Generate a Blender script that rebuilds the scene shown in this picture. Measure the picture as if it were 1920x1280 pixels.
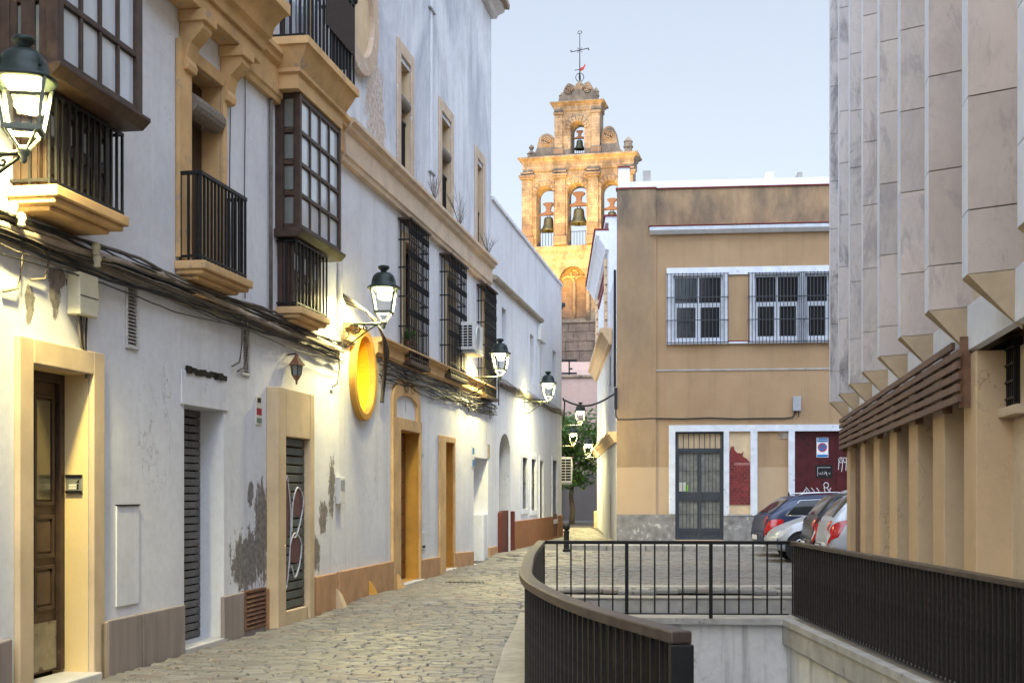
import bpy, bmesh, math, random
from mathutils import Vector, Matrix
R = math.radians
random.seed(7)
for o in list(bpy.data.objects): bpy.data.objects.remove(o)
scene = bpy.context.scene
COL = scene.collection
# ---------------------------------------------------------------- camera
FPX, CXP, HYP, EYE = 2450.0, 960.0, 925.0, 1.6      # focal length in photo pixels, principal column, horizon row, eye height
cam = bpy.data.cameras.new('camera'); camo = bpy.data.objects.new('camera', cam); COL.objects.link(camo)
camo.location = (0, 0, EYE); camo.rotation_euler = (R(90), 0, 0)
cam.sensor_width = 36; cam.lens = FPX/1920*36; cam.shift_y = (HYP-640)/1920
cam.clip_start = .1; cam.clip_end = 3000
scene.camera = camo
# ---------------------------------------------------------------- sky, sun, exposure
SUN_EL, SUN_AZ = R(52), R(185)                       # shadowless evening light: a very wide soft source high behind the camera
w = bpy.data.worlds.new('World'); scene.world = w; w.use_nodes = True
nt = w.node_tree; nt.nodes.clear()
sky = nt.nodes.new('ShaderNodeTexSky'); sky.sky_type = 'NISHITA'; sky.sun_disc = False
sky.sun_elevation = SUN_EL; sky.sun_rotation = SUN_AZ; sky.air_density = 1.; sky.dust_density = 1.6; sky.ozone_density = 2.5; sky.altitude = 50
bg = nt.nodes.new('ShaderNodeBackground'); bg.inputs[1].default_value = .097
wo = nt.nodes.new('ShaderNodeOutputWorld')
hs = nt.nodes.new('ShaderNodeHueSaturation'); hs.inputs['Saturation'].default_value = .74; hs.inputs['Value'].default_value = 1.
nt.links.new(sky.outputs[0], hs.inputs['Color']); gm = nt.nodes.new('ShaderNodeGamma'); gm.inputs[1].default_value = .5     # twilight: zenith and horizon closer in brightness than by day
nt.links.new(hs.outputs[0], gm.inputs[0]); nt.links.new(gm.outputs[0], bg.inputs[0]); nt.links.new(bg.outputs[0], wo.inputs[0])
sun = bpy.data.lights.new('sun', 'SUN'); sun.energy = 1.3; sun.angle = R(100); sun.color = (.64, .77, 1)
suno = bpy.data.objects.new('sun', sun); COL.objects.link(suno)
sd = Vector((math.sin(SUN_AZ)*math.cos(SUN_EL), math.cos(SUN_AZ)*math.cos(SUN_EL), math.sin(SUN_EL)))
suno.rotation_euler = sd.to_track_quat('Z', 'Y').to_euler()
vs = scene.view_settings; vs.view_transform = 'Standard'; vs.look = 'None'; vs.exposure = 2.25; vs.gamma = 1.0; vs.use_curve_mapping = False
LAMP_W = 54.0                                        # watts of every street lantern
LAMP_C = (1.0, .85, .36)

# ---------------------------------------------------------------- helpers
def lin(r, g, b):
    f = lambda c: (c/255/12.92) if c/255 <= .04045 else ((c/255+.055)/1.055)**2.4
    return (f(r), f(g), f(b))
class Fr:
    """A facade: origin P on the ground, r = direction to the right when facing it. Local: x right, y into the wall, z up."""
    def __init__(s, P, r):
        s.P = Vector((P[0], P[1], 0)); s.r = Vector((r[0], r[1], 0)).normalized()
        s.i = Vector((0, 0, 1)).cross(s.r); s.out = -s.i
        s.ang = math.atan2(s.r.y, s.r.x)
    def p(s, px, py, o=0):
        D = Vector(((px-CXP)/FPX, 1, (HYP-py)/FPX)); C = Vector((0, 0, EYE))
        k = (o-(C-s.P).dot(s.out))/D.dot(s.out); W = C+D*k
        return (W-s.P).dot(s.r), W.z
    def u(s, px, o=0): return s.p(px, HYP, o)[0]
    def z(s, px, py, o=0): return s.p(px, py, o)[1]
    def w(s, u, o, z): return s.P+s.r*u+s.out*o+Vector((0, 0, z))
    def pixd(s, u, o=0):
        W = s.w(u, o, 0); return W.y
class MB:
    """mesh collector; box/profile coordinates are (u, out, z) of a facade -> vertices (u, -out, z)"""
    def __init__(s): s.v = []; s.f = []
    def add(s, vs, fs):
        b = len(s.v); s.v += [tuple(v) for v in vs]; s.f += [tuple(b+i for i in f) for f in fs]; return s
    def box(s, u0, u1, o0, o1, z0, z1):
        if u1 < u0: u0, u1 = u1, u0
        if o1 < o0: o0, o1 = o1, o0
        if z1 < z0: z0, z1 = z1, z0
        a, b = -o1, -o0
        return s.add([(u0,a,z0),(u1,a,z0),(u1,b,z0),(u0,b,z0),(u0,a,z1),(u1,a,z1),(u1,b,z1),(u0,b,z1)],
                     [(0,3,2,1),(4,5,6,7),(0,1,5,4),(1,2,6,5),(2,3,7,6),(3,0,4,7)])
    def quad(s, *p):      # points (u,o,z)
        return s.add([(a,-b,c) for a,b,c in p], [tuple(range(len(p)))])
    def prof(s, pts, u0, u1, cap=True, mit0=0, mit1=0):
        """extrude an (o,z) outline along u; mit = how far the ends slant per metre out"""
        n = len(pts); vs = [(u0-mit0*o, -o, z) for o, z in pts]+[(u1+mit1*o, -o, z) for o, z in pts]
        fs = [(i, (i+1) % n, n+(i+1) % n, n+i) for i in range(n)]
        if cap: fs += [tuple(range(n))[::-1], tuple(range(n, 2*n))]
        return s.add(vs, fs)
    def poly(s, pts, o0, o1):
        """extrude a (u,z) outline between two out-distances"""
        n = len(pts); vs = [(u, -o1, z) for u, z in pts]+[(u, -o0, z) for u, z in pts]
        return s.add(vs, [(i, n+i, n+(i+1) % n, (i+1) % n) for i in range(n)]+[tuple(range(n)), tuple(range(n, 2*n))[::-1]])
    def ring(s, A, B, o0, o1):
        """flat ring between outline A (outer) and B (inner), equal counts, (u,z), raised from o0 to o1"""
        n = len(A); vs = []
        for P, o in ((A, o1), (B, o1), (A, o0), (B, o0)): vs += [(u, -o, z) for u, z in P]
        fs = []
        for i in range(n):
            j = (i+1) % n
            fs += [(i, j, n+j, n+i), (i, 2*n+i, 2*n+j, j), (n+i, n+j, 3*n+j, 3*n+i)]
        return s.add(vs, fs)
    def tube(s, pts, r, seg=6, taper=None, close=False):
        pts = [Vector(p) for p in pts]; n = len(pts); vs = []; fs = []
        for i, p in enumerate(pts):
            t = (pts[min(i+1, n-1)]-pts[max(i-1, 0)]); t = t.normalized() if t.length > 1e-9 else Vector((0, 0, 1))
            a = t.cross(Vector((0, 0, 1)) if abs(t.z) < .9 else Vector((1, 0, 0))).normalized(); b = t.cross(a)
            rr = r if taper is None else r+(taper-r)*i/(n-1)
            for k in range(seg):
                th = 2*math.pi*k/seg+math.pi/seg; vs.append(p+a*math.cos(th)*rr+b*math.sin(th)*rr)
        for i in range(n-1):
            for k in range(seg):
                j = (k+1) % seg; fs.append((i*seg+k, i*seg+j, (i+1)*seg+j, (i+1)*seg+k))
        fs += [tuple(range(seg))[::-1], tuple((n-1)*seg+k for k in range(seg))]
        return s.add(vs, fs)
    def lathe(s, prof, c=(0, 0, 0), seg=16, sq=0, ax='z'):
        """revolve (r,z); sq squares the section"""
        vs = []; fs = []; n = len(prof)
        for r, z in prof:
            for k in range(seg):
                th = 2*math.pi*(k+.5)/seg; q = 1
                if sq: q = 1/max(abs(math.cos(th)), abs(math.sin(th)))*sq+(1-sq)
                x, y = r*q*math.cos(th), r*q*math.sin(th)
                vs.append((c[0]+x, c[1]+y, c[2]+z) if ax == 'z' else ((c[0]+x, c[1]+z, c[2]+y) if ax == 'y' else (c[0]+z, c[1]+x, c[2]+y)))
        for i in range(n-1):
            for k in range(seg):
                j = (k+1) % seg; fs.append((i*seg+k, i*seg+j, (i+1)*seg+j, (i+1)*seg+k))
        fs += [tuple(range(seg))[::-1], tuple((n-1)*seg+k for k in range(seg))]
        return s.add(vs, fs)
    def build(s, name, mat, parent=None, bev=0, smooth=False, loc=None, kind=None, sub=0, fix=True):
        me = bpy.data.meshes.new(name); me.from_pydata(s.v, [], s.f)
        if fix:
            bm = bmesh.new(); bm.from_mesh(me); bmesh.ops.recalc_face_normals(bm, faces=bm.faces); bm.to_mesh(me); bm.free()
        if mat: me.materials.append(mat)
        if smooth:
            for p in me.polygons: p.use_smooth = True
        o = bpy.data.objects.new(name, me); COL.objects.link(o)
        if parent: o.parent = parent
        if loc: o.location = loc
        if bev:
            m = o.modifiers.new('bevel', 'BEVEL'); m.width = bev; m.segments = 2; m.limit_method = 'ANGLE'; m.angle_limit = R(40); m.use_clamp_overlap = True
        if sub:
            m = o.modifiers.new('sub', 'SUBSURF'); m.levels = m.render_levels = sub
        if kind: o['kind'] = kind
        return o
def tag(o, label, cat, group=None):
    o['label'] = label; o['category'] = cat
    if group: o['group'] = group
    return o
def thing(name, label, cat, loc=(0, 0, 0), rz=0, group=None):
    o = bpy.data.objects.new(name, None); o.empty_display_size = .2; COL.objects.link(o)
    o.location = loc; o.rotation_euler = (0, 0, rz); return tag(o, label, cat, group)
def fthing(fr, name, label, cat, group=None, u=0, o=0, z=0):
    W = fr.w(u, o, z); return thing(name, label, cat, W, fr.ang, group)
def copy_part(src, parent, loc=None):
    c = src.copy(); COL.objects.link(c); c.parent = parent
    if loc is not None: c.location = loc
    return c
def ellipse(cu, cz, ru, rz, n=40): return [(cu+ru*math.cos(2*math.pi*i/n), cz+rz*math.sin(2*math.pi*i/n)) for i in range(n)]

# ---------------------------------------------------------------- materials
class NT:
    def __init__(s, name):
        s.m = bpy.data.materials.new(name); s.m.use_nodes = True; s.t = s.m.node_tree; s.t.nodes.clear()
        s.out = s.t.nodes.new('ShaderNodeOutputMaterial'); s.b = s.t.nodes.new('ShaderNodeBsdfPrincipled')
        s.t.links.new(s.b.outputs[0], s.out.inputs[0])
        tc = s.t.nodes.new('ShaderNodeTexCoord'); s.obj = tc.outputs['Object']
    def set(s, sock, v):
        if hasattr(v, 'is_output') or isinstance(v, bpy.types.NodeSocket): s.t.links.new(v, sock)
        elif isinstance(v, (tuple, list)) and len(v) == 3 and sock.type == 'RGBA': sock.default_value = (*v, 1)
        else: sock.default_value = v
    def P(s, **k):
        for n, v in k.items(): s.set(s.b.inputs[n.replace('_', ' ')], v)
    def map(s, scale=(1, 1, 1), loc=(0, 0, 0), rot=(0, 0, 0), v=None):
        n = s.t.nodes.new('ShaderNodeMapping'); s.set(n.inputs[0], v or s.obj)
        n.inputs[1].default_value = loc; n.inputs[2].default_value = rot; n.inputs[3].default_value = scale; return n.outputs[0]
    def noise(s, scale=1, detail=4, rough=.55, v=None, dist=0):
        n = s.t.nodes.new('ShaderNodeTexNoise'); s.set(n.inputs['Vector'], v or s.obj); n.inputs['Scale'].default_value = scale
        n.inputs['Detail'].default_value = detail; n.inputs['Roughness'].default_value = rough; n.inputs['Distortion'].default_value = dist
        return n.outputs[0]
    def ramp(s, f, a=0., b=1., c0=(0, 0, 0), c1=(1, 1, 1)):
        if a < 0 or b > 1: f = s.math('DIVIDE', s.math('SUBTRACT', f, a), b-a, True); a, b = 0., 1.
        n = s.t.nodes.new('ShaderNodeValToRGB'); s.set(n.inputs[0], f); e = n.color_ramp.elements
        e[0].position = a; e[1].position = b; e[0].color = (*c0, 1); e[1].color = (*c1, 1); return n.outputs[0]
    def mix(s, f, a, b, mode='MIX'):
        n = s.t.nodes.new('ShaderNodeMix'); n.data_type = 'RGBA'; n.blend_type = mode
        s.set(n.inputs[0], f); s.set(n.inputs[6], a); s.set(n.inputs[7], b); return n.outputs[2]
    def math(s, op, a, b=0., clamp=False):
        n = s.t.nodes.new('ShaderNodeMath'); n.operation = op; n.use_clamp = clamp; s.set(n.inputs[0], a); s.set(n.inputs[1], b); return n.outputs[0]
    def vmath(s, op, a, b):
        n = s.t.nodes.new('ShaderNodeVectorMath'); n.operation = op; s.set(n.inputs[0], a); s.set(n.inputs[1], b)
        return n.outputs['Value'] if op in ('LENGTH', 'DISTANCE', 'DOT_PRODUCT') else n.outputs[0]
    def sep(s, v=None):
        n = s.t.nodes.new('ShaderNodeSeparateXYZ'); s.set(n.inputs[0], v or s.obj); return n.outputs
    def bump(s, h, strength=.3, dist=.01, nrm=None):
        n = s.t.nodes.new('ShaderNodeBump'); s.set(n.inputs['Height'], h); n.inputs['Strength'].default_value = strength; n.inputs['Distance'].default_value = dist
        if nrm is not None: s.set(n.inputs['Normal'], nrm)
        return n.outputs[0]
    def rnd(s):
        return s.t.nodes.new('ShaderNodeObjectInfo').outputs['Random']
def mat(name, col, rough=.6, var=.15, vs=6., bump=.2, bs=40., bd=.004, metal=0., spec=.3, rand=0., wear=None, wearat=.62, wears=5.):
    """plain painted / stone / metal surface: colour with uneven tone, fine relief, optional worn patches"""
    n = NT(name); a = n.noise(vs, 5, .6)
    c = n.mix(n.ramp(a, .3, .7), tuple(x*(1-var) for x in col), tuple(min(1, x*(1+var)) for x in col))
    if rand:
        h = n.t.nodes.new('ShaderNodeHueSaturation'); n.set(h.inputs['Color'], c)
        n.set(h.inputs['Value'], n.math('ADD', n.math('MULTIPLY', n.rnd(), 2*rand), 1-rand)); c = h.outputs[0]
    if wear: c = n.mix(n.ramp(n.noise(wears, 8, .7), wearat, wearat+.05), c, wear)
    n.P(Base_Color=c, Roughness=rough, Metallic=metal); n.b.inputs['Specular IOR Level'].default_value = spec
    if bump: n.P(Normal=n.bump(n.noise(bs, 4, .6), bump, bd))
    return n.m
def plaster(name, col, stain=(.30, .28, .26), st=.5, patches=(), pcol=(.22, .20, .185), grime=0., zbase=None, peel=None, mould=0., scale=1., painted=()):
    """lime-washed wall: tonal clouds, rain streaks, mould, chipped patches with their own outline (u,z,ru,rz)"""
    n = NT(name)
    c = n.mix(n.ramp(n.noise(.8*scale, 8, .65), .3, .72), tuple(x*.86 for x in col), tuple(min(.9, x*1.04) for x in col))
    c = n.mix(n.math('MULTIPLY', n.ramp(n.noise(9, 6, .75), .45, .75), .2), c, stain)
    ck = n.math('ABSOLUTE', n.math('SUBTRACT', n.noise(1.1, 5, .6, n.map((1, 1, .7), (7, 3, 2))), .5)); c = n.mix(n.math('MULTIPLY', n.ramp(ck, .0015, .004, (1, 1, 1), (0, 0, 0)), n.math('MULTIPLY', n.ramp(n.noise(.5, 2), .5, .6), .5)), c, tuple(x*.5 for x in stain))
    sk = n.noise(1, 5, .65, n.map((2.6, 2.6, .16)))
    c = n.mix(n.math('MULTIPLY', n.ramp(sk, .52, .80), st), c, stain)
    if mould:
        mk = n.math('MULTIPLY', n.ramp(n.noise(1, 7, .68, n.map((.55, .55, .28), (3, 0, 1), (0, R(25), 0)), .6), .42, .66), n.ramp(n.sep()[2], 5.5, 8.5) if False else 1.)
        c = n.mix(n.math('MULTIPLY', mk, mould), c, (.27, .30, .36))
    hh = n.noise(3.5, 3, .5); h2 = n.noise(38, 4, .65)
    H = n.math('ADD', n.math('MULTIPLY', hh, 1.), n.math('MULTIPLY', h2, .12))
    if peel:      # scattered flaking that shows the coat below
        pm = n.ramp(n.noise(peel[1], 9, .72, n.map((1.6, 1, .8))), peel[0], peel[0]+.03)
        c = n.mix(pm, c, peel[2]); H = n.math('SUBTRACT', H, n.math('MULTIPLY', pm, .08))
    if zbase is not None:   # splash dirt along the foot of the wall
        z = n.sep()[2]
        f = n.math('MULTIPLY', n.ramp(n.math('ADD', n.math('MULTIPLY', z, -.9), n.math('ADD', n.math('MULTIPLY', n.noise(3, 6, .65), .9), zbase)), .45, .9), .55)
        c = n.mix(f, c, stain)
    for (ru0, rz0, a, b, pc) in painted:     # repainted rectangles, slightly wobbly edge
        X = n.sep(); wob = n.math('MULTIPLY', n.math('SUBTRACT', n.noise(5, 2), .5), .08)
        fx = n.math('LESS_THAN', n.math('ABSOLUTE', n.math('SUBTRACT', X[0], ru0)), n.math('ADD', wob, a))
        fz = n.math('LESS_THAN', n.math('ABSOLUTE', n.math('SUBTRACT', X[2], rz0)), n.math('ADD', wob, b))
        c = n.mix(n.math('MULTIPLY', fx, fz), c, pc)
    if patches:
        nz = n.math('MULTIPLY', n.math('SUBTRACT', n.noise(5, 9, .75, n.map((1.3, 1, .8))), .5), 3.0); tot = None
        for (pu, pz, ru, rz) in patches:
            v = n.vmath('MULTIPLY', n.vmath('SUBTRACT', n.obj, (pu, 0, pz)), (1/ru, 0, 1/rz))
            d = n.math('ADD', n.vmath('LENGTH', v, (0, 0, 0)), nz); k = n.ramp(d, .84, .99, (1, 1, 1), (0, 0, 0))
            tot = k if tot is None else n.math('MAXIMUM', tot, k)
        c = n.mix(tot, c, n.mix(n.ramp(n.noise(14, 5, .7), .35, .65), tuple(x*.7 for x in pcol), tuple(x*1.5 for x in pcol)))
        H = n.math('SUBTRACT', H, n.math('MULTIPLY', tot, .5))
    n.P(Base_Color=c, Roughness=.88, Normal=n.bump(H, .35, .022)); n.b.inputs['Specular IOR Level'].default_value = .2
    return n.m
def glass(name, col, rough=.06):
    n = NT(name); c = n.mix(n.ramp(n.noise(2.2, 3, .5, n.map((1, 1, .4))), .35, .65), tuple(x*.75 for x in col), col)
    n.P(Base_Color=c, Roughness=n.math('ADD', n.math('MULTIPLY', n.noise(8, 4), .08), rough)); n.b.inputs['Specular IOR Level'].default_value = .8
    n.P(Normal=n.bump(n.noise(1.7, 2), .06, .05)); return n.m
def emit(name, col, s):
    n = NT(name); n.P(Base_Color=(.8, .8, .8), Emission_Color=col, Emission_Strength=s); return n.m
# ================================================================ frames of the place
L = Fr((-5.478, 0), (.165, 1))               # the long left-hand house front
BE = Fr((2.95, 36.5), (1, -.108))            # beige house closing the small square
FN = Fr((2.1, 0), (-.168, -1))               # marble-finned building on the right
CH = Fr((3.45, 53), (-.031, -1))             # white ornate house on the right of the alley
TW = Fr((3.98, 75), (math.cos(R(13)), -math.sin(R(13))))   # bell gable
M = {}
def white(nm, **k): return plaster(nm, (.775, .787, .825), **k)
OC = lin(222, 166, 92)
M['ochre'] = mat('ochre_paint', (.62, .40, .19), .9, .2, 2.2, .25, 30, .006, wear=(.40, .31, .23), wearat=.60, wears=4)
M['ochre_deep'] = mat('deep_ochre_paint', (.60, .32, .065), .9, .18, 2.5, .25, 30, .006)
M['yellow'] = mat('yellow_niche_paint', (.80, .44, .02), .75, .08, 3, .2, 30, .005)
M['cream'] = mat('cream_paint', (.62, .475, .30), .9, .16, 2, .25, 30, .006, wear=(.55, .45, .36), wearat=.66, wears=2.5)
M['tan_plinth'] = mat('tan_plinth', (.50, .29, .15), .85, .16, 4, .3, 26, .008, wear=(.42, .33, .26), wearat=.6, wears=4)
M['stone_plinth'] = None
def plinthmat():
    n = NT('marble_plinth'); s = n.noise(1, 6, .7, n.map((9, 9, .7)))
    c = n.mix(n.ramp(s, .3, .75), (.36, .30, .27), (.20, .165, .15)); c = n.mix(n.ramp(n.noise(2, 5), .55, .8), c, (.40, .36, .33))
    n.P(Base_Color=c, Roughness=.55, Normal=n.bump(n.noise(60, 3), .1, .003)); return n.m
M['stone_plinth'] = plinthmat()
M['reveal_white'] = white('white_reveal', st=.25)
M['reveal_cream'] = mat('cream_reveal', (.74, .56, .28), .85, .06, 2, .3, 22, .008, wear=(.72, .66, .55), wearat=.7)
M['step'] = mat('marble_step', (.58, .56, .53), .5, .12, 4, .1)
M['wood'] = mat('dark_wood', (.060, .036, .024), .5, .35, 7, .4, 60, .004, wear=(.17, .125, .095), wearat=.66, wears=14)
M['wood_paint'] = mat('brown_door_paint', (.095, .058, .035), .45, .25, 5, .3, 50, .003, wear=(.16, .12, .08), wearat=.68)
M['wood_warm'] = mat('warm_wood_door', (.20, .085, .032), .5, .25, 6, .3, 50, .003)
M['kick'] = mat('worn_kick_plate', (.27, .23, .15), .6, .25, 8, .2, wear=(.10, .06, .03), wearat=.56)
M['doorglass'] = glass('door_glass', (.12, .10, .05), .12)
M['pane'] = glass('sky_tinted_pane', (.58, .63, .68), .05)  # sky reflection and pale curtains behind are put into the base colour
M['pane_side'] = glass('side_window_pane', (.20, .21, .19), .08)
M['pane_dark'] = glass('dark_pane', (.022, .022, .022), .05); M['pane_dark'].node_tree.nodes['Principled BSDF'].inputs['Specular IOR Level'].default_value = .35
M['curtain'] = mat('curtain_cloth', (.48, .38, .30), .9, .1, 3, 0)
M['iron'] = mat('black_iron', (.016, .015, .015), .5, .3, 20, .2, 90, .002, metal=.2)
M['iron_rust'] = mat('rusty_railing_iron', (.009, .008, .007), .42, .35, 12, .3, 80, .003, metal=.2, wear=(.09, .035, .015), wearat=.68, wears=9)
M['handrail'] = mat('worn_handrail', (.075, .055, .043), .40, .35, 8, .3, 60, .003, metal=.35, wear=(.24, .09, .035), wearat=.66, wears=5)
M['lamp_green'] = mat('lantern_green_paint', (.020, .030, .025), .42, .25, 15, .15, 60, .002, metal=.2)
M['iron_lamp'] = mat('lantern_bracket_iron', (.03, .035, .03), .45, .25, 15, .15, 60, .002, metal=.3)
M['shutter'] = mat('grey_roller_shutter', (.15, .14, .13), .5, .3, 5, .2, 50, .003, metal=.35, wear=(.14, .06, .03), wearat=.68, wears=9)
M['shutter_green'] = mat('grey_green_roller_shutter', (.115, .13, .115), .5, .3, 6, .2, 50, .003, metal=.3)
M['vent_brown'] = mat('rusty_vent', (.20, .10, .055), .6, .3, 9, .3, 60, .003, metal=.2)
M['vent_white'] = mat('painted_vent', (.58, .55, .52), .7, .12, 9, .2)
M['void'] = mat('dark_interior', (.012, .011, .010), .9, .1, 3, 0)
M['box_cream'] = mat('cream_plastic_box', (.66, .63, .47), .5, .06, 6, .05)
M['box_grey'] = mat('grey_metal_box', (.34, .36, .38), .5, .1, 9, .08, metal=.2)
M['box_white'] = mat('white_plastic', (.68, .68, .66), .5, .06, 6, .05)
M['cable'] = mat('black_cable', (.022, .021, .02), .55, .2, 20, 0)
M['cable_grey'] = mat('weathered_cable', (.17, .145, .12), .75, .3, 9, .2)
M['conduit'] = mat('dusty_conduit', (.34, .285, .22), .8, .25, 5, .3, 30, .006)
M['pipe'] = mat('painted_drainpipe', (.55, .52, .48), .6, .15, 6, .2)
M['blind'] = mat('rolled_reed_blind', (.22, .19, .16), .8, .45, 55, .5, 80, .01)
M['mesh_mat'] = mat('woven_esparto_mat', (.050, .036, .030), .9, .6, 60, .6, 70, .02)
M['aluminium'] = mat('brushed_plate', (.34, .34, .28), .4, .1, 20, .05, metal=.5)
M['paper'] = mat('paper_label', (.70, .68, .55), .7, .04, 9, 0)
M['red_print'] = mat('red_print', (.42, .03, .04), .6, .1, 9, 0)
M['blue_print'] = mat('blue_print', (.015, .17, .42), .5, .1, 9, 0)
M['green_print'] = mat('green_grey_print', (.20, .26, .20), .6, .3, 30, 0)
M['white_print'] = mat('white_sign_paint', (.75, .76, .78), .5, .05, 9, 0)
M['graffiti'] = mat('white_spray_paint', (.62, .61, .63), .7, .15, 20, 0)
M['graffiti_red'] = mat('wine_spray_paint', (.13, .060, .062), .6, .25, 12, 0)
M['leaf'] = None

# ---------------------------------------------------------------- ground heights
CP = [(-2.6, 17.4, 0), (-1.2, 17.4, .0), (0.1, 17.6, .03), (0, 18.6, .10), (1, 18, .31), (2.5, 18, .31), (4.5, 18, .28), (-1.9, 21.7, .04), (-.8, 28.3, .09),
      (0, 33.3, .17), (1.5, 43, .18), (1.2, 29.5, .28), (1.5, 24, .28), (3, 24, .2), (5.4, 26, .13), (5.7, 29, .11), (8, 30, .13), (8, 24, .13),
      (3, 33.5, .12), (8, 33.5, .12), (2.3, 40, .2), (2.4, 50, .25), (2.4, 60, .3), (-1.2, 24, .07), (20, 30, .1), (20, 18, .2)]
def gz(X, d):
    if d < 17.4: return 0.
    sw = sz = 0
    for x, y, z in CP:
        q = 1/(((X-x)**2+(d-y)**2)**1.5+1e-4); sw += q; sz += q*z
    return sz/sw*min(1, (d-17.3)/.3 if X < .3 else 1)
RAIL = [(1.3, 4.2), (.74, 5.7), (.40, 7.06), (.19, 8.5), (.11, 9.7), (.13, 11.1), (.20, 13.4), (.38, 16.75)]
def railX(d):
    if d <= RAIL[0][1]: return RAIL[0][0]
    for (x0, d0), (x1, d1) in zip(RAIL, RAIL[1:]):
        if d <= d1:
            t = (d-d0)/(d1-d0); return x0+(x1-x0)*t
    return RAIL[-1][0]
def wallX(d): return -5.478+.165*d

def soilmat():
    n = NT('sett_joint_soil'); n.P(Base_Color=n.mix(n.noise(12, 5), (.07, .062, .052), (.12, .108, .09)), Roughness=.95, Normal=n.bump(n.noise(60, 4), .5, .01)); return n.m
def settmat():
    n = NT('stone_sett'); g = n.t.nodes.new('ShaderNodeNewGeometry').outputs['Random Per Island']
    r = n.math('FRACT', n.math('ADD', g, n.rnd()))
    wp = n.t.nodes.new('ShaderNodeNewGeometry').outputs['Position']
    c = n.mix(r, (.160, .150, .134), (.272, .258, .230)); c = n.mix(n.math('MULTIPLY', n.ramp(n.math('FRACT', n.math('MULTIPLY', r, 7.3)), .82, .9), .6), c, (.25, .18, .14))
    c = n.mix(n.ramp(n.noise(3, 6, .65, wp), .35, .75), c, n.mix(.5, c, (.13, .115, .095)))
    c = n.mix(n.math('MULTIPLY', n.ramp(n.noise(45, 4, .7, wp), .5, .75), .35), c, (.12, .10, .085))
    n.P(Base_Color=c, Roughness=n.math('ADD', n.math('MULTIPLY', n.noise(20, 4, .6, wp), .3), .34), Normal=n.bump(n.noise(55, 5, .65, wp), .45, .006)); n.b.inputs['Specular IOR Level'].default_value = .45
    return n.m
M['soil'] = soilmat(); M['sett'] = settmat()
M['kerb'] = mat('granite_kerb', (.34, .315, .275), .7, .2, 8, .3, 70, .004, rand=.12, wear=(.16, .14, .12), wearat=.64)
M['concrete'] = mat('weathered_concrete', (.36, .34, .31), .85, .2, 3, .35, 30, .006, wear=(.20, .18, .16), wearat=.6, wears=4)

def sheet(name, rows, m, kind='structure'):
    b = MB(); n = len(rows[0])
    for r in rows: b.v += r
    for i in range(len(rows)-1):
        for j in range(n-1): b.f.append((i*n+j, i*n+j+1, (i+1)*n+j+1, (i+1)*n+j))
    o = b.build(name, m, None, smooth=True, fix=False); o['kind'] = kind; return o
rows = []
d = -8.
while d < 17.41:
    a, b_ = wallX(d)-.4, (railX(d) if d >= 4.2 else 4.5)
    rows.append([(a+(b_-a)*t/10, d, -.035) for t in range(11)]); d += .35 if d > 4 else 1.5
street = sheet('street', rows, M['soil'])
rows = []
d = 17.4
while d < 66:
    a = wallX(min(d, 43.5))-.4
    xs = [a+(2.2-a)*t/12 for t in range(13)]+[2.2+(22-2.2)*t/12 for t in range(1, 13)]
    rows.append([(x, d, gz(x, d)-.035-(.28 if (.3 < x and d < 17.85) else 0)) for x in xs]); d += .45
square = sheet('square', rows, M['soil'])
g = MB()
for (x0, x1, y0, y1) in ((-300, -14, -80, 500), (24, 300, -80, 500), (-14, 24, -80, -8), (-14, 24, 66, 500)): g.add([(x0, y0, -.2), (x1, y0, -.2), (x1, y1, -.2), (x0, y1, -.2)], [(0, 1, 2, 3)])
g.build('ground', M['concrete'], None, kind='structure')
# stone setts: rows across the street
def settverts(w, l, h, rng):
    j = lambda a: rng.uniform(-a, a)
    hx, hy = w/2, l/2; c = .008
    B = [(-hx, -hy), (hx, -hy), (hx, hy), (-hx, hy)]
    B = [(x+j(.006), y+j(.006)) for x, y in B]
    t = [j(.005) for _ in B]
    v = [(x, y, -.05) for x, y in B]+[(x, y, -.014+k) for (x, y), k in zip(B, t)]+[(x*(1-c/hx*rng.uniform(.8, 1.8)), y*(1-c/hy*rng.uniform(.8, 1.5)), k+h) for (x, y), k in zip(B, t)]
    v.append((j(.01), j(.01), h+.006))
    f = []
    for k in range(4):
        q = (k+1) % 4; f += [(k, q, 4+q, 4+k), (4+k, 4+q, 8+q, 8+k), (8+k, 8+q, 12)]
    return v, f
rng = random.Random(3)
stones = []
d = 10.4
while d < 52:
    l = rng.uniform(.065, .105)*(1 if d < 27 else 1.5)
    x0 = (wallX(d)+.03) if d < 43.5 else 1.2
    x1 = (railX(d)-.31) if d < 17.35 else (9.5 if d < 33.6 else 3.1)
    if 17.35 <= d < 18.15: x1 = .25
    X = x0+rng.uniform(0, .1)
    while X < x1-.05:
        w_ = rng.uniform(.15, .33)*(1 if d < 27 else 1.5); w_ = min(w_, x1-X+.02)
        xm = X+w_/2; yy = d+l/2+(.05*math.sin(xm*2.1+d*.4))-.10*(xm-x0)
        if not (d < 17.35 and xm > railX(yy)-.32): stones.append((xm, yy, w_-.010, l-.008, rng.uniform(-.02, .02)))
        X += w_
    d += l
def sarea(s):
    x, y, w_, l, _ = s; px = CXP+FPX*x/y; py = HYP+FPX*(EYE-gz(x, y))/y
    if not (10 < px < 1910 and py < 1272): return 0
    if px > 1000 and y < 17.3: return 0
    return w_*l/y**3
stones.sort(key=lambda s: -sarea(s))
pool = []
for k in range(14):
    v, f = settverts(1, 1, .0, random.Random(k)); v, f = settverts(.2, .1, .004, random.Random(k+50)); b = MB(); b.add(v, f)
    me = bpy.data.meshes.new('sett'); me.from_pydata(b.v, [], b.f); me.materials.append(M['sett']); pool.append(me)
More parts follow.
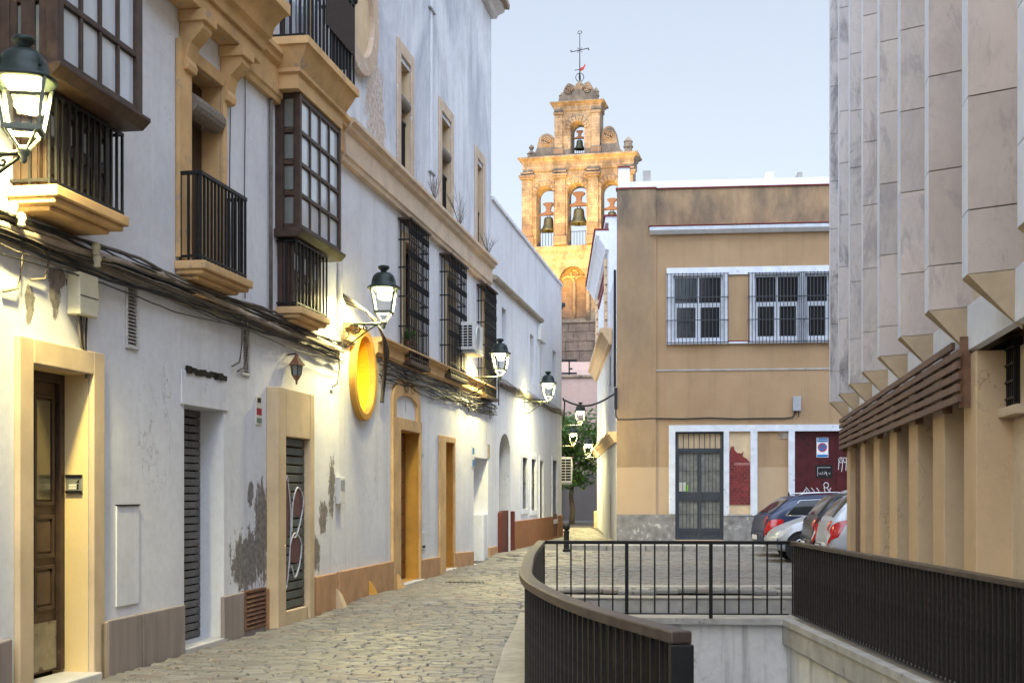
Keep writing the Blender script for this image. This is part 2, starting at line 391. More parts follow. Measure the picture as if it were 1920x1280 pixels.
for k, (x, y, w_, l, rz) in enumerate(stones[:300]):
    o = bpy.data.objects.new('sett', pool[k % 14]); COL.objects.link(o); o.parent = street if y < 17.4 else square
    o.location = (x, y, gz(x, y)+rng.uniform(-.004, .003)); o.scale = (w_/.2, l/.1, 1); o.rotation_euler = (rng.uniform(-.03, .03), rng.uniform(-.02, .02), rz-.09)
for par, sel in ((street, lambda y: y < 17.4), (square, lambda y: y >= 17.4)):
    b = MB()
    for (x, y, w_, l, rz) in stones[300:]:
        if not sel(y): continue
        v, f = settverts(w_, l, .004, rng); ca, sa = math.cos(rz-.09), math.sin(rz-.09); z = gz(x, y)+rng.uniform(-.004, .003)
        b.add([(x+a*ca-c*sa, y+a*sa+c*ca, z+e) for a, c, e in v], f)
    o = b.build('setts', M['sett'], par, kind='stuff', fix=False)
# ---------------------------------------------------------------- sunken ramp, kerbs, steps
M['ramp_white'] = plaster('ramp_wall_render', (.66, .64, .615), (.06, .06, .05), .95, patches=[(1.9, -.75, .12, .16), (1.1, -.62, .25, .04)], pcol=(.2, .19, .17), mould=.25)
def wallbox(name, label, pts, z0, z1, th, m):
    """vertical wall along a polyline of (x,y), thickness to the left"""
    b = MB(); n = len(pts); V = [Vector(p) for p in pts]; off = []
    for i in range(n):
        t = (V[min(i+1, n-1)]-V[max(i-1, 0)]).normalized(); off.append(V[i]+Vector((-t.y, t.x))*th)
    for P, Q in ((V, off),):
        for z in (z0, z1): b.v += [(p.x, p.y, z) for p in P]+[(q.x, q.y, z) for q in Q]
    for i in range(n-1):
        a = i; c = i+1; T = 2*n
        b.f += [(a, c, T+c, T+a), (n+a, T+n+a, T+n+c, n+c), (T+a, T+c, T+n+c, T+n+a), (a, n+a, n+c, c)]
    b.f += [(0, 2*n, 3*n, n), (n-1, 2*n-1, 4*n-1, 3*n-1)]
    o = b.build(name, m); tag(o, label, 'wall') if label else None; return o
wallbox('ramp_wall', 'white rendered ramp wall under the front railing', [(.30, 16.95), (3.62, 16.62)], -3, -.06, .3, M['ramp_white'])
wallbox('ramp_wall', 'streaked white ramp wall running under the long right railing', [(3.50, 16.62), (3.50, 3.)], -3, -.06, .3, M['ramp_white'])
wallbox('ramp_wall', 'curved ramp wall hidden under the left railing', [(x+.06, y) for x, y in RAIL[::-1]][::-1], -3, -.06, .2, M['ramp_white'])
fl = MB().add([(-.2, 3, -2.9), (4, 3, -2.9), (4, 17, -2.9), (-.2, 17, -2.9)], [(0, 1, 2, 3)]).build('ramp_floor', M['concrete'], kind='structure')
pv = MB().box(3.44, 9.5, -18.0, -3, -.3, .0)
pv = pv.build('pavement', M['concrete'], kind='structure')
# coping strips
k0 = wallbox('ramp_coping', 'thin concrete coping along the foot of the front railing', [(.24, 16.86), (3.66, 16.5)], -.06, .012, .62, M['concrete'])
k1 = wallbox('ramp_coping', 'thin stained coping along the foot of the long right railing', [(3.42, 16.5), (3.42, 3.)], -.06, .016, .3, M['concrete'])
kb = thing('kerb', 'granite kerb bordering the street beside the curved railing', 'kerb', (0, 0, 0))
dd = 4.6
while dd < 17.2:
    d1 = min(dd+rng.uniform(.75, 1.05), 17.35); b = MB(); q = [(railX(dd)-.29, dd+.004), (railX(d1)-.29, d1-.004), (railX(d1)+.1, d1-.004), (railX(dd)+.1, dd+.004)]
    b.add([(x, y, -.1) for x, y in q]+[(x, y, .025+rng.uniform(-.004, .004)) for x, y in q], [(0, 1, 5, 4), (1, 2, 6, 5), (2, 3, 7, 6), (3, 0, 4, 7), (4, 5, 6, 7)])
    b.build('kerbstone', M['kerb'], kb, bev=.012); dd = d1
st = thing('steps', 'two low stone steps behind the front railing', 'steps', (0, 0, 0))
MB().box(.28, 6.2, -18.0, -17.36, -.1, .2).build('step', M['concrete'], st, bev=.02)
MB().box(.32, 6.2, -18.0, -17.34, .2, .225).build('tread', M['kerb'], st, bev=.008)
x = .42
while x < 4.6:
    w_ = rng.uniform(.16, .34); b = MB(); b.lathe([(.02, -.06), (.9, -.05), (1, 0), (.85, .045), (.3, .06)], (0, 0, 0), 10, .5, 'y')
    o = b.build('riser_stone', M['kerb'], st, smooth=True, loc=(x+w_/2, 17.94, .262+rng.uniform(-.008, .008))); o.scale = (w_/2, 1, .052); x += w_+.015
MB().box(.3, 6.2, -18.22, -17.93, .05, .285).build('riser_bed', M['soil'], st)
MB().box(.3, 6.2, -18.26, -17.95, .29, .325).build('edge_slab', M['kerb'], st, bev=.01)
# ================================================================ left house front
def rect(fr, a, b, yt, yb, o=0, at=None):
    at = a if at is None else at
    return fr.u(a, o), fr.u(b, o), fr.z(at, yb, o), fr.z(at, yt, o)
def wallmesh(parent, name, m, u0, u1, z0, z1, holes, o=0., extra=None):
    """wall face with rectangular holes (u0,u1,z0,z1,depth,reveal material,back material,arch) cut through; every hole gets reveal + back"""
    us = sorted({u0, u1, *[h[0] for h in holes], *[h[1] for h in holes]}); zs = sorted({z0, z1, *[h[2] for h in holes], *[h[3] for h in holes]})
    us = [u for u in us if u0 <= u <= u1]; zs = [z for z in zs if z0 <= z <= z1]
    b = MB()
    for a, c in zip(us, us[1:]):
        for e, f in zip(zs, zs[1:]):
            mu, mz = (a+c)/2, (e+f)/2
            if any(h[0] < mu < h[1] and h[2] < mz < h[3] for h in holes): continue
            b.quad((a, o, e), (c, o, e), (c, o, f), (a, o, f))
    for h in holes:
        a, c, e, f, dp, rm, bm_ = h[:7]; arch = h[7] if len(h) > 7 else None
        r = MB()
        if arch is None:
            r.quad((a, o, e), (a, o-dp, e), (a, o-dp, f), (a, o, f)); r.quad((c, o, e), (c, o, f), (c, o-dp, f), (c, o-dp, e))
            r.quad((a, o, f), (a, o-dp, f), (c, o-dp, f), (c, o, f)); r.quad((a, o, e), (c, o, e), (c, o-dp, e), (a, o-dp, e))
        else:
            if arch == 'oval': pts = ellipse((a+c)/2, (e+f)/2, (c-a)/2, (f-e)/2, 48)
            else:
                zs_ = arch; pts = [(a, e)]+[((a+c)/2-(c-a)/2*math.cos(math.pi*i/20), zs_+(f-zs_)*math.sin(math.pi*i/20)) for i in range(21)]+[(c, e)]
            n = len(pts); cu = (a+c)/2
            for i in range(n):
                p, q = pts[i], pts[(i+1) % n]
                r.quad((p[0], o, p[1]), (p[0], o-dp, p[1]), (q[0], o-dp, q[1]), (q[0], o, q[1]))
                if arch == 'oval' or (p[1] >= arch-1e-6 and q[1] >= arch-1e-6):
                    top = f if (p[1]+q[1])/2 > ((e+f)/2 if arch == 'oval' else e) else e
                    b.quad((p[0], o, p[1]), (q[0], o, q[1]), (q[0], o, top), (p[0], o, top))
        r.build('reveal', rm, parent)
        if bm_: MB().box(a-.02, c+.02, o-dp-.05, o-dp-.002, e-.02, f+.02).build('recess_back', bm_, parent)
    w_ = b.build(name, m, parent); return w_
def panels(parent, name, m, u0, u1, z0, z1, n, o, gap=.01, horiz=True, bev=.006, th=.02):
    for i in range(n):
        a, c = (z0+(z1-z0)*i/n, z0+(z1-z0)*(i+1)/n) if horiz else (u0+(u1-u0)*i/n, u0+(u1-u0)*(i+1)/n)
        b = MB()
        b.box(u0, u1, o-th, o, a+gap/2, c-gap/2) if horiz else b.box(a+gap/2, c-gap/2, o-th, o, z0, z1)
        b.build(name, m, parent, bev=bev)
def frame_rect(mb, u0, u1, z0, z1, wd, o0, o1, bottom=True):
    mb.box(u0, u0+wd, o0, o1, z0, z1); mb.box(u1-wd, u1, o0, o1, z0, z1); mb.box(u0+wd, u1-wd, o0, o1, z1-wd, z1)
    if bottom: mb.box(u0+wd, u1-wd, o0, o1, z0, z0+wd)
    return mb
# ---- building A (nearest) ------------------------------------------------------------------
uA1 = L.u(632); uB1 = L.u(921); uC1 = L.u(1053)
d1 = rect(L, 52, 165, 682, 1270); sh1 = rect(L, 345, 420, 758, 1215); sh2 = rect(L, 537, 582, 818, 1140, .15); bd = rect(L, 352, 412, 116, 492)
v1 = rect(L, 236, 256, 532, 646); v2 = rect(L, 453, 466, 612, 698)
sh2 = (sh2[0], sh2[1], .18, sh2[3])
PA = [(L.u(462), L.z(462, 1050), .50, .36), (L.u(490), L.z(490, 1000), .28, .62), (L.u(512), L.z(512, 1020), .13, .50), (L.u(470), L.z(470, 925), .10, .16),
      (L.u(622), L.z(622, 915), .16, .42), (L.u(606), L.z(606, 970), .18, .26), (L.u(593), L.z(593, 1040), .14, .26), (L.u(55), L.z(55, 568), .07, .16), (L.u(103), L.z(103, 550), .09, .2), (L.u(108), L.z(108, 520), .16, .1)]
M['wallA'] = white('white_limewash_near', st=.30, patches=PA, zbase=.05, pcol=(.21, .19, .175), painted=(), peel=(.70, 3.2, (.40, .37, .34)))
A = fthing(L, 'white_house', 'nearest white house with ochre trim, dark wooden bays and a grilled balcony', 'house')
HA = [(d1[0], d1[1], 0.02, d1[3], .33, M['reveal_cream'], M['void']), (sh1[0], sh1[1], .03, sh1[3], .33, M['reveal_white'], M['void']),
      (sh2[0], sh2[1], sh2[2], sh2[3], .2, M['ochre'], M['void']), (bd[0], bd[1], bd[2], bd[3], .4, M['ochre'], M['void']),
      (v1[0], v1[1], v1[2], v1[3], .12, M['vent_white'], M['void']), (v2[0], v2[1], v2[2], v2[3], .12, M['vent_white'], M['void'])]
wallmesh(A, 'wall', M['wallA'], -2, uA1, -.3, 10.5, HA)
MB().box(-2, uA1, -6, -.5, -.3, 10.5).build('house_core', M['wallA'], A)
MB().prof([(-6, 10.5), (.45, 10.5), (.45, 10.62), (-6, 11.2)], -2.2, uA1+.0).build('roof', M['ochre'], A)
# entrance 1: proud surround, deep reveal, panelled door
b = MB(); so = .055; ua, ub = L.u(25), L.u(186); zt = L.z(25, 628)
b.box(ua, d1[0], 0.001, so, -.1, zt); b.box(d1[1], ub, 0.001, so, -.1, zt); b.box(d1[0], d1[1], 0.001, so, d1[3], zt)
b.build('door_surround', M['cream'], A, bev=.012)
D = MB().box(d1[0], d1[1], -.30, -.26, .10, d1[3]).build('door', M['wood_paint'], A)
dw = d1[1]-d1[0]; lf = d1[0]+.07
frame_rect(MB(), d1[0]+.002, d1[1]-.002, .10, d1[3]-.002, .075, -.26, -.21, False).build('door_frame', M['wood'], D, bev=.008)
for (za, zb, gl) in ((.62, 1.0, 0), (1.06, 1.42, 0), (1.50, d1[3]-.18, 1)):
    for k in range(2):
        a = d1[0]+.10+k*(dw-.2)/2+.03; c = d1[0]+.10+(k+1)*(dw-.2)/2-.03
        frame_rect(MB(), a, c, za, zb, .035, -.26, -.235).build('panel_moulding', M['wood'], D, bev=.006)
        MB().box(a+.05, c-.05, -.26, -.245, za+.05, zb-.05).build('glass_pane' if gl else 'panel', M['doorglass'] if gl else M['wood_paint'], D, bev=.008)
MB().box(d1[0]+.08, d1[1]-.08, -.26, -.248, .12, .52).build('kick_plate', M['kick'], D)
MB().tube([(lf+.05, .25, 1.5), (lf+.05, .20, 1.52), (lf+.05, .20, 1.68), (lf+.05, .25, 1.70)], .011, 8).build('pull_handle', M['aluminium'], D, smooth=True)
MB().box(d1[0]-.03, d1[1]+.03, -.24, .12, -.05, .075).build('doorstep', M['step'], A, bev=.012)
it = fthing(L, 'intercom_panel', 'small metal intercom plate on the yellow door reveal', 'intercom', u=d1[1], o=-.12, z=L.z(136, 907, -.12))
it.rotation_euler = (0, 0, L.ang-math.pi/2); q = .075
MB().box(-q, q, .002, .02, -q*1.1, q*1.1).build('plate', M['aluminium'], it, bev=.004)
for z_ in (-.068, .068): MB().box(-q, q, .018, .03, z_-.012, z_+.012).build('edge_bar', M['iron'], it)
for z_ in (-.034, -.010): MB().box(-.045, .025, .019, .024, z_-.009, z_+.009).build('name_tag', M['paper'], it); MB().box(.03, .045, .019, .026, z_-.008, z_+.008).build('button', M['iron'], it)
MB().poly([(.02, .012), (.05, .012), (.05, .04)], .019, .024).build('printed_mark', M['iron'], it)
# shop recess 1 and roller shutter
S = fthing(L, 'roller_shutter', 'grey corrugated roller shutter set deep in the plain white recess', 'shutter')
panels(S, 'slat', M['shutter'], sh1[0], sh1[1], .05, sh1[3], 30, -.27, .014)
MB().box(sh1[0]-.05, sh1[1], -.42, .05, -.1, .045).build('threshold', M['step'], A, bev=.01)
b = MB(); zl = L.z(345, 690); b.box(L.u(338), L.u(426), .001, .018, sh1[3], zl-.02); b.build('lintel_patch', M['reveal_white'], A, bev=.006)
b = MB(); r0 = random.Random(5); uu = L.u(346)
while uu < L.u(421):
    s_ = r0.uniform(.05, .14); b.box(uu, uu+s_, .012, .02+r0.uniform(.004, .02), zl-.03-r0.uniform(0, .02), zl+.01+r0.uniform(0, .02)); uu += s_
b.build('broken_lintel_edge', M['void'], A)
# shop recess 2: box surround + graffiti shutter
b = MB(); ua, ub = L.u(522, .15), L.u(590, .15); zt = L.z(522, 724, .15)
b.box(ua, sh2[0], .001, .15, -.1, zt); b.box(sh2[1], ub, .001, .15, -.1, zt); b.box(sh2[0], sh2[1], .001, .15, sh2[3], zt); b.box(sh2[0], sh2[1], .001, .12, -.1, .17)
b.build('shop_surround', M['cream'], A, bev=.012)
S2 = fthing(L, 'roller_shutter', 'narrow grey-green roller shutter covered in white and wine graffiti', 'shutter')
n2 = 19
panels(S2, 'slat', M['shutter_green'], sh2[0], sh2[1], sh2[2], sh2[3], n2, .07, .022, th=.03)
du, dz = sh2[1]-sh2[0], sh2[3]-sh2[2]
def gpt(a, c, o=.074): return (sh2[0]+a*du, -o, sh2[2]+c*dz)
def splat(pts, o=.072): return MB().poly([(sh2[0]+a*du, sh2[2]+c*dz) for a, c in pts], o-.004, o)
for pts in ([(.12, .33), (.05, .5), (.12, .7), (.25, .78), (.42, .68), (.4, .55), (.3, .42)], [(.55, .55), (.5, .64), (.62, .70), (.85, .68), (.95, .6), (.8, .53)],
            [(.4, .27), (.36, .36), (.5, .43), (.72, .41), (.85, .33), (.7, .26)], [(.02, .14), (.05, .26), (.25, .28), (.3, .2), (.2, .13)]):
    splat(pts).build('graffiti_fill', M['graffiti_red'], S2)
for pts in ([(.05, .12), (.2, .12), (.3, .2), (.42, .5), (.3, .74), (.22, .76), (.1, .6), (.12, .35)], [(.45, .45), (.5, .62), (.7, .71), (.95, .64), (.8, .5), (.62, .42), (.5, .42)],
            [(.35, .24), (.4, .38), (.6, .44), (.85, .38), (.8, .27), (.6, .18), (.45, .25), (.6, .16)]):
    sm = []
    for i in range(len(pts)-1):
        q4 = [pts[max(0, min(len(pts)-1, i+k))] for k in (-1, 0, 1, 2)]
        for k in range(6):
            t = k/6; sm.append(tuple(.5*(2*q4[1][j]+(-q4[0][j]+q4[2][j])*t+(2*q4[0][j]-5*q4[1][j]+4*q4[2][j]-q4[3][j])*t*t+(-q4[0][j]+3*q4[1][j]-3*q4[2][j]+q4[3][j])*t**3) for j in (0, 1)))
    MB().tube([gpt(a, c) for a, c in sm], .010, 5).build('graffiti_line', M['graffiti'], S2)
# vents, plinth, service panel, lintel crack
for r_, lab in ((v1, 'tall slatted vent by the electricity box'), (v2, 'tall slatted vent above the walled lamp')):
    V = fthing(L, 'slatted_vent', lab, 'vent')
    frame_rect(MB(), r_[0]-.02, r_[1]+.02, r_[2]-.03, r_[3]+.02, .03, .001, .02).build('vent_frame', M['vent_white'], V, bev=.004)
    n_ = 17
    for i in range(n_):
        zc = r_[2]+(r_[3]-r_[2])*(i+.5)/n_; MB().prof([(0, zc-.014), (.006, zc-.014), (-.035, zc+.016), (-.041, zc+.016)], r_[0], r_[1]).build('vent_slat', M['vent_white'], V)
pz = L.z(165, 1165)
def plinth(a, b_, ya, yb, o, m, nm='plinth'):
    ua_, ub_ = L.u(a, o), L.u(b_, o); z0_, z1_ = L.z(a, ya, o), L.z(b_, yb, o)
    B = MB(); B.v = [(ua_, -o, -.2), (ub_, -o, -.2), (ub_, -.001, -.2), (ua_, -.001, -.2), (ua_, -o, z0_), (ub_, -o, z1_), (ub_, -.001, z1_), (ua_, -.001, z0_)]
    B.f = [(0, 3, 2, 1), (4, 5, 6, 7), (0, 1, 5, 4), (1, 2, 6, 5), (2, 3, 7, 6), (3, 0, 4, 7)]
    return B.build(nm, m, A if b_ < 632 else Bh, bev=.012)
plinth(-260, 24, 1290, 1196, .07, M['stone_plinth']); plinth(188, 203, 1167, 1164, .055, M['cream'])
for a, b_ in ((203.6, 268), (268.6, 348)): plinth(a, b_, 1163-(a-203)*.21, 1163-(b_-203)*.21, .06, M['stone_plinth'], 'plinth_slab')
plinth(421, 459, 1118, 1109, .05, M['stone_plinth'], 'plinth_slab'); plinth(500, 521, 1103, 1098, .04, M['tan_plinth'])
g_ = rect(L, 460, 499, 1108, 1183, .05); gv = fthing(L, 'floor_vent', 'rusty brown slatted vent low in the wall beside the graffiti shutter', 'vent')
frame_rect(MB(), g_[0], g_[1], max(.03, g_[2]), g_[3], .03, .0, .055).build('vent_frame', M['vent_brown'], gv, bev=.004)
MB().box(g_[0]+.02, g_[1]-.02, 0.002, .01, .05, g_[3]-.02).build('vent_back', M['void'], gv)
for i in range(8):
    zc = .07+(g_[3]-.10)*(i+.5)/8; MB().prof([(.052, zc-.03), (.058, zc-.03), (.02, zc+.03), (.014, zc+.03)], g_[0]+.03, g_[1]-.03).build('vent_slat', M['vent_brown'], gv)
MB().box(g_[0]-.01, g_[1]+.01, .001, .045, -.2, max(.03, g_[2])-.001).build('plinth', M['stone_plinth'], A)
s_ = rect(L, 216, 258, 948, 1142, .0, 216); sp = fthing(L, 'service_panel', 'flush white service hatch above the marble plinth', 'hatch')
MB().box(s_[0], s_[1], .001, .016, s_[2]+.02, s_[3]).build('hatch_door', M['reveal_white'], sp, bev=.005); MB().box(s_[0], s_[1], .001, .028, s_[3]+.001, s_[3]+.012).build('drip_edge', M['iron'], sp)
# electricity box by the entrance
e_ = rect(L, 150, 187, 508, 588, .12); ebx = fthing(L, 'electricity_box', 'cream plastic electricity box beside the cables', 'electricity box')
MB().box(e_[0], e_[1]-.02, .001, .12, e_[2], e_[3]).build('case', M['box_cream'], ebx, bev=.012); MB().box(e_[1]-.0, e_[1]+.09, .001, .07, e_[2]+.06, e_[3]-.08).build('side_case', M['box_cream'], ebx, bev=.008)
zc = e_[2]+.45*(e_[3]-e_[2]); MB().box(e_[0]+.01, e_[1]-.03, .12, .123, zc-.004, zc+.004).build('lid_seam', M['iron'], ebx)
for k in range(4): MB().tube([(e_[0]+.08+.05*k, -.06, e_[2]+.01), (e_[0]+.14+.03*k, -.05, e_[2]-.22), (e_[0]+.27, -.035, e_[2]-.42-.03*k)], .010, 5).build('outgoing_cable', M['cable' if k % 2 else 'cable_grey'], ebx)
# balcony door with rolled blind, bracketed cornice
so = .05; ua, ub = L.u(337, so), L.u(427, so); zt = 6.05
zt = min(L.z(337, 70, so), 6.25)
b = MB(); b.box(ua, bd[0], .001, so, bd[2], zt); b.box(bd[1], ub, .001, so, bd[2], zt); b.box(bd[0], bd[1], .001, so, bd[3], zt); b.build('window_surround', M['ochre'], A, bev=.012)
dr = MB().box(bd[0]+.01, bd[0]+(bd[1]-bd[0])*.52, -.24, -.20, bd[2], bd[3]-.02).build('balcony_door', M['cream'], A)
MB().box(bd[0]+.16, bd[0]+.30, -.20, -.18, bd[2], bd[3]-.1).build('door_stile', M['wood'], dr); MB().box(bd[0]+.03, bd[0]+.3, -.20, -.175, bd[2], bd[2]+.85).build('lower_panel', M['wood'], dr, bev=.01)
MB().box(bd[0]+(bd[1]-bd[0])*.53, bd[1]-.002, -.24, -.205, bd[2], bd[3]-.02).build('balcony_door', M['wood'], A)
bl = MB(); zb = L.z(370, 200, .02); bl.lathe([(.03, 0), (.11, .01), (.12, .3), (.115, bd[1]-bd[0]-.08), (.03, bd[1]-bd[0]-.06)], (bd[0]+.03, .02, zb), 14, 0, 'x')
tag(bl.build('rolled_blind', M['blind'], smooth=False), 'rolled reed blind hanging in the balcony door', 'blind'); ob = bpy.context.scene.objects['rolled_blind']; ob.location = L.P; ob.rotation_euler = (0, 0, L.ang)
uc0, uc1 = L.u(326, .5)-.25, L.u(535, .62); zc0 = 6.28
def cornice_prof(o, z, h, s=1.): return [(0, z), (o*.30, z), (o*.34, z+.10*h), (o*.42, z+.14*h), (o*.46, z+.28*h), (o*.62, z+.46*h), (o*.82, z+.58*h), (o*.86, z+.66*h), (o, z+.70*h), (o, z+h), (0, z+h)]
# long string course shared by the whole front
SC0 = 6.30; SC1 = 6.86
def sprof(z0, z1, o): h = z1-z0; return [(0.001, z0), (o*.35, z0), (o*.4, z0+.1*h), (o*.5, z0+.14*h), (o*.5, z0+.70*h), (o*.75, z0+.76*h), (o*.8, z0+.86*h), (o, z0+.9*h), (o, z0+h), (0.001, z0+h)]
ucor = L.u(500)
MB().prof(sprof(SC0, SC1, .20), L.u(420), uA1-.002).build('string_course', M['ochre'], A)
# heavy bracketed cornice over the balcony door
ca, cb = L.u(330)-.9, L.u(452)
zk = 6.12
MB().prof([(.001, zk+.45), (.28, zk+.45), (.30, zk+.55), (.36, zk+.58), (.40, zk+.70), (.50, zk+.80), (.58, zk+.82), (.58, zk+.94), (.001, zk+1.0)], ca, cb, mit0=0, mit1=0).build('door_cornice', M['ochre'], A)
MB().box(ca, cb, .001, .24, zk+.30, zk+.45).build('cornice_bed', M['ochre'], A, bev=.01)
for px in (345, 420):
    uu = L.u(px); K = MB()
    K.poly([(0, 0)], 0, 0) if False else None
    pr = [(.001, zk-.30), (.09, zk-.28), (.10, zk-.22), (.08, zk-.16), (.12, zk-.02), (.22, zk+.08), (.25, zk+.12), (.25, zk+.299), (.001, zk+.299)]
    K.prof(pr, uu-.12, uu+.12); K.build('corbel', M['ochre'], A, bev=.01); MB().box(uu-.16, uu+.16, .001, .29, zk+.18, zk+.298).build('corbel_cap', M['ochre'], A, bev=.012)
# ---- iron balcony --------------------------------------------------------------------------
def slab(parent, u0, u1, zt, o1, m, nm='slab', drop=.28):
    """moulded balcony floor: outline stepping in towards the wall below"""
    B = MB()
    for (s_, z0_, z1_) in ((0, zt-.085, zt), (.035, zt-.13, zt-.085), (.12, zt-.17, zt-.13)): B.box(u0+s_, u1-s_, .001, o1-s_, z0_, z1_-.0005)
    return B.build(nm, m, parent, bev=.012)
def weld(mb): return mb
def railing(parent, u0, u1, o1, z0, z1, n_f, n_s, r=.011, top=.018):
    for zz, rr in ((z1, top), (z0+.05, .012)):
        rl = MB(); A_ = [(u0-rr, 0), (u0-rr, o1+rr), (u1+rr, o1+rr), (u1+rr, 0), (u1-rr, 0), (u1-rr, o1-rr), (u0+rr, o1-rr), (u0+rr, 0)]; rl.add([(a, -c, z) for z in (zz-rr, zz+rr) for a, c in A_], [(i, (i+1) % 8, 8+(i+1) % 8, 8+i) for i in range(8)]+[(0, 1, 6, 7), (1, 2, 5, 6), (2, 3, 4, 5), (8, 15, 14, 9), (9, 14, 13, 10), (10, 13, 12, 11)])
        weld(rl).build('rail', M['iron'], parent)
    bm_ = None
    pos = [(u0+(u1-u0)*i/n_f, o1) for i in range(n_f+1)]+[(u, o1*(j+.5)/n_s) for u in (u0, u1) for j in range(n_s)]
    for u, o in pos:
        if bm_ is None: bm_ = MB().box(-r, r, -r, r, z0+.0, z1-top).build('baluster', M['iron'], parent, loc=(u, -o, 0))
        else: copy_part(bm_, parent, (u, -o, 0))
BO = .275
u0, u1 = L.u(383, BO+.03), L.u(470, BO+.03); zs_ = L.z(383, 490, BO)
bal = MB().box(u0+.3, u1-.3, .001, .1, zs_-.3, zs_-.28).build('balcony', M['ochre'], A)
slab(bal, u0-.03, u1+.03, zs_, BO+.05, M['ochre'])
railing(bal, u0+.03, u1-.03, BO-.02, zs_, L.z(383, 325, BO), 13, 3)
# ---- timber bay windows -------------------------------------------------------------------
def bay(parent, u0, u1, o1, zb, zt, ncol, rows, sidecols, name='bay_window', zsplit=None, pm='pane'):
    """glazed timber bay: posts, rails, glazing bars, panes on front and near side"""
    root = MB().box(u0+.07, u1-.07, .001, o1-.055, zb+.02, zt-.01).build(name, M['curtain'], parent)
    pw = .10 if o1 > .4 else .07; sw = .055 if o1 > .4 else .022
    for (u, o) in ((u0, o1), (u1, o1)): MB().box(u-(0 if u == u0 else pw), u+(pw if u == u0 else 0), o-pw, o, zb, zt).build('corner_post', M['wood'], root, bev=.008)
    for (u, o) in ((u0, .0), (u1, .0)): MB().box(u-(0 if u == u0 else pw), u+(pw if u == u0 else 0), .001, pw*1.3, zb, zt).build('wall_post', M['wood'], root, bev=.008)
    zz = [zb]+rows+[zt]
    for k, z in enumerate(zz):
        h = .07 if k in (0, len(zz)-1) else .05
        z_ = min(max(z, zb+h/2), zt-h/2)
        MB().box(u0+pw, u1-pw, o1-.07, o1-.012, z_-h/2, z_+h/2).build('front_rail', M['wood'], root, bev=.006)
        MB().box(u0+.012, u0+.07, pw*1.3, o1-pw, z_-h/2, z_+h/2).build('side_rail', M['wood'], root, bev=.006)
        MB().box(u1-.07, u1-.012, pw*1.3, o1-pw, z_-h/2, z_+h/2).build('side_rail', M['wood'], root, bev=.006)
    cols = [u0+pw+(u1-u0-2*pw)*i/ncol for i in range(ncol+1)]
    for u in cols[1:-1]: MB().box(u-.02, u+.02, o1-.06, o1-.016, zb, zt).build('glazing_bar', M['wood'], root, bev=.004)
    for a, c in zip(cols, cols[1:]):
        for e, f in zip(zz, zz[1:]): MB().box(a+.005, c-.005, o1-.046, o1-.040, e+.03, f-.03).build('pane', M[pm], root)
    for e, f in zip(zz, zz[1:]):
        oo = [pw*1.3+(o1-pw*2.3)*i/sidecols for i in range(sidecols+1)]
        for a, c in zip(oo, oo[1:]):
            MB().box(u0+.030, u0+.035, a+sw-.004, c-sw+.004, e+.05, f-.05).build('pane', M['pane_side'], root)
            MB().box(u0+.012, u0+.044, a, a+sw, e, f).build('side_stile', M['wood'], root); MB().box(u0+.012, u0+.044, c-sw, c, e, f).build('side_stile', M['wood'], root)
    return root
def sill(root, u0, u1, o1, z, m=None):
    MB().prof([(.001, z-.10), (o1-.02, z-.10), (o1+.05, z-.03), (o1+.05, z), (.001, z)], u0-.05, u1+.05).build('sill', m or M['wood'], root, bev=.006)
# second bay (over the oval niche)
o2 = .32; u0, u1 = L.u(563, o2), L.u(640, o2)
zb, zt = L.z(563, 428, o2), L.z(563, 172, o2)
rw = [L.z(563, y, o2) for y in (361, 303, 243)]
b2 = bay(A, u0, u1, o2, zb, zt, 4, rw[::-1] and sorted(rw), 1)
sill(b2, u0, u1, o2, zb)
def shutter_stage(parent, u0, u1, o1, zb, zt, nleaf, nbar):
    root = MB().box(u0+.02, u1-.02, .001, o1-.10, zb+.01, zt).build('shuttered_balcony', M['wood'], parent)
    for i in range(nleaf):
        a = u0+.06+(u1-u0-.12)*i/nleaf; c = u0+.06+(u1-u0-.12)*(i+1)/nleaf
        frame_rect(MB(), a+.01, c-.01, zb+.05, zt-.04, .06, o1-.10, o1-.07).build('leaf_frame', M['wood'], root, bev=.004)
        zm = zb+(zt-zb)*.52; MB().box(a+.07, c-.07, o1-.1, o1-.075, zm-.04, zm+.04).build('leaf_rail', M['wood'], root)
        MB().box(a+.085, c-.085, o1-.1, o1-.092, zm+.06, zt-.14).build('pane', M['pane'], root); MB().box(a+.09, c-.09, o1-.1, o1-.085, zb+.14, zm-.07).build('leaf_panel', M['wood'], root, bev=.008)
    zs2 = zb+(zt-zb)*.55; MB().box(u0+.014, u0+.02, .16, o1-.22, zs2, zt-.12).build('pane', M['pane_side'], root) if o1 > .4 else None
    MB().box(u0+.004, u0+.02, .03, .07, zb, zt).build('side_stile', M['wood'], root); MB().box(u0+.004, u0+.02, o1-.17, o1-.11, zb, zt).build('side_stile', M['wood'], root)
    railing(root, u0-.01, u1+.01, o1, zb, zt-.02, nbar, 0+1, .010, .012)
    return root
o3 = .25; zb3 = L.z(563, 578, o3)
s2 = shutter_stage(A, L.u(556, o3), L.u(612, o3), o3, zb3, zb-.11, 3, 9)
slab(s2, L.u(556, o3)-.06, L.u(620, o3+.08), zb3, o3+.08, M['ochre'], 'slab', .26)
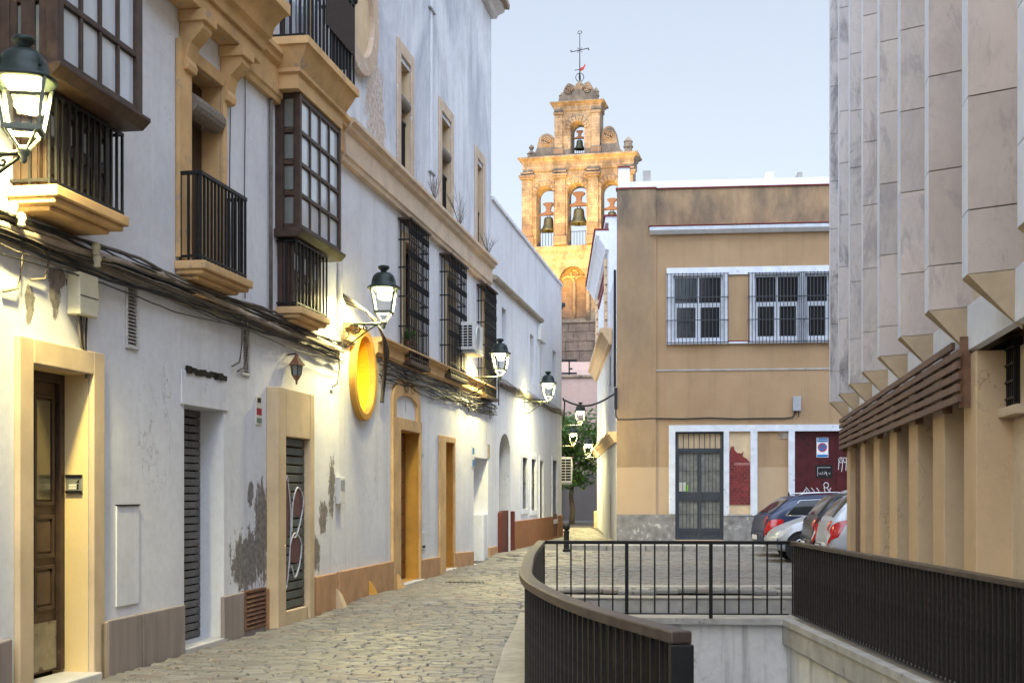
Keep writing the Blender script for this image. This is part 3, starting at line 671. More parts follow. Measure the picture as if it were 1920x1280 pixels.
# first bay, top left, with the shuttered stage and slab under it
o1_ = .52; u0, u1 = L.u(108, o1_), L.u(268, o1_); zb = L.z(108, 118, o1_)
b1 = bay(A, u0, u1, o1_, zb, zb+2.1, 4, [zb+.50, zb+1.10, zb+1.65], 2); sill(b1, u0, u1, o1_, zb)
o4 = .32; zb4 = L.z(90, 348, o4)
s1 = shutter_stage(A, L.u(94, o4), L.u(228, o4), o4, zb4, zb-.11, 4, 12)
slab(s1, L.u(94, o4)-.08, L.u(243, o4+.1), zb4, o4+.1, M['ochre'], 'slab', .26)
# moulded slab and screened balcony over the second bay
o5 = .53; u0, u1 = L.u(604, o5), L.u(676, o5); zt5 = L.z(604, 97, o5)
u0 = L.u(563, o2)-.12
cr = MB()
h = zt5-zt+.02; z0 = zt+.001
K = [(o2+.02, z0), (o2+.02, z0+.30*h), (o2+.06, z0+.34*h), (o2+.06, z0+.42*h), (o2+.10, z0+.56*h), (o5-.06, z0+.74*h), (o5-.04, z0+.82*h), (o5, z0+.84*h), (o5, z0+h)]
vs_ = []; n = len(K)
for o, z in K:
    e = o-o2; vs_ += [(u0-e, -.001, z), (u0-e, -o, z), (u1-.22+e*.8, -o, z), (u1-.22+e*.8, -.001, z)]
cr.v = vs_; cr.f = [(4*i+j, 4*i+j+1, 4*i+j+5, 4*i+j+4) for i in range(n-1) for j in range(3)]+[(4*n-4, 4*n-3, 4*n-2, 4*n-1), (0, 1, 2, 3)]
sb = cr.build('upper_balcony', M['ochre'], A)
railing(sb, u0-.16, u1-.12, o5-.06, zt5, zt5+1.15, 14, 4, .014)
ue = u1-.12
mat_o = MB().box(u0+.55, ue-.10, o5-.03, o5-.015, zt5+.42, zt5+1.05).build('woven_screen', M['mesh_mat'], sb); mat_o2 = MB().box(ue+.02, ue+.035, .15, o5-.1, zt5+.3, zt5+1.1).build('woven_screen', M['mesh_mat'], sb)
MB().lathe([(.01, -.05), (.05, -.03), (.06, 0), (.05, .03), (.01, .05)], (ue, -(o5-.06), zt5+1.2), 10).build('rail_knob', M['iron'], sb, smooth=True)
uw = rect(L, 527, 592, -190, 96)
ud = MB().box(uw[0], uw[1]+.1, .001, .03, zt5, zt5+2.3).build('french_window', M['wood'], A)
for a, c in ((.05, .30), (.34, .62), (.78, .98)):
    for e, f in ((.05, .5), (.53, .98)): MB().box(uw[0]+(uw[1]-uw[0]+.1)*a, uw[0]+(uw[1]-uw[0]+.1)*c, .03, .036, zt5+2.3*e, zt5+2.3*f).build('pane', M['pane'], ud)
MB().box(uw[0]+(uw[1]-uw[0])*.70, uw[0]+(uw[1]-uw[0])*.80, .03, .06, zt5, zt5+2.3).build('mullion', M['ochre'], ud)
vw = fthing(L, 'hanging_wires', 'two thin black wires hanging down the wall right of the balcony', 'cable')
for px, ya, yb in ((428, 148, 500), (456, 122, 560)): MB().tube([(L.u(px)+.01*math.sin(k), -.02, L.z(px, ya+(yb-ya)*k/9)) for k in range(10)], .006, 4).build('wire', M['cable'], vw)
# drain pipes on A
for px, z0_, z1_, nm in ((502, L.z(502, 600), L.z(502, 165), 'thin grey conduit between the balcony and the second bay'), (632, L.z(632, 640), L.z(632, 470), 'pale drainpipe at the corner by the lantern')):
    tag(MB().tube([(L.u(px), -.04, z0_), (L.u(px), -.04, z1_)], .022 if px < 600 else .04, 8).build('drainpipe', M['pipe'] if px > 600 else M['cable_grey'], smooth=True), nm, 'pipe')
    o = bpy.context.view_layer.objects.active; ob = [x for x in COL.objects if x.name.startswith('drainpipe')][-1]; ob.location = L.P; ob.rotation_euler = (0, 0, L.ang)
# ---- building B ---------------------------------------------------------------------------
PB = [(L.u(650), L.z(650, 985), .15, .35)]
M['wallB'] = white('white_limewash_middle', st=.45, patches=[(L.u(607), L.z(607, 1055), .1, .1)], zbase=.0)
M['wallBu'] = white('white_limewash_upper', st=.55, mould=.75, peel=None, patches=[(L.u(703), L.z(703, 190), .55, .75), (L.u(712), L.z(712, 250), .35, .5)], pcol=(.50, .42, .36))
M['wallC'] = white('cream_white_limewash_far', st=.45, zbase=-.15)
Bh = fthing(L, 'white_house', 'middle white house with caged windows, oval ochre niche and tall weathered upper wall', 'house')
ov = rect(L, 655, 696, 627, 778); ov_ = ((ov[0]+ov[1])/2, 0)
ocu = L.u(676); ocz = L.z(675, 703); oru = (L.u(697)-L.u(653))/2; orz = (L.z(675, 617)-L.z(675, 788))/2
OV = (ocu-oru*.80, ocu+oru*.80, ocz-orz*.84, ocz+orz*.84)
ad = rect(L, 747, 786, 805, 1084); ad = (ad[0], ad[1], .10, ad[3])
nd = rect(L, 832, 850, 828, 1060); nd = (nd[0], nd[1], .14, nd[3])
re_ = rect(L, 888, 915, 856, 1050); re_ = (re_[0], re_[1], .06, re_[3])
def gl_win(a, b, yt, yb): return rect(L, a, b, yt, yb)
GW = [gl_win(757, 779, 452, 655), gl_win(836, 851, 510, 690), gl_win(905, 915, 560, 725)]
UW = [rect(L, 749, 768, 110, 330), rect(L, 826, 844, 215, 418), rect(L, 893, 904, 302, 478)]
HB = [(OV[0], OV[1], OV[2], OV[3], .30, M['yellow'], M['yellow'], 'oval'), (*ad, .30, M['ochre_deep'], M['void']), (*nd, .26, M['ochre_deep'], M['wood_warm']),
      (*re_, .5, M['reveal_white'], M['reveal_white'])]
HB += [(*g, .22, M['cream'], M['void']) for g in GW]
zcor = 6.84
wallmesh(Bh, 'wall', M['wallB'], uA1, uB1, -.3, zcor, HB)
wallmesh(Bh, 'upper_wall', M['wallBu'], uA1, uB1, zcor, 12.6, [(*g, .30, M['cream'], M['void']) for g in UW])
MB().box(uA1, uB1, -7, -.6, -.3, 12.6).build('house_core', M['wallBu'], Bh)
MB().add([(uB1, 0, -.3), (uB1, 7, -.3), (uB1, 7, 12.6), (uB1, 0, 12.6)], [(0, 1, 2, 3)]).build('end_wall', M['wallBu'], Bh)
ev = MB(); ev.prof([(-7, 12.6), (.12, 12.6), (.16, 12.68), (.30, 12.74), (.32, 12.86), (-7, 13.0)], uA1, uB1+.06); ev.build('eaves', M['vent_white'], Bh)
r0 = random.Random(2); tl = None
for i in range(46):
    b = MB(); b.tube([(0, -.42, 12.86), (0, .3, 12.93)], .075, 8)
    if tl is None: tl = b.build('roof_tile', mat('old_roof_tile', (.30, .22, .16), .85, .3, 8, .3), Bh, smooth=True, loc=(uB1+.02, 0, 0))
    else: copy_part(tl, Bh, (uB1+.02-i*.17, 0, r0.uniform(-.01, .01)))
# oval niche ring, lower cornice, string course
A_ = ellipse(ocu, ocz, oru, orz, 48); B_ = ellipse(ocu, ocz, (OV[1]-OV[0])/2, (OV[3]-OV[2])/2, 48)
MB().ring(A_, B_, .001, .09).build('niche_ring', M['ochre_deep'], Bh, bev=.012)
lc0 = L.z(715, 672); lc1 = lc0+.27
MB().prof(sprof(lc0, lc1, .22), uA1+.03, ocu-oru-.0+.05).build('ledge', M['ochre'], Bh)
MB().prof(sprof(lc0, lc1, .22), ocu+oru-.05, L.u(931, .2)).build('ledge', M['ochre'], Bh)
MB().prof(sprof(SC0-.02, SC1, .26), uA1+.002, L.u(934, .26)).build('cornice', M['ochre_pale'] if 'ochre_pale' in M else mat('pale_ochre_cornice', (.66, .52, .38), .85, .12, 3, .3, 26, .008, wear=(.5, .4, .33), wearat=.6), Bh)
# overflow spout on the cornice
uo = L.u(768, .15); MB().lathe([(.03, 0), (.085, 0), (.09, .05), (.10, .2), (.085, .21), (.06, .2)], (uo, -.12, 6.42), 14, 0, 'y').build('spout', M['cream'], Bh, smooth=True)
bpy.context.scene.objects['spout'].rotation_euler = (0, 0, 0)
# arched doorway
so = .05; ua, ub = L.u(738, so), L.u(789, so); zsp = L.z(740, 752); ztp = L.z(762, 710)
tymp = rect(L, 748, 779, 742, 786)
def archpts(a, c, z0, zs_, zt, n=16): return [(a, z0)]+[((a+c)/2-(c-a)/2*math.cos(math.pi*i/n), zs_+(zt-zs_)*math.sin(math.pi*i/n)) for i in range(n+1)]+[(c, z0)]
zl_ = ad[3]+.20
Ao = archpts(ua, ub, zl_, zsp, ztp); Ai = archpts(ua+.22, ub-.22, zl_, zsp-.02, ztp-.30)
b = MB(); n = len(Ao); b.v = [(u, -so, z) for u, z in Ao]+[(u, -so, z) for u, z in Ai]+[(u, -.001, z) for u, z in Ao]+[(u, -.001, z) for u, z in Ai]
b.f = [(i, i+1, n+i+1, n+i) for i in range(n-1)]+[(i, 2*n+i, 2*n+i+1, i+1) for i in range(n-1)]+[(n+i, n+i+1, 3*n+i+1, 3*n+i) for i in range(n-1)]
b.build('arch_surround', M['ochre'], Bh)
b = MB(); b.box(ua, ad[0], .001, so, 0, zl_); b.box(ad[1], ub, .001, so, 0, zl_); b.box(ad[0], ad[1], .001, so, ad[3], zl_); b.build('door_surround', M['ochre'], Bh, bev=.01)
MB().box((ua+ub)/2-.02, (ua+ub)/2+.02, .002, .012, zsp-.12, zsp+.06).build('tympanum_keyhole', M['box_grey'], Bh)
dr = MB().box(ad[0], ad[1], -.30, -.265, ad[2], ad[3]).build('door', M['wood_paint'], Bh)
panels(dr, 'door_board', M['wood_warm'], ad[0]+.02, ad[1]-.02, ad[2]+.02, ad[3]-.02, 9, -.245, .02, True, .004)
MB().box(ad[0]-.04, ad[1]+.04, -.24, .10, -.1, .09).build('doorstep', M['step'], Bh, bev=.012)
# narrow doorway
ua, ub = L.u(826, so), L.u(853, so); zt = L.z(826, 815, so)
b = MB(); b.box(ua, nd[0], .001, so, 0, zt); b.box(nd[1], ub, .001, so, 0, zt); b.box(nd[0], nd[1], .001, so, nd[3], zt); b.build('door_surround', M['ochre'], Bh, bev=.01)
dr = MB().box(nd[0], nd[1], -.26, -.225, nd[2], nd[3]).build('door', M['wood_warm'], Bh)
for za, zb in ((.25, .9), (1.0, 1.6), (1.7, nd[3]-.1)): MB().box(nd[0]+.12, nd[1]-.12, -.225, -.21, za, zb).build('door_panel', M['wood_warm'], dr, bev=.012)
MB().box(nd[0]-.02, nd[1]+.02, -.22, .09, -.1, .13).build('doorstep', M['step'], Bh, bev=.012)
MB().box(re_[1]-.5, re_[1]-.001, -.42, -.005, .061, 1.15).build('low_pier', M['reveal_white'], Bh, bev=.03)
# plinth runs and buttress lumps
for a, b_, ya, yb, m in ((637, 739, 1071, 1051, 'tan_plinth'), (790, 826, 1049, 1043, 'tan_plinth'), (853, 889, 1036, 1033, 'tan_plinth'), (919, 934, 1026, 1023, 'tan_plinth'), (593, 632, 1081, 1073, 'tan_plinth')):
    plinth(a, b_, ya, yb, .05, M[m])
for px, m in ((627, M['cream']), (689, M['ochre_deep']), (742, M['ochre'])):
    uu = L.u(px); MB().add([(uu-.10, 0, -.1), (uu-.10, -.20, -.1), (uu+.14, -.20, -.1), (uu+.14, 0, -.1), (uu-.09, -.03, .30), (uu-.09, -.07, .28), (uu+.12, -.07, .20), (uu+.12, -.03, .22)],
        [(0, 1, 2, 3), (4, 5, 6, 7), (0, 1, 5, 4), (1, 2, 6, 5), (2, 3, 7, 6), (3, 0, 4, 7)]).build('wheel_guard', m, Bh if px > 632 else A)
# ---- caged windows -------------------------------------------------------------------------
def cage(px0, px1, yt, yb, o1, i, lab, plant):
    u0, u1 = L.u(px0, o1), L.u(px1, o1); zt, zb = L.z(px0, yt, o1), L.z(px0, yb, o1)
    g = GW[i]
    wn = frame_rect(MB(), g[0], g[1], g[2], g[3], .09, -.16, -.11).build('window', M['wood'], Bh); MB().box(g[0]+.08, g[1]-.08, -.15, -.14, g[2]+.08, g[3]-.08).build('pane', M['pane_dark'], wn)
    MB().box((g[0]+g[1])/2-.035, (g[0]+g[1])/2+.035, -.139, -.10, g[2]+.09, g[3]-.09).build('mullion', M['wood'], wn)
    frame_rect(MB(), g[0]-.16, g[1]+.16, g[2]-.05, g[3]+.16, .16, .001, .03, False).build('window_surround', M['cream'], Bh, bev=.008)
    T = fthing(L, 'window_cage', lab, 'window grille', 'iron cages over the first-floor windows')
    MB().box(u0-.06, u1+.04, .001, o1+.05, zt, zt+.035).build('top_board', M['wood'], T)
    MB().box(u0-.04, u1+.04, .001, o1+.04, zb-.10, zb-.02).build('sill_board', M['wood'], T, bev=.01)
    nb = 11; r = .009; bar = None
    pos = [(u0+(u1-u0)*k/nb, o1) for k in range(nb+1)]+[(u0, o1*.5), (u0, .04), (u1, o1*.5)]
    for u, o in pos:
        if bar is None: bar = MB().box(-r, r, -r, r, zb-.02, zt).build('bar', M['iron'], T, loc=(u, -o, 0))
        else: copy_part(bar, T, (u, -o, 0))
    H = zt-zb
    for f in (.02, .235, .45, .66, .86):
        z = zb+H*f; rr = .012; A2 = [(u0-rr, 0), (u0-rr, o1+rr), (u1+rr, o1+rr), (u1+rr, 0), (u1-rr, 0), (u1-rr, o1-rr), (u0+rr, o1-rr), (u0+rr, 0)]
        MB().add([(a, -c, q) for q in (z-rr, z+rr) for a, c in A2], [(k, (k+1) % 8, 8+(k+1) % 8, 8+k) for k in range(8)]+[(0, 1, 6, 7), (1, 2, 5, 6), (2, 3, 4, 5), (8, 15, 14, 9), (9, 14, 13, 10), (10, 13, 12, 11)]).build('cross_bar', M['iron'], T)
    kn = None
    for f in (.34, .55, .76, .93):
        for k in range(nb+1):
            if kn is None: kn = MB().lathe([(.01, -.055), (.024, -.035), (.014, -.012), (.026, 0), (.014, .012), (.024, .035), (.01, .055)], (0, 0, 0), 6).build('collar', M['iron'], T, loc=(u0+(u1-u0)*k/nb, -o1, zb+H*f))
            else: copy_part(kn, T, (u0+(u1-u0)*k/nb, -o1, zb+H*f))
    for k in range(9):   # ornamental apron
        u = u0+(u1-u0)*(k+.5)/9; pts = [(u+.05*math.cos(t)*(1-t/9), -o1-.012, zb+.11+.07*math.sin(t)*(1-t/9)) for t in [j*.6 for j in range(12)]]
        MB().tube(pts, .008, 4).build('apron_scroll', M['iron'], T)
    MB().box(u0, u1, o1+.004, o1+.014, zb+.20, zb+.215).build('apron_rail', M['iron'], T)
    return T
cage(768, 803, 412, 672, .19, 0, 'first iron window cage, nearest the oval niche, with a green plant inside', True)
cage(843, 874, 478, 698, .19, 1, 'second iron window cage, beside the air conditioner', False)
cage(910, 930, 535, 737, .19, 2, 'third iron window cage, behind the middle lantern', False)
# upper windows with low grilles and reed blinds
for i, g in enumerate(UW):
    frame_rect(MB(), g[0]-.22, g[1]+.22, g[2]-.02, g[3]+.30, .22, .001, .035, False).build('window_surround', mat('faded_ochre_surround', (.56, .43, .32), .85, .15, 3, .3, wear=(.62, .58, .53), wearat=.58) if i == 0 else bpy.data.materials['faded_ochre_surround'], Bh, bev=.01)
    wn = MB().box(g[0], g[1], -.30, -.27, g[2], g[3]).build('window', M['wood'], Bh); MB().box(g[0]+.1, g[1]-.1, -.27, -.262, g[2]+1.0, g[3]-.12).build('pane', M['pane_dark'], wn)
    gr = MB().box(g[0], g[1], -.10, -.06, g[2]+1.02, g[2]+1.06).build('window_guard', M['iron'], Bh); bar = None
    for k in range(8):
        u = g[0]+.05+(g[1]-g[0]-.1)*k/7
        if bar is None: bar = MB().box(-.010, .010, -.09, -.07, g[2], g[2]+1.02).build('bar', M['iron'], gr, loc=(u, 0, 0))
        else: copy_part(bar, gr, (u, 0, 0))
    if i < 2:
        zz = g[3]-.62
        rb = MB().lathe([(.03, 0), (.10, .01), (.105, .3), (.10, g[1]-g[0]-.06), (.03, g[1]-g[0]-.05)], (g[0]+.03, .06, zz), 14, 0, 'x').build('rolled_blind', M['blind'])
        rb.location = L.P; rb.rotation_euler = (0, 0, L.ang); tag(rb, ['rolled blind in the first tall upper window', 'rolled blind in the second tall upper window'][i], 'blind')
# big round moulding, top
rc = (L.u(678), L.z(676, 35)); rr_u, rr_z = 1.02, 1.1
MB().ring(ellipse(L.u(668), L.z(668, 15), .95, .98), ellipse(L.u(668), L.z(668, 15), .66, .70), .001, .10).build('round_moulding', bpy.data.materials['faded_ochre_surround'], Bh, bev=.015)
MB().poly(ellipse(L.u(668), L.z(668, 15), .66, .70), .001, .02).build('round_panel', M['cream'], Bh)
# wall streak of a removed pipe + brackets
pu = L.u(808); MB().box(pu-.07, pu+.07, .001, .02, 7.0, 12.5).build('pipe_chase', M['reveal_white'], Bh, bev=.008)
for z in (L.z(808, 20), L.z(808, 325)): MB().box(pu-.22, pu+.22, .001, .05, z-.012, z+.012).build('pipe_bracket', M['box_grey'], Bh)
# ---- building C ---------------------------------------------------------------------------
C_ = fthing(L, 'white_house', 'farthest white house on the left with brown plinth and arched dark doorway', 'house')
zC = L.z(925, 377)
arc = rect(L, 936, 957, 810, 1040); arc = (arc[0], arc[1], .12, arc[3])
WC = [rect(L, 978, 988, 857, 955), rect(L, 995, 1004, 860, 958), rect(L, 1011, 1018, 863, 975), rect(L, 1035, 1044, 862, 975), rect(L, 941, 949, 575, 640), rect(L, 994, 1001, 625, 715), rect(L, 1036, 1043, 655, 745)]
HC = [(*arc, .32, M['reveal_white'], M['void'], arc[3]-.55)]+[(*g, .18, M['reveal_white'], M['pane_dark']) for g in WC]
wallmesh(C_, 'wall', M['wallC'], uB1, uC1, -.3, zC, HC)
MB().box(uB1+.01, uC1, -8, -.6, -.3, zC-.02).build('house_core', M['wallC'], C_); MB().add([(uC1, 0, -.3), (uC1, 8, -.3), (uC1, 8, zC), (uC1, 0, zC)], [(0, 1, 2, 3)]).build('end_wall', M['wallC'], C_)
MB().prof([(-8, zC-.019), (.05, zC-.019), (.05, zC+.06), (-8, zC+.1)], uB1+.01, uC1+.04).build('coping', M['reveal_white'], C_)
M['brown_plinth'] = mat('brown_plinth', (.30, .125, .05), .8, .2, 4, .25, 30, .006, wear=(.42, .25, .14), wearat=.66)
M['maroon'] = mat('maroon_boards', (.13, .035, .025), .6, .2, 6, .25, 40, .004)
pz0 = .92
MB().box(arc[1]+.12, WC[3][0], .001, .05, -.2, L.z(963, 977)).build('plinth', M['brown_plinth'], C_, bev=.01); MB().box(WC[3][1], uC1, .001, .05, -.2, L.z(963, 977)).build('plinth', M['brown_plinth'], C_, bev=.01)
MB().box(WC[3][0], WC[3][1], .001, .05, -.2, .25).build('plinth', M['brown_plinth'], C_); MB().box(WC[3][0]+.02, WC[3][1]-.02, .001, .012, .25, .95).build('cellar_hatch', M['maroon'], C_)
for a, c in ((arc[0]-.22, arc[0]), (arc[1], arc[1]+.115)): MB().box(a, c, .001, .10, -.2, 1.16).build('door_pier', M['maroon'], C_, bev=.02)
dr = MB().box(arc[0], arc[1], -.10, -.05, .14, 1.18).build('half_door', M['maroon'], C_); MB().box(arc[0]-.02, arc[1]+.02, -.3, .08, -.1, .13).build('doorstep', M['step'], C_, bev=.01)
MB().box(arc[0]+.3, arc[0]+.36, -.28, -.26, 1.2, arc[3]-.1).build('door_bar', M['iron'], C_)
for g in WC[:4]:
    frame_rect(MB(), g[0]-.14, g[1]+.14, g[2]-.12, g[3]+.14, .14, .001, .03).build('window_surround', M['reveal_white'], C_, bev=.008)
    gr = MB().box(g[0]+.02, g[1]-.02, -.05, -.03, (g[2]+g[3])/2-.012, (g[2]+g[3])/2+.012).build('window_grille', M['iron'], C_)
    for k in range(5): MB().box(g[0]+.06+(g[1]-g[0]-.12)*k/4-.009, g[0]+.06+(g[1]-g[0]-.12)*k/4+.009, -.05, -.032, g[2], g[3]).build('bar', M['iron'], gr)
zz = L.z(932, 528); MB().prof([(.001, zz-.07), (.10, zz-.07), (.13, zz-.02), (.13, zz+.03), (.001, zz+.06)], uB1+.05, L.u(1012)).build('roof_gutter', M['conduit'], C_)
jb = fthing(L, 'junction_box', 'pale junction box high on the far white house', 'junction box'); q = rect(L, 1014, 1025, 608, 636, .1)
MB().box(q[0], q[1], .001, .10, q[2], q[3]).build('case', M['box_white'], jb, bev=.01); MB().tube([((q[0]+q[1])/2, -.03, q[2]), ((q[0]+q[1])/2, -.03, q[2]-1.5)], .02, 6).build('conduit', M['pipe'], jb)
# hidden continuation of the left side beyond the bend of the alley
FL = fthing(Fr((1.35, 43.6), (.0, 1)), 'white_house', 'white house round the bend of the alley, only its lamp arms show', 'house')
MB().box(.15, 16, -5, 0, -.3, 5.2).build('wall', M['wallC'], FL)
# ---- air conditioner ------------------------------------------------------------------------
def aircon(fr, u0, u1, z0, z1, o1, lab):
    T = fthing(fr, 'air_conditioner', lab, 'air conditioner')
    MB().box(u0, u1, .10, o1, z0, z1).build('case', M['box_white'], T, bev=.015)
    zm = (z0+z1)/2; um = u0+(u1-u0)*.42; r_ = (z1-z0)*.42
    MB().ring([(um+r_*1.0*math.cos(a), zm+r_*math.sin(a)) for a in [k*.2618 for k in range(24)]], [(um+r_*.9*math.cos(a), zm+r_*.9*math.sin(a)) for a in [k*.2618 for k in range(24)]], o1, o1+.02).build('fan_ring', M['box_white'], T)
    MB().poly([(um+r_*.9*math.cos(a), zm+r_*.9*math.sin(a)) for a in [k*.2618 for k in range(24)]], o1, o1+.004).build('fan_grille', M['box_grey'], T)
    for k in range(8):
        for j in range(3): MB().box(u0-.004, u0+.001, .13+(o1-.16)*j/3+.01, .13+(o1-.16)*(j+1)/3-.01, z0+.06+(z1-z0-.12)*(k+.15)/8, z0+.06+(z1-z0-.12)*(k+.85)/8).build('side_slot', M['void'], T)
    MB().box(u0+.05, u1-.05, .001, o1+.02, z0-.06, z0-.002).build('shelf', M['box_grey'], T, bev=.006)
    return T
q = rect(L, 886, 903, 603, 655, .42); aircon(L, q[0], q[0]+.95, q[2], q[3], .45, 'white air conditioner on the wall between the second and third cages')
q2 = Fr((1.35, 43.6), (0, 1)); aircon(q2, 2.0, 2.9, q2.z(1068, 905, .7), q2.z(1068, 858, .7), .74, 'white air conditioner on a shelf at the bend of the alley')
# ---- cables along the ledge -----------------------------------------------------------------
rc_ = random.Random(11)
def run(T, u0, u1, zf, r, m, amp, o, step=.22, ph=0):
    pts = []; u = u0; z_ = 0
    while u < u1:
        z_ += rc_.uniform(-1, 1)*amp*.35; z_ *= .85
        pts.append((u, -(o+rc_.uniform(-.006, .006)), zf(u)+z_)); u += step*rc_.uniform(.7, 1.3)
    MB().tube(pts, r, 5).build('cable' if r < .03 else 'conduit', M[m], T, smooth=True)
zA = lambda u: 3.64+.015*math.sin(u*1.3); kA = fthing(L, 'cable_bundle', 'thick sagging bundle of cables along the ledge of the nearest house', 'cables')
MB().prof([(.001, 3.50), (.035, 3.52), (.05, 3.58), (.045, 3.66), (.001, 3.70)], -1.5, uA1).build('dusty_ledge', M['conduit'], kA)
run(kA, -1, uA1, lambda u: 3.60+.03*math.sin(u*1.1)-.03*math.sin(u*.4), .042, 'conduit', .03, .075)
run(kA, -1, uA1-1, lambda u: 3.68+.03*math.sin(u*.9+1), .032, 'conduit', .03, .065)
for k in range(14): run(kA, -1, uA1+.1, (lambda k: lambda u: 3.72-.022*k+.02*math.sin(u*1.7+k)+(-.05*abs(math.sin(u*.9+k*.7)) if k > 12 else 0))(k), rc_.choice((.007, .009, .012, .016)), rc_.choice(('cable', 'cable', 'cable_grey')), .035, .06+.05*rc_.random())
for u, dz in ((L.u(20), .5), (L.u(70), .35), (L.u(440), .62), (L.u(450), .66), (L.u(625), .55)):
    MB().tube([(u, -.08, 3.62), (u+.05, -.07, 3.62-dz*.5), (u+.02, -.05, 3.62-dz*.9), (u-.15, -.03, 3.62-dz)], .012, 5).build('hanging_cable', M['cable_grey'], kA, smooth=True)
for px, z in ((25, 3.72), (40, 3.66), (180, 3.66), (182, 3.56)): MB().lathe([(.02, -.05), (.035, -.04), (.025, -.01), (.04, .01), (.03, .045), (.012, .06)], (L.u(px, .15), -.15, z), 10).build('insulator', M['box_cream'], kA, smooth=True)
kB = fthing(L, 'cable_bundle', 'tangle of black cables under the ochre ledge of the middle house', 'cables')
for k in range(16): run(kB, L.u(699)+rc_.random()*.4, L.u(925), (lambda k: lambda u: lc0-.03-.02*k*.8+.03*math.sin(u*1.3+k*2)-.10*abs(math.sin(u*.8+k*.5))*(k/16))(k), rc_.choice((.007, .009, .012)), rc_.choice(('cable', 'cable_grey', 'cable')), .05, .05+.05*rc_.random())
for k in range(9):
    u = rc_.uniform(L.u(720), L.u(920)); MB().tube([(u+.12*math.cos(t), -.07, lc0-.30+.13*math.sin(t)) for t in [j*.5 for j in range(13)]], .006, 4).build('cable_loop', M['cable'], kB, smooth=True)
kL = fthing(L, 'cable_bundle', 'drooping cables running down from the corner lantern', 'cables')
for k in range(6):
    f = .03*k; MB().tube([(uA1+.02+f*.3, -.05-f*.4, 4.42-f), (uA1+.10, -.25-f, 4.28-f*.8), (uA1+.18, -.50-f*.5, 4.06-f), (uA1+.75+f, -.46, 3.86), (uA1+1.55+f*2, -.26, 3.62+f), (uA1+2.05+f, -.12, 3.30+f), (uA1+2.0+f, -.09, 3.02), (uA1+2.3, -.06, lc0-.05)], .013, 5).build('cable', M['cable' if k % 2 else 'cable_grey'], kL, smooth=True)
kC = fthing(L, 'cable_bundle', 'weathered cables along the far white house below its lantern', 'cables')
zc_ = L.z(940, 718); MB().prof([(.001, zc_-.09), (.05, zc_-.07), (.05, zc_+.0), (.001, zc_+.04)], L.u(932), uC1-.05).build('dusty_ledge', M['conduit'], kC)
for k in range(10): run(kC, L.u(932), uC1-.05, (lambda k: lambda u: zc_+.05-.022*k+.02*math.sin(u*1.6+k))(k), rc_.choice((.008, .011)), rc_.choice(('cable', 'cable_grey', 'conduit')), .04, .06+.03*rc_.random())
MB().tube([(L.u(935, .1), -.1, zc_+.45), (L.u(935, .1), -.1, zc_-.6)], .014, 5).build('cable', M['cable'], kC)
# small signs, boxes, house fittings
pl = fthing(L, 'enamel_plaque', 'narrow printed plaque with a red band beside the graffiti shutter', 'plaque'); q = rect(L, 479, 489, 742, 795)
MB().box(q[0], q[1], .001, .012, q[2], q[3]).build('plate', M['paper'], pl); H = q[3]-q[2]
MB().box(q[0]+.004, q[1]-.004, .012, .014, q[2]+.34*H, q[2]+.58*H).build('red_band', M['red_print'], pl); MB().box(q[0]+.004, q[1]-.004, .012, .014, q[2]+.06*H, q[2]+.24*H).build('green_print', M['green_print'], pl); MB().box(q[0]+.03, q[1]-.03, .012, .014, q[2]+.78*H, q[2]+.95*H).build('crest', M['iron'], pl)
mb_ = fthing(L, 'meter_box', 'small white box in chipped plaster beside the corner', 'meter box'); q = rect(L, 629, 638, 894, 944)
MB().box(q[0], q[1], .001, .07, q[2], q[3]).build('case', M['box_white'], mb_, bev=.008); MB().box(q[0]+.02, q[1]-.02, .07, .074, (q[2]+q[3])/2, q[3]-.04).build('window', M['box_grey'], mb_)
for px0, px1, yt, yb, nm, lab in ((789, 796, 997, 1030, 'gas_hatch', 'small white gas hatch low beside the arched doorway'), (789.5, 793, 838, 852, 'number_plaque', 'tiny house number plaque beside the arched doorway'), (884, 888, 835, 875, 'tile_sign', 'narrow blue tile sign beside the white recess'), (914, 917, 832, 858, 'brass_plate', 'thin brown plate right of the white recess')):
    T = fthing(L, nm, lab, 'sign' if 'hatch' not in nm else 'hatch'); q = rect(L, px0, px1, yt, yb)
    MB().box(q[0], q[1], .001, .02, q[2], q[3]).build('plate', M['box_white'] if nm != 'brass_plate' else M['conduit'], T, bev=.004); H = q[3]-q[2]
    if nm == 'tile_sign':
        for k in range(2): MB().box(q[0]+.01, q[1]-.01, .02, .023, q[2]+H*(.05+.55*k), q[2]+H*(.35+.55*k)).build('tile', M['blue_print'], T)
    if nm == 'gas_hatch': MB().box(q[0]+.03, q[1]-.03, .02, .023, q[2]+.03, q[2]+.07).build('vent_slot', M['iron'], T)
# little unlit wall lantern
ul = fthing(L, 'wall_lantern', 'small unlit old lantern above the graffiti shutter', 'lantern', u=L.u(556, .12), o=0, z=L.z(556, 690, .12)); ul.scale = (.75, .75, .75)
MB().lathe([(.05, -.16), (.075, -.12), (.10, .02), (.10, .05)], (0, -.16, 0), 6).build('glass_body', M['pane_side'], ul)
for k in range(6):
    th = math.pi*2*(k+.5)/6+math.pi/6*0; MB().tube([(.078*math.cos(th), -.16+.078*math.sin(th), -.12), (.104*math.cos(th), -.16+.104*math.sin(th), .05)], .008, 4).build('corner_bar', M['iron'], ul)
MB().lathe([(.15, .045), (.13, .07), (.06, .16), (.03, .2), (.03, .22), (.01, .25)], (0, -.16, 0), 6).build('roof', M['vent_brown'], ul); MB().lathe([(.075, -.12), (.05, -.17), (.02, -.21), (.015, -.27)], (0, -.16, 0), 8).build('base', M['vent_brown'], ul)
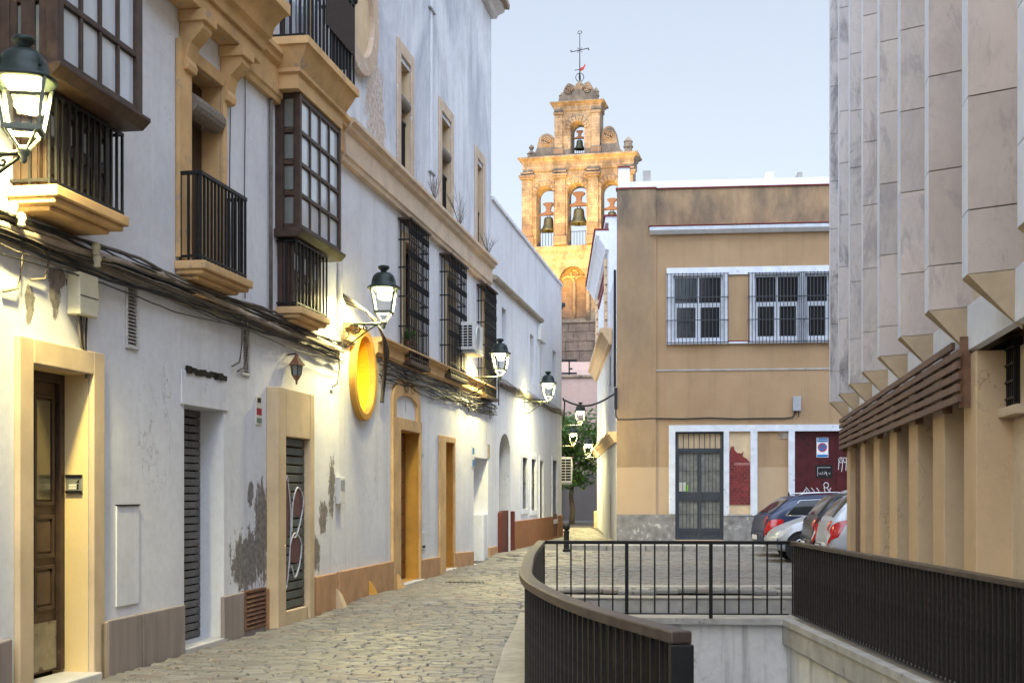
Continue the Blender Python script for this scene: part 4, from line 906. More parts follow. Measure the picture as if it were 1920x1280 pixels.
MB().tube([(0, 0, .22), (0, -.10, .24), (0, -.16, .24)], .012, 6).build('bracket', M['iron'], ul)
# ---- street lanterns ------------------------------------------------------------------------
M['lamp_on'] = emit('lit_lamp_panel', (1, .88, .45), 16.)
def clearglass():
    n = NT('lantern_glass'); t = n.t.nodes.new('ShaderNodeBsdfTransparent'); g = n.t.nodes.new('ShaderNodeBsdfGlossy'); g.inputs['Roughness'].default_value = .03
    fz = n.t.nodes.new('ShaderNodeFresnel'); fz.inputs[0].default_value = 1.35; mx = n.t.nodes.new('ShaderNodeMixShader')
    n.t.links.new(fz.outputs[0], mx.inputs[0]); n.t.links.new(t.outputs[0], mx.inputs[1]); n.t.links.new(g.outputs[0], mx.inputs[2]); n.t.links.new(mx.outputs[0], n.out.inputs[0])
    t.inputs[0].default_value = (.96, .97, .95, 1); return n.m
M['lamp_glass'] = clearglass()
M['lamp_bar'] = mat('lantern_frame_paint', (.10, .115, .09), .4, .15, 15, .05)
def lantern(W, rz, arm, label, power=1., head=0.):
    """local x = out of the wall; z 0 = arm; W = wall point of the arm"""
    T = thing('street_lantern', label, 'street lamp', W, rz, 'lit street lanterns on wall brackets')
    MB().tube([(0, 0, 0), (arm+.03, 0, 0)], .019, 8).build('arm', M['iron_lamp'], T, smooth=True)
    MB().box(-.0, .02, -.04, .04, -.34, .06).build('wall_plate', M['iron_lamp'], T, bev=.004)
    sp = lambda cx, cz, r0, turns, s, ph: [(cx+(r0*(1-j/26))*math.cos(ph+s*j/26*turns*6.283), 0, cz+(r0*(1-j/26))*math.sin(ph+s*j/26*turns*6.283)) for j in range(25)]
    for args in ((.105, -.13, .095, 1.6, 1, 1.2), (.27, -.085, .065, 1.5, -1, 2.2), (.40, -.055, .045, 1.3, 1, 1.4), (.09, -.27, .05, 1.2, -1, 1.)): MB().tube(sp(*args), .011, 5).build('scroll', M['iron_lamp'], T, smooth=True)
    MB().tube([(.01, 0, -.33), (.14, 0, -.31), (.25, 0, -.22), (.40, 0, -.11), (.55, 0, -.015)], .013, 5).build('brace', M['iron_lamp'], T, smooth=True)
    c = (0, 0, 0); hd = arm; arm = 0.; T0 = T
    T = MB().lathe([(.215, .485), (.235, .495), (.225, .512), (.175, .54), (.168, .60), (.145, .665), (.10, .705), (.05, .715)], c, 24, .25).build('lantern_head', M['lamp_green'], T0, smooth=True, loc=(hd, 0, 0)); T.rotation_euler = (0, 0, head)
    MB().lathe([(.012, -.075), (.028, -.05), (.022, -.03), (.04, -.01), (.05, .02), (.035, .045)], c, 10).build('cup', M['lamp_bar'], T, smooth=True)
    h0, h1, w0, w1 = .155, .50, .112, .165
    for sx, sy in ((1, 1), (1, -1), (-1, 1), (-1, -1)):
        MB().tube([(arm+sx*.03, sy*.03, .03), (arm+sx*w0, sy*w0, h0)], .011, 5).build('basket_bar', M['lamp_bar'], T)
        MB().tube([(arm+sx*w0, sy*w0, h0-.01), (arm+sx*w1, sy*w1, h1)], .016, 4).build('corner_bar', M['lamp_bar'], T)
    b = MB(); rr = .016
    b.ring([(arm-w0-rr, -w0-rr), (arm+w0+rr, -w0-rr), (arm+w0+rr, w0+rr), (arm-w0-rr, w0+rr)], [(arm-w0+rr, -w0+rr), (arm+w0-rr, -w0+rr), (arm+w0-rr, w0-rr), (arm-w0+rr, w0-rr)], h0-.018, h0+.018)
    b.v = [(x, z, -y) for x, y, z in b.v]; b.f = b.f; o = b.build('lower_frame', M['lamp_bar'], T)
    for k in range(4):
        a = k*math.pi/2; R2 = Matrix.Rotation(a, 3, 'Z'); q = [Vector((w0, -w0, h0)), Vector((w0, w0, h0)), Vector((w1, w1, h1)), Vector((w1, -w1, h1))]
        MB().add([tuple(R2 @ v+Vector(c)) for v in q], [(0, 1, 2, 3)]).build('pane', M['lamp_glass'], T)
    MB().lathe([(.205, .484), (.215, .490), (.175, .512), (.15, .515)], c, 24, .25).build('cap_rim', M['lamp_green'], T)
    MB().lathe([(.045, .712), (.04, .735), (.075, .765), (.085, .785), (.07, .805), (.03, .815)], c, 16).build('finial', M['lamp_green'], T, smooth=True)
    for sx, sy in ((1, 1), (1, -1), (-1, 1), (-1, -1)): MB().lathe([(.012, 0), (.008, .04), (.002, .06)], (arm+sx*.128, sy*.128, .58), 6).build('cap_spike', M['lamp_green'], T)
    MB().box(arm-.12, arm+.12, -.12, .12, .470, .478).build('lamp_panel', M['lamp_on'], T)
    la = bpy.data.lights.new('lantern_light', 'AREA'); la.shape = 'DISK'; la.size = .24; la.energy = LAMP_W*power; la.color = LAMP_C; la.spread = R(162)
    lo = bpy.data.objects.new('lantern_light', la); COL.objects.link(lo); lo.parent = T; lo.location = (arm, 0, .463)
    return T0
aout = math.atan2(L.out.y, L.out.x); ZL = 4.06
for px, lab in ((None, 'largest lit lantern, at the left edge beside the first timber bay'), (634, 'lit lantern on a scrolled bracket above the oval niche'), (880, 'lit lantern in front of the third window cage'), (982, 'lit lantern on the far white house near the alley')):
    u = L.u(px) if px else 9.33
    lantern(L.w(u, 0, ZL if (px or 0) > 700 else 3.975), aout, .66 if px else .56, lab, 1. if px else 1.15, head={None: R(20), 634: R(9)}.get(px, 0))
lantern((1.35, 46.0, EYE+(HYP-797)*46/FPX), 0, 1.06, 'lit lantern hanging highest over the alley mouth', .8)
lantern((1.35, 52.5, EYE+(HYP-836)*52.5/FPX), 0, 1.12, 'lit lantern low over the alley in front of the orange tree', .8)
wv = CH.w(3.0, 0, 0); lantern((wv.x, 50., EYE+(HYP-857)*50/FPX), math.pi, .44, 'lit lantern on the ornate white house at the right of the alley', .9)
# ================================================================ beige house closing the square
BW = (.55, .345, .165)
def beigemat():
    n = NT('beige_render'); c = n.mix(n.ramp(n.noise(.8, 6, .6), .3, .7), (.315, .205, .112), (.40, .27, .155))
    X = n.sep(); z = X[2]; zt = 9.6
    nz = n.noise(1, 7, .68, n.map((1.1, 1.1, .45))); hi = n.ramp(z, 8.85, 9.1)   # soot on the parapet above the drip ledge
    c = n.mix(n.math('MULTIPLY', n.math('MULTIPLY', n.ramp(nz, .36, .62), hi), .9), c, (.085, .072, .06))
    c = n.mix(n.math('MULTIPLY', n.math('LESS_THAN', X[0], 1.02), n.math('MULTIPLY', n.ramp(n.noise(1, 6, .65, n.map((.9, .9, .3), (5, 0, 3))), .42, .68), .55)), c, (.16, .125, .09))
    st = n.ramp(n.noise(1, 6, .7, n.map((3.2, 3.2, .22))), .52, .8); c = n.mix(n.math('MULTIPLY', st, .5), c, (.17, .12, .085))
    low = n.math('MULTIPLY', n.math('LESS_THAN', n.math('ADD', z, n.math('MULTIPLY', n.noise(1.5, 2), .05)), 2.36), 1.); c = n.mix(low, c, n.mix(n.noise(2, 4), (.42, .30, .185), (.48, .345, .22)))
    n.P(Base_Color=c, Roughness=.88, Normal=n.bump(n.math('ADD', n.noise(4, 3), n.math('MULTIPLY', n.noise(45, 4), .15)), .3, .02)); n.b.inputs['Specular IOR Level'].default_value = .2; return n.m
M['beige'] = beigemat()
M['bluewhite'] = mat('pale_blue_trim', (.60, .63, .68), .7, .12, 4, .2, 40, .004, wear=(.34, .34, .35), wearat=.62, wears=5)
M['cement'] = mat('bare_cement_plinth', (.22, .21, .20), .9, .35, 5, .5, 30, .01, wear=(.50, .48, .44), wearat=.58, wears=5)
M['maroon_door'] = mat('maroon_metal_door', (.075, .014, .016), .42, .35, 5, .1, 60, .002, metal=.1, wear=(.03, .012, .012), wearat=.58, wears=2.5)
M['grille'] = mat('grey_blue_grille', (.045, .050, .058), .5, .2, 15, .1, metal=.2)
M['brick'] = mat('red_painted_brick', (.19, .030, .028), .65, .2, 9, .25, 60, .003, rand=.25)
M['mortar'] = mat('brick_mortar', (.33, .16, .14), .9, .2, 20, .3)
M['red_edge'] = mat('oxide_red_capping', (.19, .035, .03), .8, .2, 6, .2)
H_ = fthing(BE, 'beige_house', 'two-storey beige house with pale-blue trim and sooty parapet closing the square', 'house')
zt = BE.z(1350, 352); uR = 11.5; gz0 = .30
w1 = rect(BE, 1262, 1356, 517, 640); w2 = rect(BE, 1414, 1500, 515, 637, 0); w3 = (w2[1]+.14, w2[1]+.14+(w2[1]-w2[0]), w2[2], w2[3])
dr = rect(BE, 1266, 1357, 809, 1008); dr = (dr[0], dr[1], .32, dr[3]); p1 = rect(BE, 1367, 1407, 808, 963); p2 = rect(BE, 1420, 1478, 808, 963); gd = rect(BE, 1490, 1700, 808, 1010); gd = (gd[0], gd[0]+3.4, .32, gd[3])
wallmesh(H_, 'wall', M['beige'], 0, uR, -.2, zt, [(*w1, .14, M['bluewhite'], M['void']), (*w2, .14, M['bluewhite'], M['void']), (*w3, .14, M['bluewhite'], M['void']), (*dr, .2, M['bluewhite'], M['void']), (*gd, .2, M['bluewhite'], M['void']),
    (*p1, .04, M['cream'], M['cream']), (*p2, .04, M['beige'], M['beige'])])
MB().box(0.01, uR, -8, -.3, -.2, zt-.02).build('house_core', M['beige'], H_)
MB().quad((0, 0, -.2), (0, -8, -.2), (0, -8, zt), (0, 0, zt)).build('side_wall', M['beige'], H_)
# proud pilaster, ledge, capping
pu = BE.u(1230); zp = BE.z(1200, 356)
MB().box(-.02, pu, .002, .045, .3, zp+.02).build('corner_pilaster', M['beige'], H_)
MB().box(-.05, pu+.02, -.3, .08, zp+.02, zp+.06).build('capping', M['red_edge'], H_); MB().box(pu+.02, uR, -.3, .05, zt, zt+.03).build('capping', M['red_edge'], H_)
zl = BE.z(1222, 438, .2); MB().prof([(.001, zl), (.12, zl), (.26, zl+.08), (.28, zl+.17), (.001, zl+.19)], BE.u(1218, .2), uR).build('drip_ledge', M['bluewhite'], H_); MB().box(BE.u(1216, .2), uR, .001, .30, zl+.191, zl+.21).build('ledge_capping', M['red_edge'], H_)
MB().box(pu+.002, uR, .001, .02, BE.z(1300, 695), BE.z(1300, 692)).build('render_joint', M['concrete'], H_)
# window trim
tz0, tz1 = BE.z(1255, 646), BE.z(1255, 503); ta = BE.u(1250)
b = MB(); b.box(ta, uR, .001, .05, w1[3], tz1); b.box(ta, w1[0], .001, .05, tz0, w1[3]); b.box(w1[1], w1[1]+.12, .001, .05, tz0, w1[3]); b.box(w2[0]-.12, w2[0], .001, .05, tz0, w1[3]); b.box(w2[1], w3[0], .001, .05, tz0, w1[3]); b.box(w3[1], w3[1]+.2, .001, .05, tz0, w1[3])
b.build('window_trim', M['bluewhite'], H_)
for a, c in ((w1[0]-.02, w1[1]+.02), (w1[1]+.12, w2[0]-.12), (w2[0], w2[1]), (w3[0], w3[1])): MB().box(a, c, .001, .08, tz0, w1[2]).build('sill', M['bluewhite'], H_, bev=.01)
MB().box(w1[1]+.12, w2[0]-.12, .08, .085, w1[2]-.03, w1[2]).build('sill_edge', M['red_edge'], H_)
for wi, g in enumerate((w1, w2, w3)):
    wn = frame_rect(MB(), g[0], g[1], g[2], g[3], .06, -.10, -.05).build('window', M['bluewhite'], H_)
    um, zm = (g[0]+g[1])/2, g[2]+(g[3]-g[2])*.56
    MB().box(um-.028, um+.028, -.10, -.045, g[2]+.06, g[3]-.06).build('mullion', M['bluewhite'], wn)
    for a, c in ((g[0]+.06, um-.028), (um+.028, g[1]-.06)):
        MB().box(a, c, -.10, -.048, zm-.04, zm+.04).build('transom', M['bluewhite'], wn)
        MB().box(a, c, -.09, -.085, zm+.04, g[3]-.06).build('pane', M['pane_dark'], wn); frame_rect(MB(), a, c, g[2]+.06, zm-.04, .04, -.09, -.05).build('sash', M['bluewhite'], wn); MB().box(a+.04, c-.04, -.085, -.08, g[2]+.1, zm-.08).build('pane', M['pane_dark'], wn)
    T = fthing(BE, 'window_grille', ['blue-grey barred grille over the left window of the beige house', 'blue-grey barred grille over the middle window of the beige house', 'blue-grey barred grille over the window half hidden by the marble fins'][wi], 'window grille', 'grilles on the beige house')
    a, c, z0, z1 = g[0]-.16, g[1]+.12, tz0-.02, g[3]+.05; bar = None
    for k in range(17):
        u = a+(c-a)*k/16
        if bar is None: bar = MB().box(-.010, .010, .14, .16, z0, z1).build('bar', M['grille'], T, loc=(u, 0, 0))
        else: copy_part(bar, T, (u, 0, 0))
    for f in (.03, .34, .66, .985): MB().box(a-.03, c+.03, .125, .14, z0+(z1-z0)*f-.012, z0+(z1-z0)*f+.012).build('cross_bar', M['grille'], T)
    for u in (a, c):
        for f in (.34, .66): MB().box(u-.012, u+.012, .001, .125, z0+(z1-z0)*f-.01, z0+(z1-z0)*f+.01).build('wall_fixing', M['grille'], T)
# ground-floor trim
bz0, bz1 = dr[3], BE.z(1260, 797); ta = BE.u(1254)
b = MB(); b.box(ta, uR, .001, .05, bz0, bz1); b.box(ta, dr[0], .001, .05, BE.z(1260, 963), bz0); b.box(dr[1], p1[0], .001, .05, BE.z(1360, 966), bz0); b.box(p1[1], p2[0], .001, .05, BE.z(1410, 966), bz0); b.box(p2[1], gd[0], .001, .05, .3, bz0); b.box(gd[1], gd[1]+.2, .001, .05, .3, bz0)
b.build('door_trim', M['bluewhite'], H_)
pz = BE.z(1200, 964); MB().box(-.03, dr[0]-.001, .001, .055, .28, pz).build('plinth', M['cement'], H_); MB().box(dr[1]+.001, p2[1]-.001, .001, .055, .28, BE.z(1380, 967)).build('plinth', M['cement'], H_)
MB().box(p1[0]-.05, p1[1]+.05, .001, .075, BE.z(1380, 966.5), BE.z(1380, 963.5)).build('panel_sill', M['concrete'], H_)
# broken plaster showing red brick
bz_a, bz_b = BE.z(1385, 946), BE.z(1385, 866); pw = p1[1]-p1[0]; rb = random.Random(4)
bp = MB().box(p1[0]+.004, p1[1]-.004, -.038, -.026, bz_a, bz_b).build('brick_patch', M['mortar'], H_)
nrow = 15; rh = (bz_b-bz_a)/nrow
for i in range(nrow):
    nb = 4; off = .5*(i % 2)
    for k in range(-1, nb+1):
        a = p1[0]+.008+(pw-.016)*(k+off)/nb+.008; c = p1[0]+.008+(pw-.016)*(k+1+off)/nb-.008
        a, c = max(a, p1[0]+.01), min(c, p1[1]-.01)
        if c-a < .03 or (i == nrow-1 and rb.random() < .3): continue
        MB().box(a, c, -.03, -.008+rb.uniform(-.004, .004), bz_a+rh*i+.008, bz_a+rh*(i+1)-.006).build('brick', M['brick'], bp)
xs = [p1[0]+.006]; top = []
pts = [(p1[0]+.006, bz_b-.02), (p1[0]+.006, bz_b+.25), (p1[0]+.05, bz_b+.42), (p1[0]+.13, bz_b+.44), (p1[0]+.15, bz_b+.34), (p1[0]+.22, bz_b+.26), (p1[0]+.34, bz_b+.24), (p1[0]+.40, bz_b+.30), (p1[0]+.37, bz_b+.16), (p1[0]+.48, bz_b+.10), (p1[1]-.008, bz_b-.01)]
MB().poly(pts, -.038, -.024).build('red_undercoat', M['brick'], bp)
# iron door with curtains
Dd = MB().box(dr[0], dr[1], -.16, -.14, dr[2], dr[3]).build('door', mat('lace_curtain', (.24, .235, .20), .9, .3, 6, 0), H_)
zT = BE.z(1300, 842); zM0, zM1 = BE.z(1300, 938), BE.z(1300, 922); um = (dr[0]+dr[1])/2; zB = BE.z(1300, 990)
MB().box(dr[0]+.06, dr[1]-.06, -.14, -.135, zT+.03, dr[3]-.04).build('fanlight', M['cream'], Dd)
frame_rect(MB(), dr[0], dr[1], dr[2], dr[3], .055, -.12, -.06).build('door_frame', M['grille'], Dd); MB().box(dr[0]+.055, dr[1]-.055, -.12, -.06, zT-.03, zT+.03).build('transom', M['grille'], Dd)
for s0, s1 in ((dr[0]+.058, um-.006), (um+.006, dr[1]-.058)):
    lf = frame_rect(MB(), s0, s1, dr[2]+.02, zT-.032, .05, -.11, -.065).build('door_leaf', M['grille'], Dd)
    for bx in ((s0+.05, s1-.05, -.10, -.075, zM0, zM1), (s0+.05, s1-.05, -.10, -.08, dr[2]+.07, zB)): MB().box(*bx).build('solid_panel', M['grille'], Dd)
    for k in range(1, 5):
        u = s0+.05+(s1-s0-.1)*k/5
        MB().box(u-.008, u+.008, -.10, -.08, zM1, zT-.08).build('door_bar', M['grille'], Dd); MB().box(u-.008, u+.008, -.10, -.08, zB, zM0).build('door_bar', M['grille'], Dd)
    for z in ((zM1+zT)/2, (zB+zM0)/2):
        MB().box(s0+.05, s1-.05, -.095, -.085, z-.006, z+.006).build('cross_bar', M['grille'], Dd); MB().lathe([(.006, -.05), (.026, 0), (.006, .05)], (s0+(s1-s0)*.42, .09, z), 6).build('knot', M['grille'], Dd)
    for k in range(4): MB().tube([(s0+.07+(s1-s0-.14)*(k+.5)/4+.04*math.cos(t), .075, (dr[2]+.07+zB)/2+.04*math.sin(t)) for t in [j*.6 for j in range(12)]], .008, 4).build('foot_scroll', M['grille'], Dd)
MB().lathe([(.012, 0), (.03, .01), (.03, .03), (.012, .04)], (um+.12, .07, (zM0+zM1)/2), 8, 0, 'y').build('lock', M['iron'], Dd)
for k in range(9): u = dr[0]+.08+(dr[1]-dr[0]-.16)*k/8; MB().box(u-.01, u+.01, -.12, -.09, zT+.03, dr[3]-.055).build('fanlight_bar', M['grille'], Dd)
MB().box(dr[0]+.10, dr[0]+.30, -.139, -.130, zM1+.02, zM1+.27).build('paper_notice', M['paper'], Dd); MB().box(dr[0]+.29, dr[0]+.36, -.139, -.128, zM1+.02, zM1+.2).build('green_card', mat('green_card', (.25, .55, .05), .6, .1, 9, 0), Dd)
# maroon garage door, signs, graffiti
G = MB().box(gd[0], gd[1], -.19, -.16, .3, gd[3]).build('garage_door', M['maroon_door'], H_)
for k in range(3):
    a = gd[0]+(gd[1]-gd[0])*k/3; c = gd[0]+(gd[1]-gd[0])*(k+1)/3; MB().box(a+.01, c-.01, -.16, -.145, .33, gd[3]-.03).build('door_leaf', M['maroon_door'], G, bev=.004)
q = rect(BE, 1531, 1553, 820, 857, -.14); T = fthing(BE, 'no_parking_sign', 'white and blue no-parking sign with a red-ringed blue disc on the maroon door', 'sign'); H = q[3]-q[2]; cu = (q[0]+q[1])/2
MB().box(q[0], q[1], -.144, -.135, q[2], q[3]).build('plate', M['white_print'], T)
MB().box(q[0]+.015, q[1]-.015, -.135, -.132, q[3]-.22*H, q[3]-.02*H).build('top_band', M['blue_print'], T); MB().box(q[0]+.015, q[1]-.015, -.135, -.132, q[2]+.02*H, q[2]+.14*H).build('bottom_band', M['blue_print'], T)
MB().box(q[0]+.035, q[0]+.055, -.132, -.130, q[3]-.17*H, q[3]-.06*H).build('crest', M['white_print'], T); MB().box(q[0]+.08, q[1]-.03, -.132, -.130, q[3]-.135*H, q[3]-.105*H).build('printed_line', M['white_print'], T)
MB().poly(ellipse(cu, q[2]+.5*H, .125, .125, 24), -.135, -.132).build('red_ring', M['red_print'], T); MB().poly(ellipse(cu, q[2]+.5*H, .092, .092, 24), -.132, -.130).build('blue_disc', M['blue_print'], T)
c2 = MB(); c2.add([(cu-.075, .128, q[2]+.5*H+.055), (cu-.055, .128, q[2]+.5*H+.075), (cu+.075, .128, q[2]+.5*H-.055), (cu+.055, .128, q[2]+.5*H-.075)], [(0, 1, 2, 3)]); c2.build('red_slash', M['red_print'], T)
def spray(lines, o, r, m, name, lab, cat='graffiti'):
    T = fthing(BE, name, lab, cat)
    for ln in lines: MB().tube([(BE.u(a, o), -o, BE.z(a, c, o)) for a, c in ln], r, 4).build('spray_stroke', m, T)
    return T
def loop(cx, cy, rx, ry, n=12, a0=0, a1=6.283): return [(cx+rx*math.cos(a0+(a1-a0)*k/n), cy+ry*math.sin(a0+(a1-a0)*k/n)) for k in range(n+1)]
spray([loop(1577, 862, 4.5, 5), [(1574, 866), (1577, 857), (1580, 866)], loop(1584, 862, 3, 4.5), [(1587, 858), (1587, 866)], [(1587, 858), (1591, 857)], [(1587, 862), (1590, 862)], [(1587, 866), (1591, 866)], [(1573, 866), (1572, 880)], [(1580, 867), (1578, 884)], [(1587, 866), (1586, 882)]], -.141, .012, M['graffiti'], 'graffiti', 'dripping white spray tag high on the maroon door')
spray([loop(1549, 909, 4.5, 5), [(1545, 913), (1547, 922)], [(1549, 913), (1557, 922)], [(1558, 914), (1552, 924)], [(1507, 922), (1510, 916), (1513, 922)], [(1511, 913), (1518, 921)], [(1521, 914), (1527, 921)], [(1531, 914), (1536, 921)]], -.141, .014, M['graffiti'], 'graffiti', 'white spray scrawl low on the maroon door above the car roof')
T = spray([[(1533, 876), (1557, 876)], [(1533, 876), (1533, 892)], [(1535, 886), (1538, 889)], [(1539, 885), (1539, 889), (1542, 889), (1542, 884)], [(1544, 886), (1546, 884), (1547, 888), (1544, 889)], [(1548, 884), (1550, 889)], [(1551, 892), (1549, 884)], [(1557, 886), (1553, 887), (1556, 889)]], -.136, .007, M['graffiti'], 'stencil_board', 'black painted square with chalky scrawled figures on the maroon door')
q = rect(BE, 1529, 1561, 871, 896, -.14); MB().box(q[0], q[1], -.144, -.139, q[2], q[3]).build('black_square', M['iron'], T)
q = rect(BE, 1461, 1477, 808, 822, 0); T = fthing(BE, 'tile_plaque', 'small brown tile plaque at the top of the blank panel', 'plaque'); MB().box(q[0], q[1], -.038, -.02, q[2], q[3]).build('tile', M['conduit'], T); MB().tube([(q[0]+.05+.05*math.cos(t), .018, (q[2]+q[3])/2+.04*math.sin(t)) for t in [j*.7 for j in range(9)]], .008, 4).build('painted_figure', M['iron'], T)
# grey box + cable on the front
q = rect(BE, 1487, 1502, 743, 770, .1); T = fthing(BE, 'electricity_box', 'grey metal box on the beige wall above the maroon door', 'electricity box'); MB().box(q[0], q[1], .002, .12, q[2], q[3]).build('case', M['box_grey'], T, bev=.01); MB().tube([(q[1]-.06, -.06, q[2]), (q[1]-.06, -.06, q[2]-.16)], .014, 5).build('stub_cable', M['cable'], T)
pts = [(BE.u(a, .04), -.04, BE.z(a, c, .04)) for a, c in ((1157, 737), (1154, 745), (1155, 780), (1159, 786), (1180, 786), (1220, 784), (1280, 785), (1330, 783), (1380, 785), (1430, 784), (1470, 784), (1486, 782), (1492, 771))]
T = fthing(BE, 'cable', 'thick black cable clipped across the beige house front', 'cable'); MB().tube(pts, .020, 6).build('cable', M['cable'], T, smooth=True)
T = thing('cable', 'black cable spanning the alley mouth between white and beige houses', 'cable'); a0 = L.w(uC1-.1, .06, L.z(1051, 748)); b0 = BE.w(-.05, .05, BE.z(1157, 737)); pts = []
for k in range(15): t = k/14; p = a0.lerp(b0, t); p.z -= .28*math.sin(math.pi*t); pts.append(p)
MB().tube(pts, .03, 6).build('cable', M['cable'], T, smooth=True); MB().tube([a0+Vector((0, 0, .05)), a0+Vector((.05, -.1, -.1)), a0+Vector((.02, -.1, -.7))], .022, 6).build('cable_tail', M['cable'], T, smooth=True); MB().box(-.04, .04, -.05, .05, -.45, .15).build('clamp', M['cable'], T, loc=b0)
# pavement in front
pvm = MB().box(-1.2, uR, .0, 2.6, -.3, .27).build('pavement', M['concrete'], kind='structure'); pvm.location = BE.P; pvm.rotation_euler = (0, 0, BE.ang)
kb2 = fthing(BE, 'kerb', 'low granite kerb of the pavement in front of the beige house', 'kerb')
for k in range(10): MB().box(-1.2+k*1.0, -1.2+(k+1)*1.0-.012, 2.6, 2.78, -.2, .275).build('kerbstone', M['kerb'], kb2, bev=.02)
# white roof terraces behind
RT = thing('white_house', 'white rooftop terrace walls rising behind the beige parapet', 'house', BE.w(0, -9, 0), BE.ang)
def atd(px, py, dd): return Vector(((px-CXP)/FPX*dd, dd, EYE+(HYP-py)*dd/FPX))
rt = Fr((BE.w(0, -4, 0).x, BE.w(0, -4, 0).y), (1, -.108)); RT.location = rt.P
M['roofwhite'] = white('white_terrace_wall', st=.25)
za = rt.z(1300, 338); MB().box(rt.u(1160), 22, -4, 0, 4, za).build('parapet', M['roofwhite'], RT); MB().box(rt.u(1160), rt.u(1181), .001, .5, 6, rt.z(1165, 322)).build('stair_block', M['roofwhite'], RT); MB().box(rt.u(1159), rt.u(1182), -.05, .55, rt.z(1165, 322), rt.z(1165, 320)).build('capping', M['red_edge'], RT)
for a, b_, y, m in ((1205, 1220, 319, 'concrete'), (1362, 1370, 337, 'concrete'), (1436, 1451, 322, 'roofwhite'), (1496, 1505, 322, 'concrete')): MB().box(rt.u(a), rt.u(b_), -.6, -.05, 6, rt.z(a, y)).build('chimney', M[m], RT)
MB().box(rt.u(1440), 22, -3, -.4, 6, rt.z(1450, 329)).build('stair_roof', M['roofwhite'], RT)
# ================================================================ ornate white house right of the alley
CW = thing('white_house', 'ornate white house with ochre mouldings and quoins right of the alley', 'house', CH.P, CH.ang)
uE = (CH.P.y-36.6)*1.0005
uT = 11.0
MB().box(0, uT, -5, 0, -.3, 10.3).build('wall', M['roofwhite'], CW); MB().box(uT+.001, uE, -5, -.02, -.3, 8.0).build('low_wing', M['roofwhite'], CW)
M['pinkstone'] = mat('pale_ochre_moulding', (.70, .50, .30), .8, .1, 4, .15)
def mprof(z, h, o): return [(.001, z), (o*.25, z), (o*.35, z+.2*h), (o*.7, z+.55*h), (o*.75, z+.7*h), (o, z+.75*h), (o, z+h), (.001, z+h)]
MB().prof(mprof(6.15, .5, .36), -.3, uT+2.2).build('moulding', M['pinkstone'], CW); MB().prof(mprof(3.05, .3, .25), -.3, uE-.2).build('moulding', M['pinkstone'], CW)
MB().prof(mprof(9.45, .6, .42), -.35, uT).build('cornice', M['roofwhite'], CW); MB().box(-.4, uT+.02, .0, .47, 10.055, 10.11).build('cornice_edge', M['red_edge'], CW)
MB().box(0, uT, -.4, .1, 10.301, 10.5).build('parapet', M['roofwhite'], CW); MB().box(-.1, uT+.05, -.45, .16, 10.501, 10.55).build('parapet_edge', M['red_edge'], CW)
for uu in (1.0, 9.6):
    for k in range(9): MB().box(uu-.40+.08*(k % 2), uu+.40-.08*(k % 2), .001, .09, 6.75+.29*k, 6.75+.29*k+.26).build('quoin', M['pinkstone'], CW, bev=.015)
for z in (9.12, 8.75): MB().box(2.2, 8.6, .001, .05, z, z+.13).build('red_band', M['red_edge'], CW)
MB().box(-.4, -.02, -.9, .12, -.2, .9).build('corner_guard', M['pinkstone'], CW, bev=.05)
for z0, z1 in ((.35, 1.6), (5.0, 5.9)): MB().box(uE-5, uE-4.2, .001, .02, z0, z1).build('hatch', M['vent_white'], CW)
MB().tube([(uE-.25, -.05, 4.6), (uE-.25, -.05, 7.9)], .04, 6).build('drainpipe', M['cable'], CW)
# ================================================================ marble-finned building on the right
def marble():
    n = NT('weathered_marble'); P_ = n.t.nodes.new('ShaderNodeNewGeometry').outputs['Position']
    c = n.mix(n.ramp(n.noise(1.2, 6, .6, P_), .3, .7), (.42, .325, .255), (.51, .41, .335))
    h = n.t.nodes.new('ShaderNodeHueSaturation'); n.set(h.inputs['Color'], c); n.set(h.inputs['Value'], n.math('ADD', n.math('MULTIPLY', n.rnd(), .3), .84)); c = h.outputs[0]
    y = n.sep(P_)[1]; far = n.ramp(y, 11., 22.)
    for (sc, a, b_, k, rot) in ((1.1, .50, .70, .6, .5), (3.6, .57, .66, .8, .2)):
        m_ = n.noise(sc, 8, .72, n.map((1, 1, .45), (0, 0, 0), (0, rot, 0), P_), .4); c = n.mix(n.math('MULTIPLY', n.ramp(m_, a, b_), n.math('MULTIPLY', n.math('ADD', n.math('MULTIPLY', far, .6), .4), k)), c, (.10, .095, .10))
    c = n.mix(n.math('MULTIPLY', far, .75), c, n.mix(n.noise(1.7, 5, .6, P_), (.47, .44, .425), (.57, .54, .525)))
    for (sc, a, b_, k) in ((2.2, .50, .62, .85),):
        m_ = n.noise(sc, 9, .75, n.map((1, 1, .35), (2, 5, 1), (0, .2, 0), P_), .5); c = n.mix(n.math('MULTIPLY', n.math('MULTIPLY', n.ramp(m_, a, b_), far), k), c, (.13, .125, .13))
    wv = n.noise(2.4, 6, .6, n.map((1, 1, .6), (0, 0, 0), (.3, .7, 0), P_), 1.2); c = n.mix(n.math('MULTIPLY', n.ramp(n.math('ABSOLUTE', n.math('SUBTRACT', wv, .5)), .0, .02, (1, 1, 1), (0, 0, 0)), .25), c, (.30, .24, .20))
    n.P(Base_Color=c, Roughness=.55, Normal=n.bump(n.noise(70, 3, .6, P_), .08, .003)); return n.m
M['marble'] = marble(); M['bar_worn'] = mat('worn_railing_bar', (.034, .027, .022), .42, .35, 14, .3, 80, .003, metal=.2, wear=(.13, .05, .02), wearat=.66, wears=8); M['rail_sheet'] = mat('mottled_black_sheet', (.006, .005, .0045), .5, .5, 6, .3, 40, .004, wear=(.045, .026, .015), wearat=.6, wears=3)
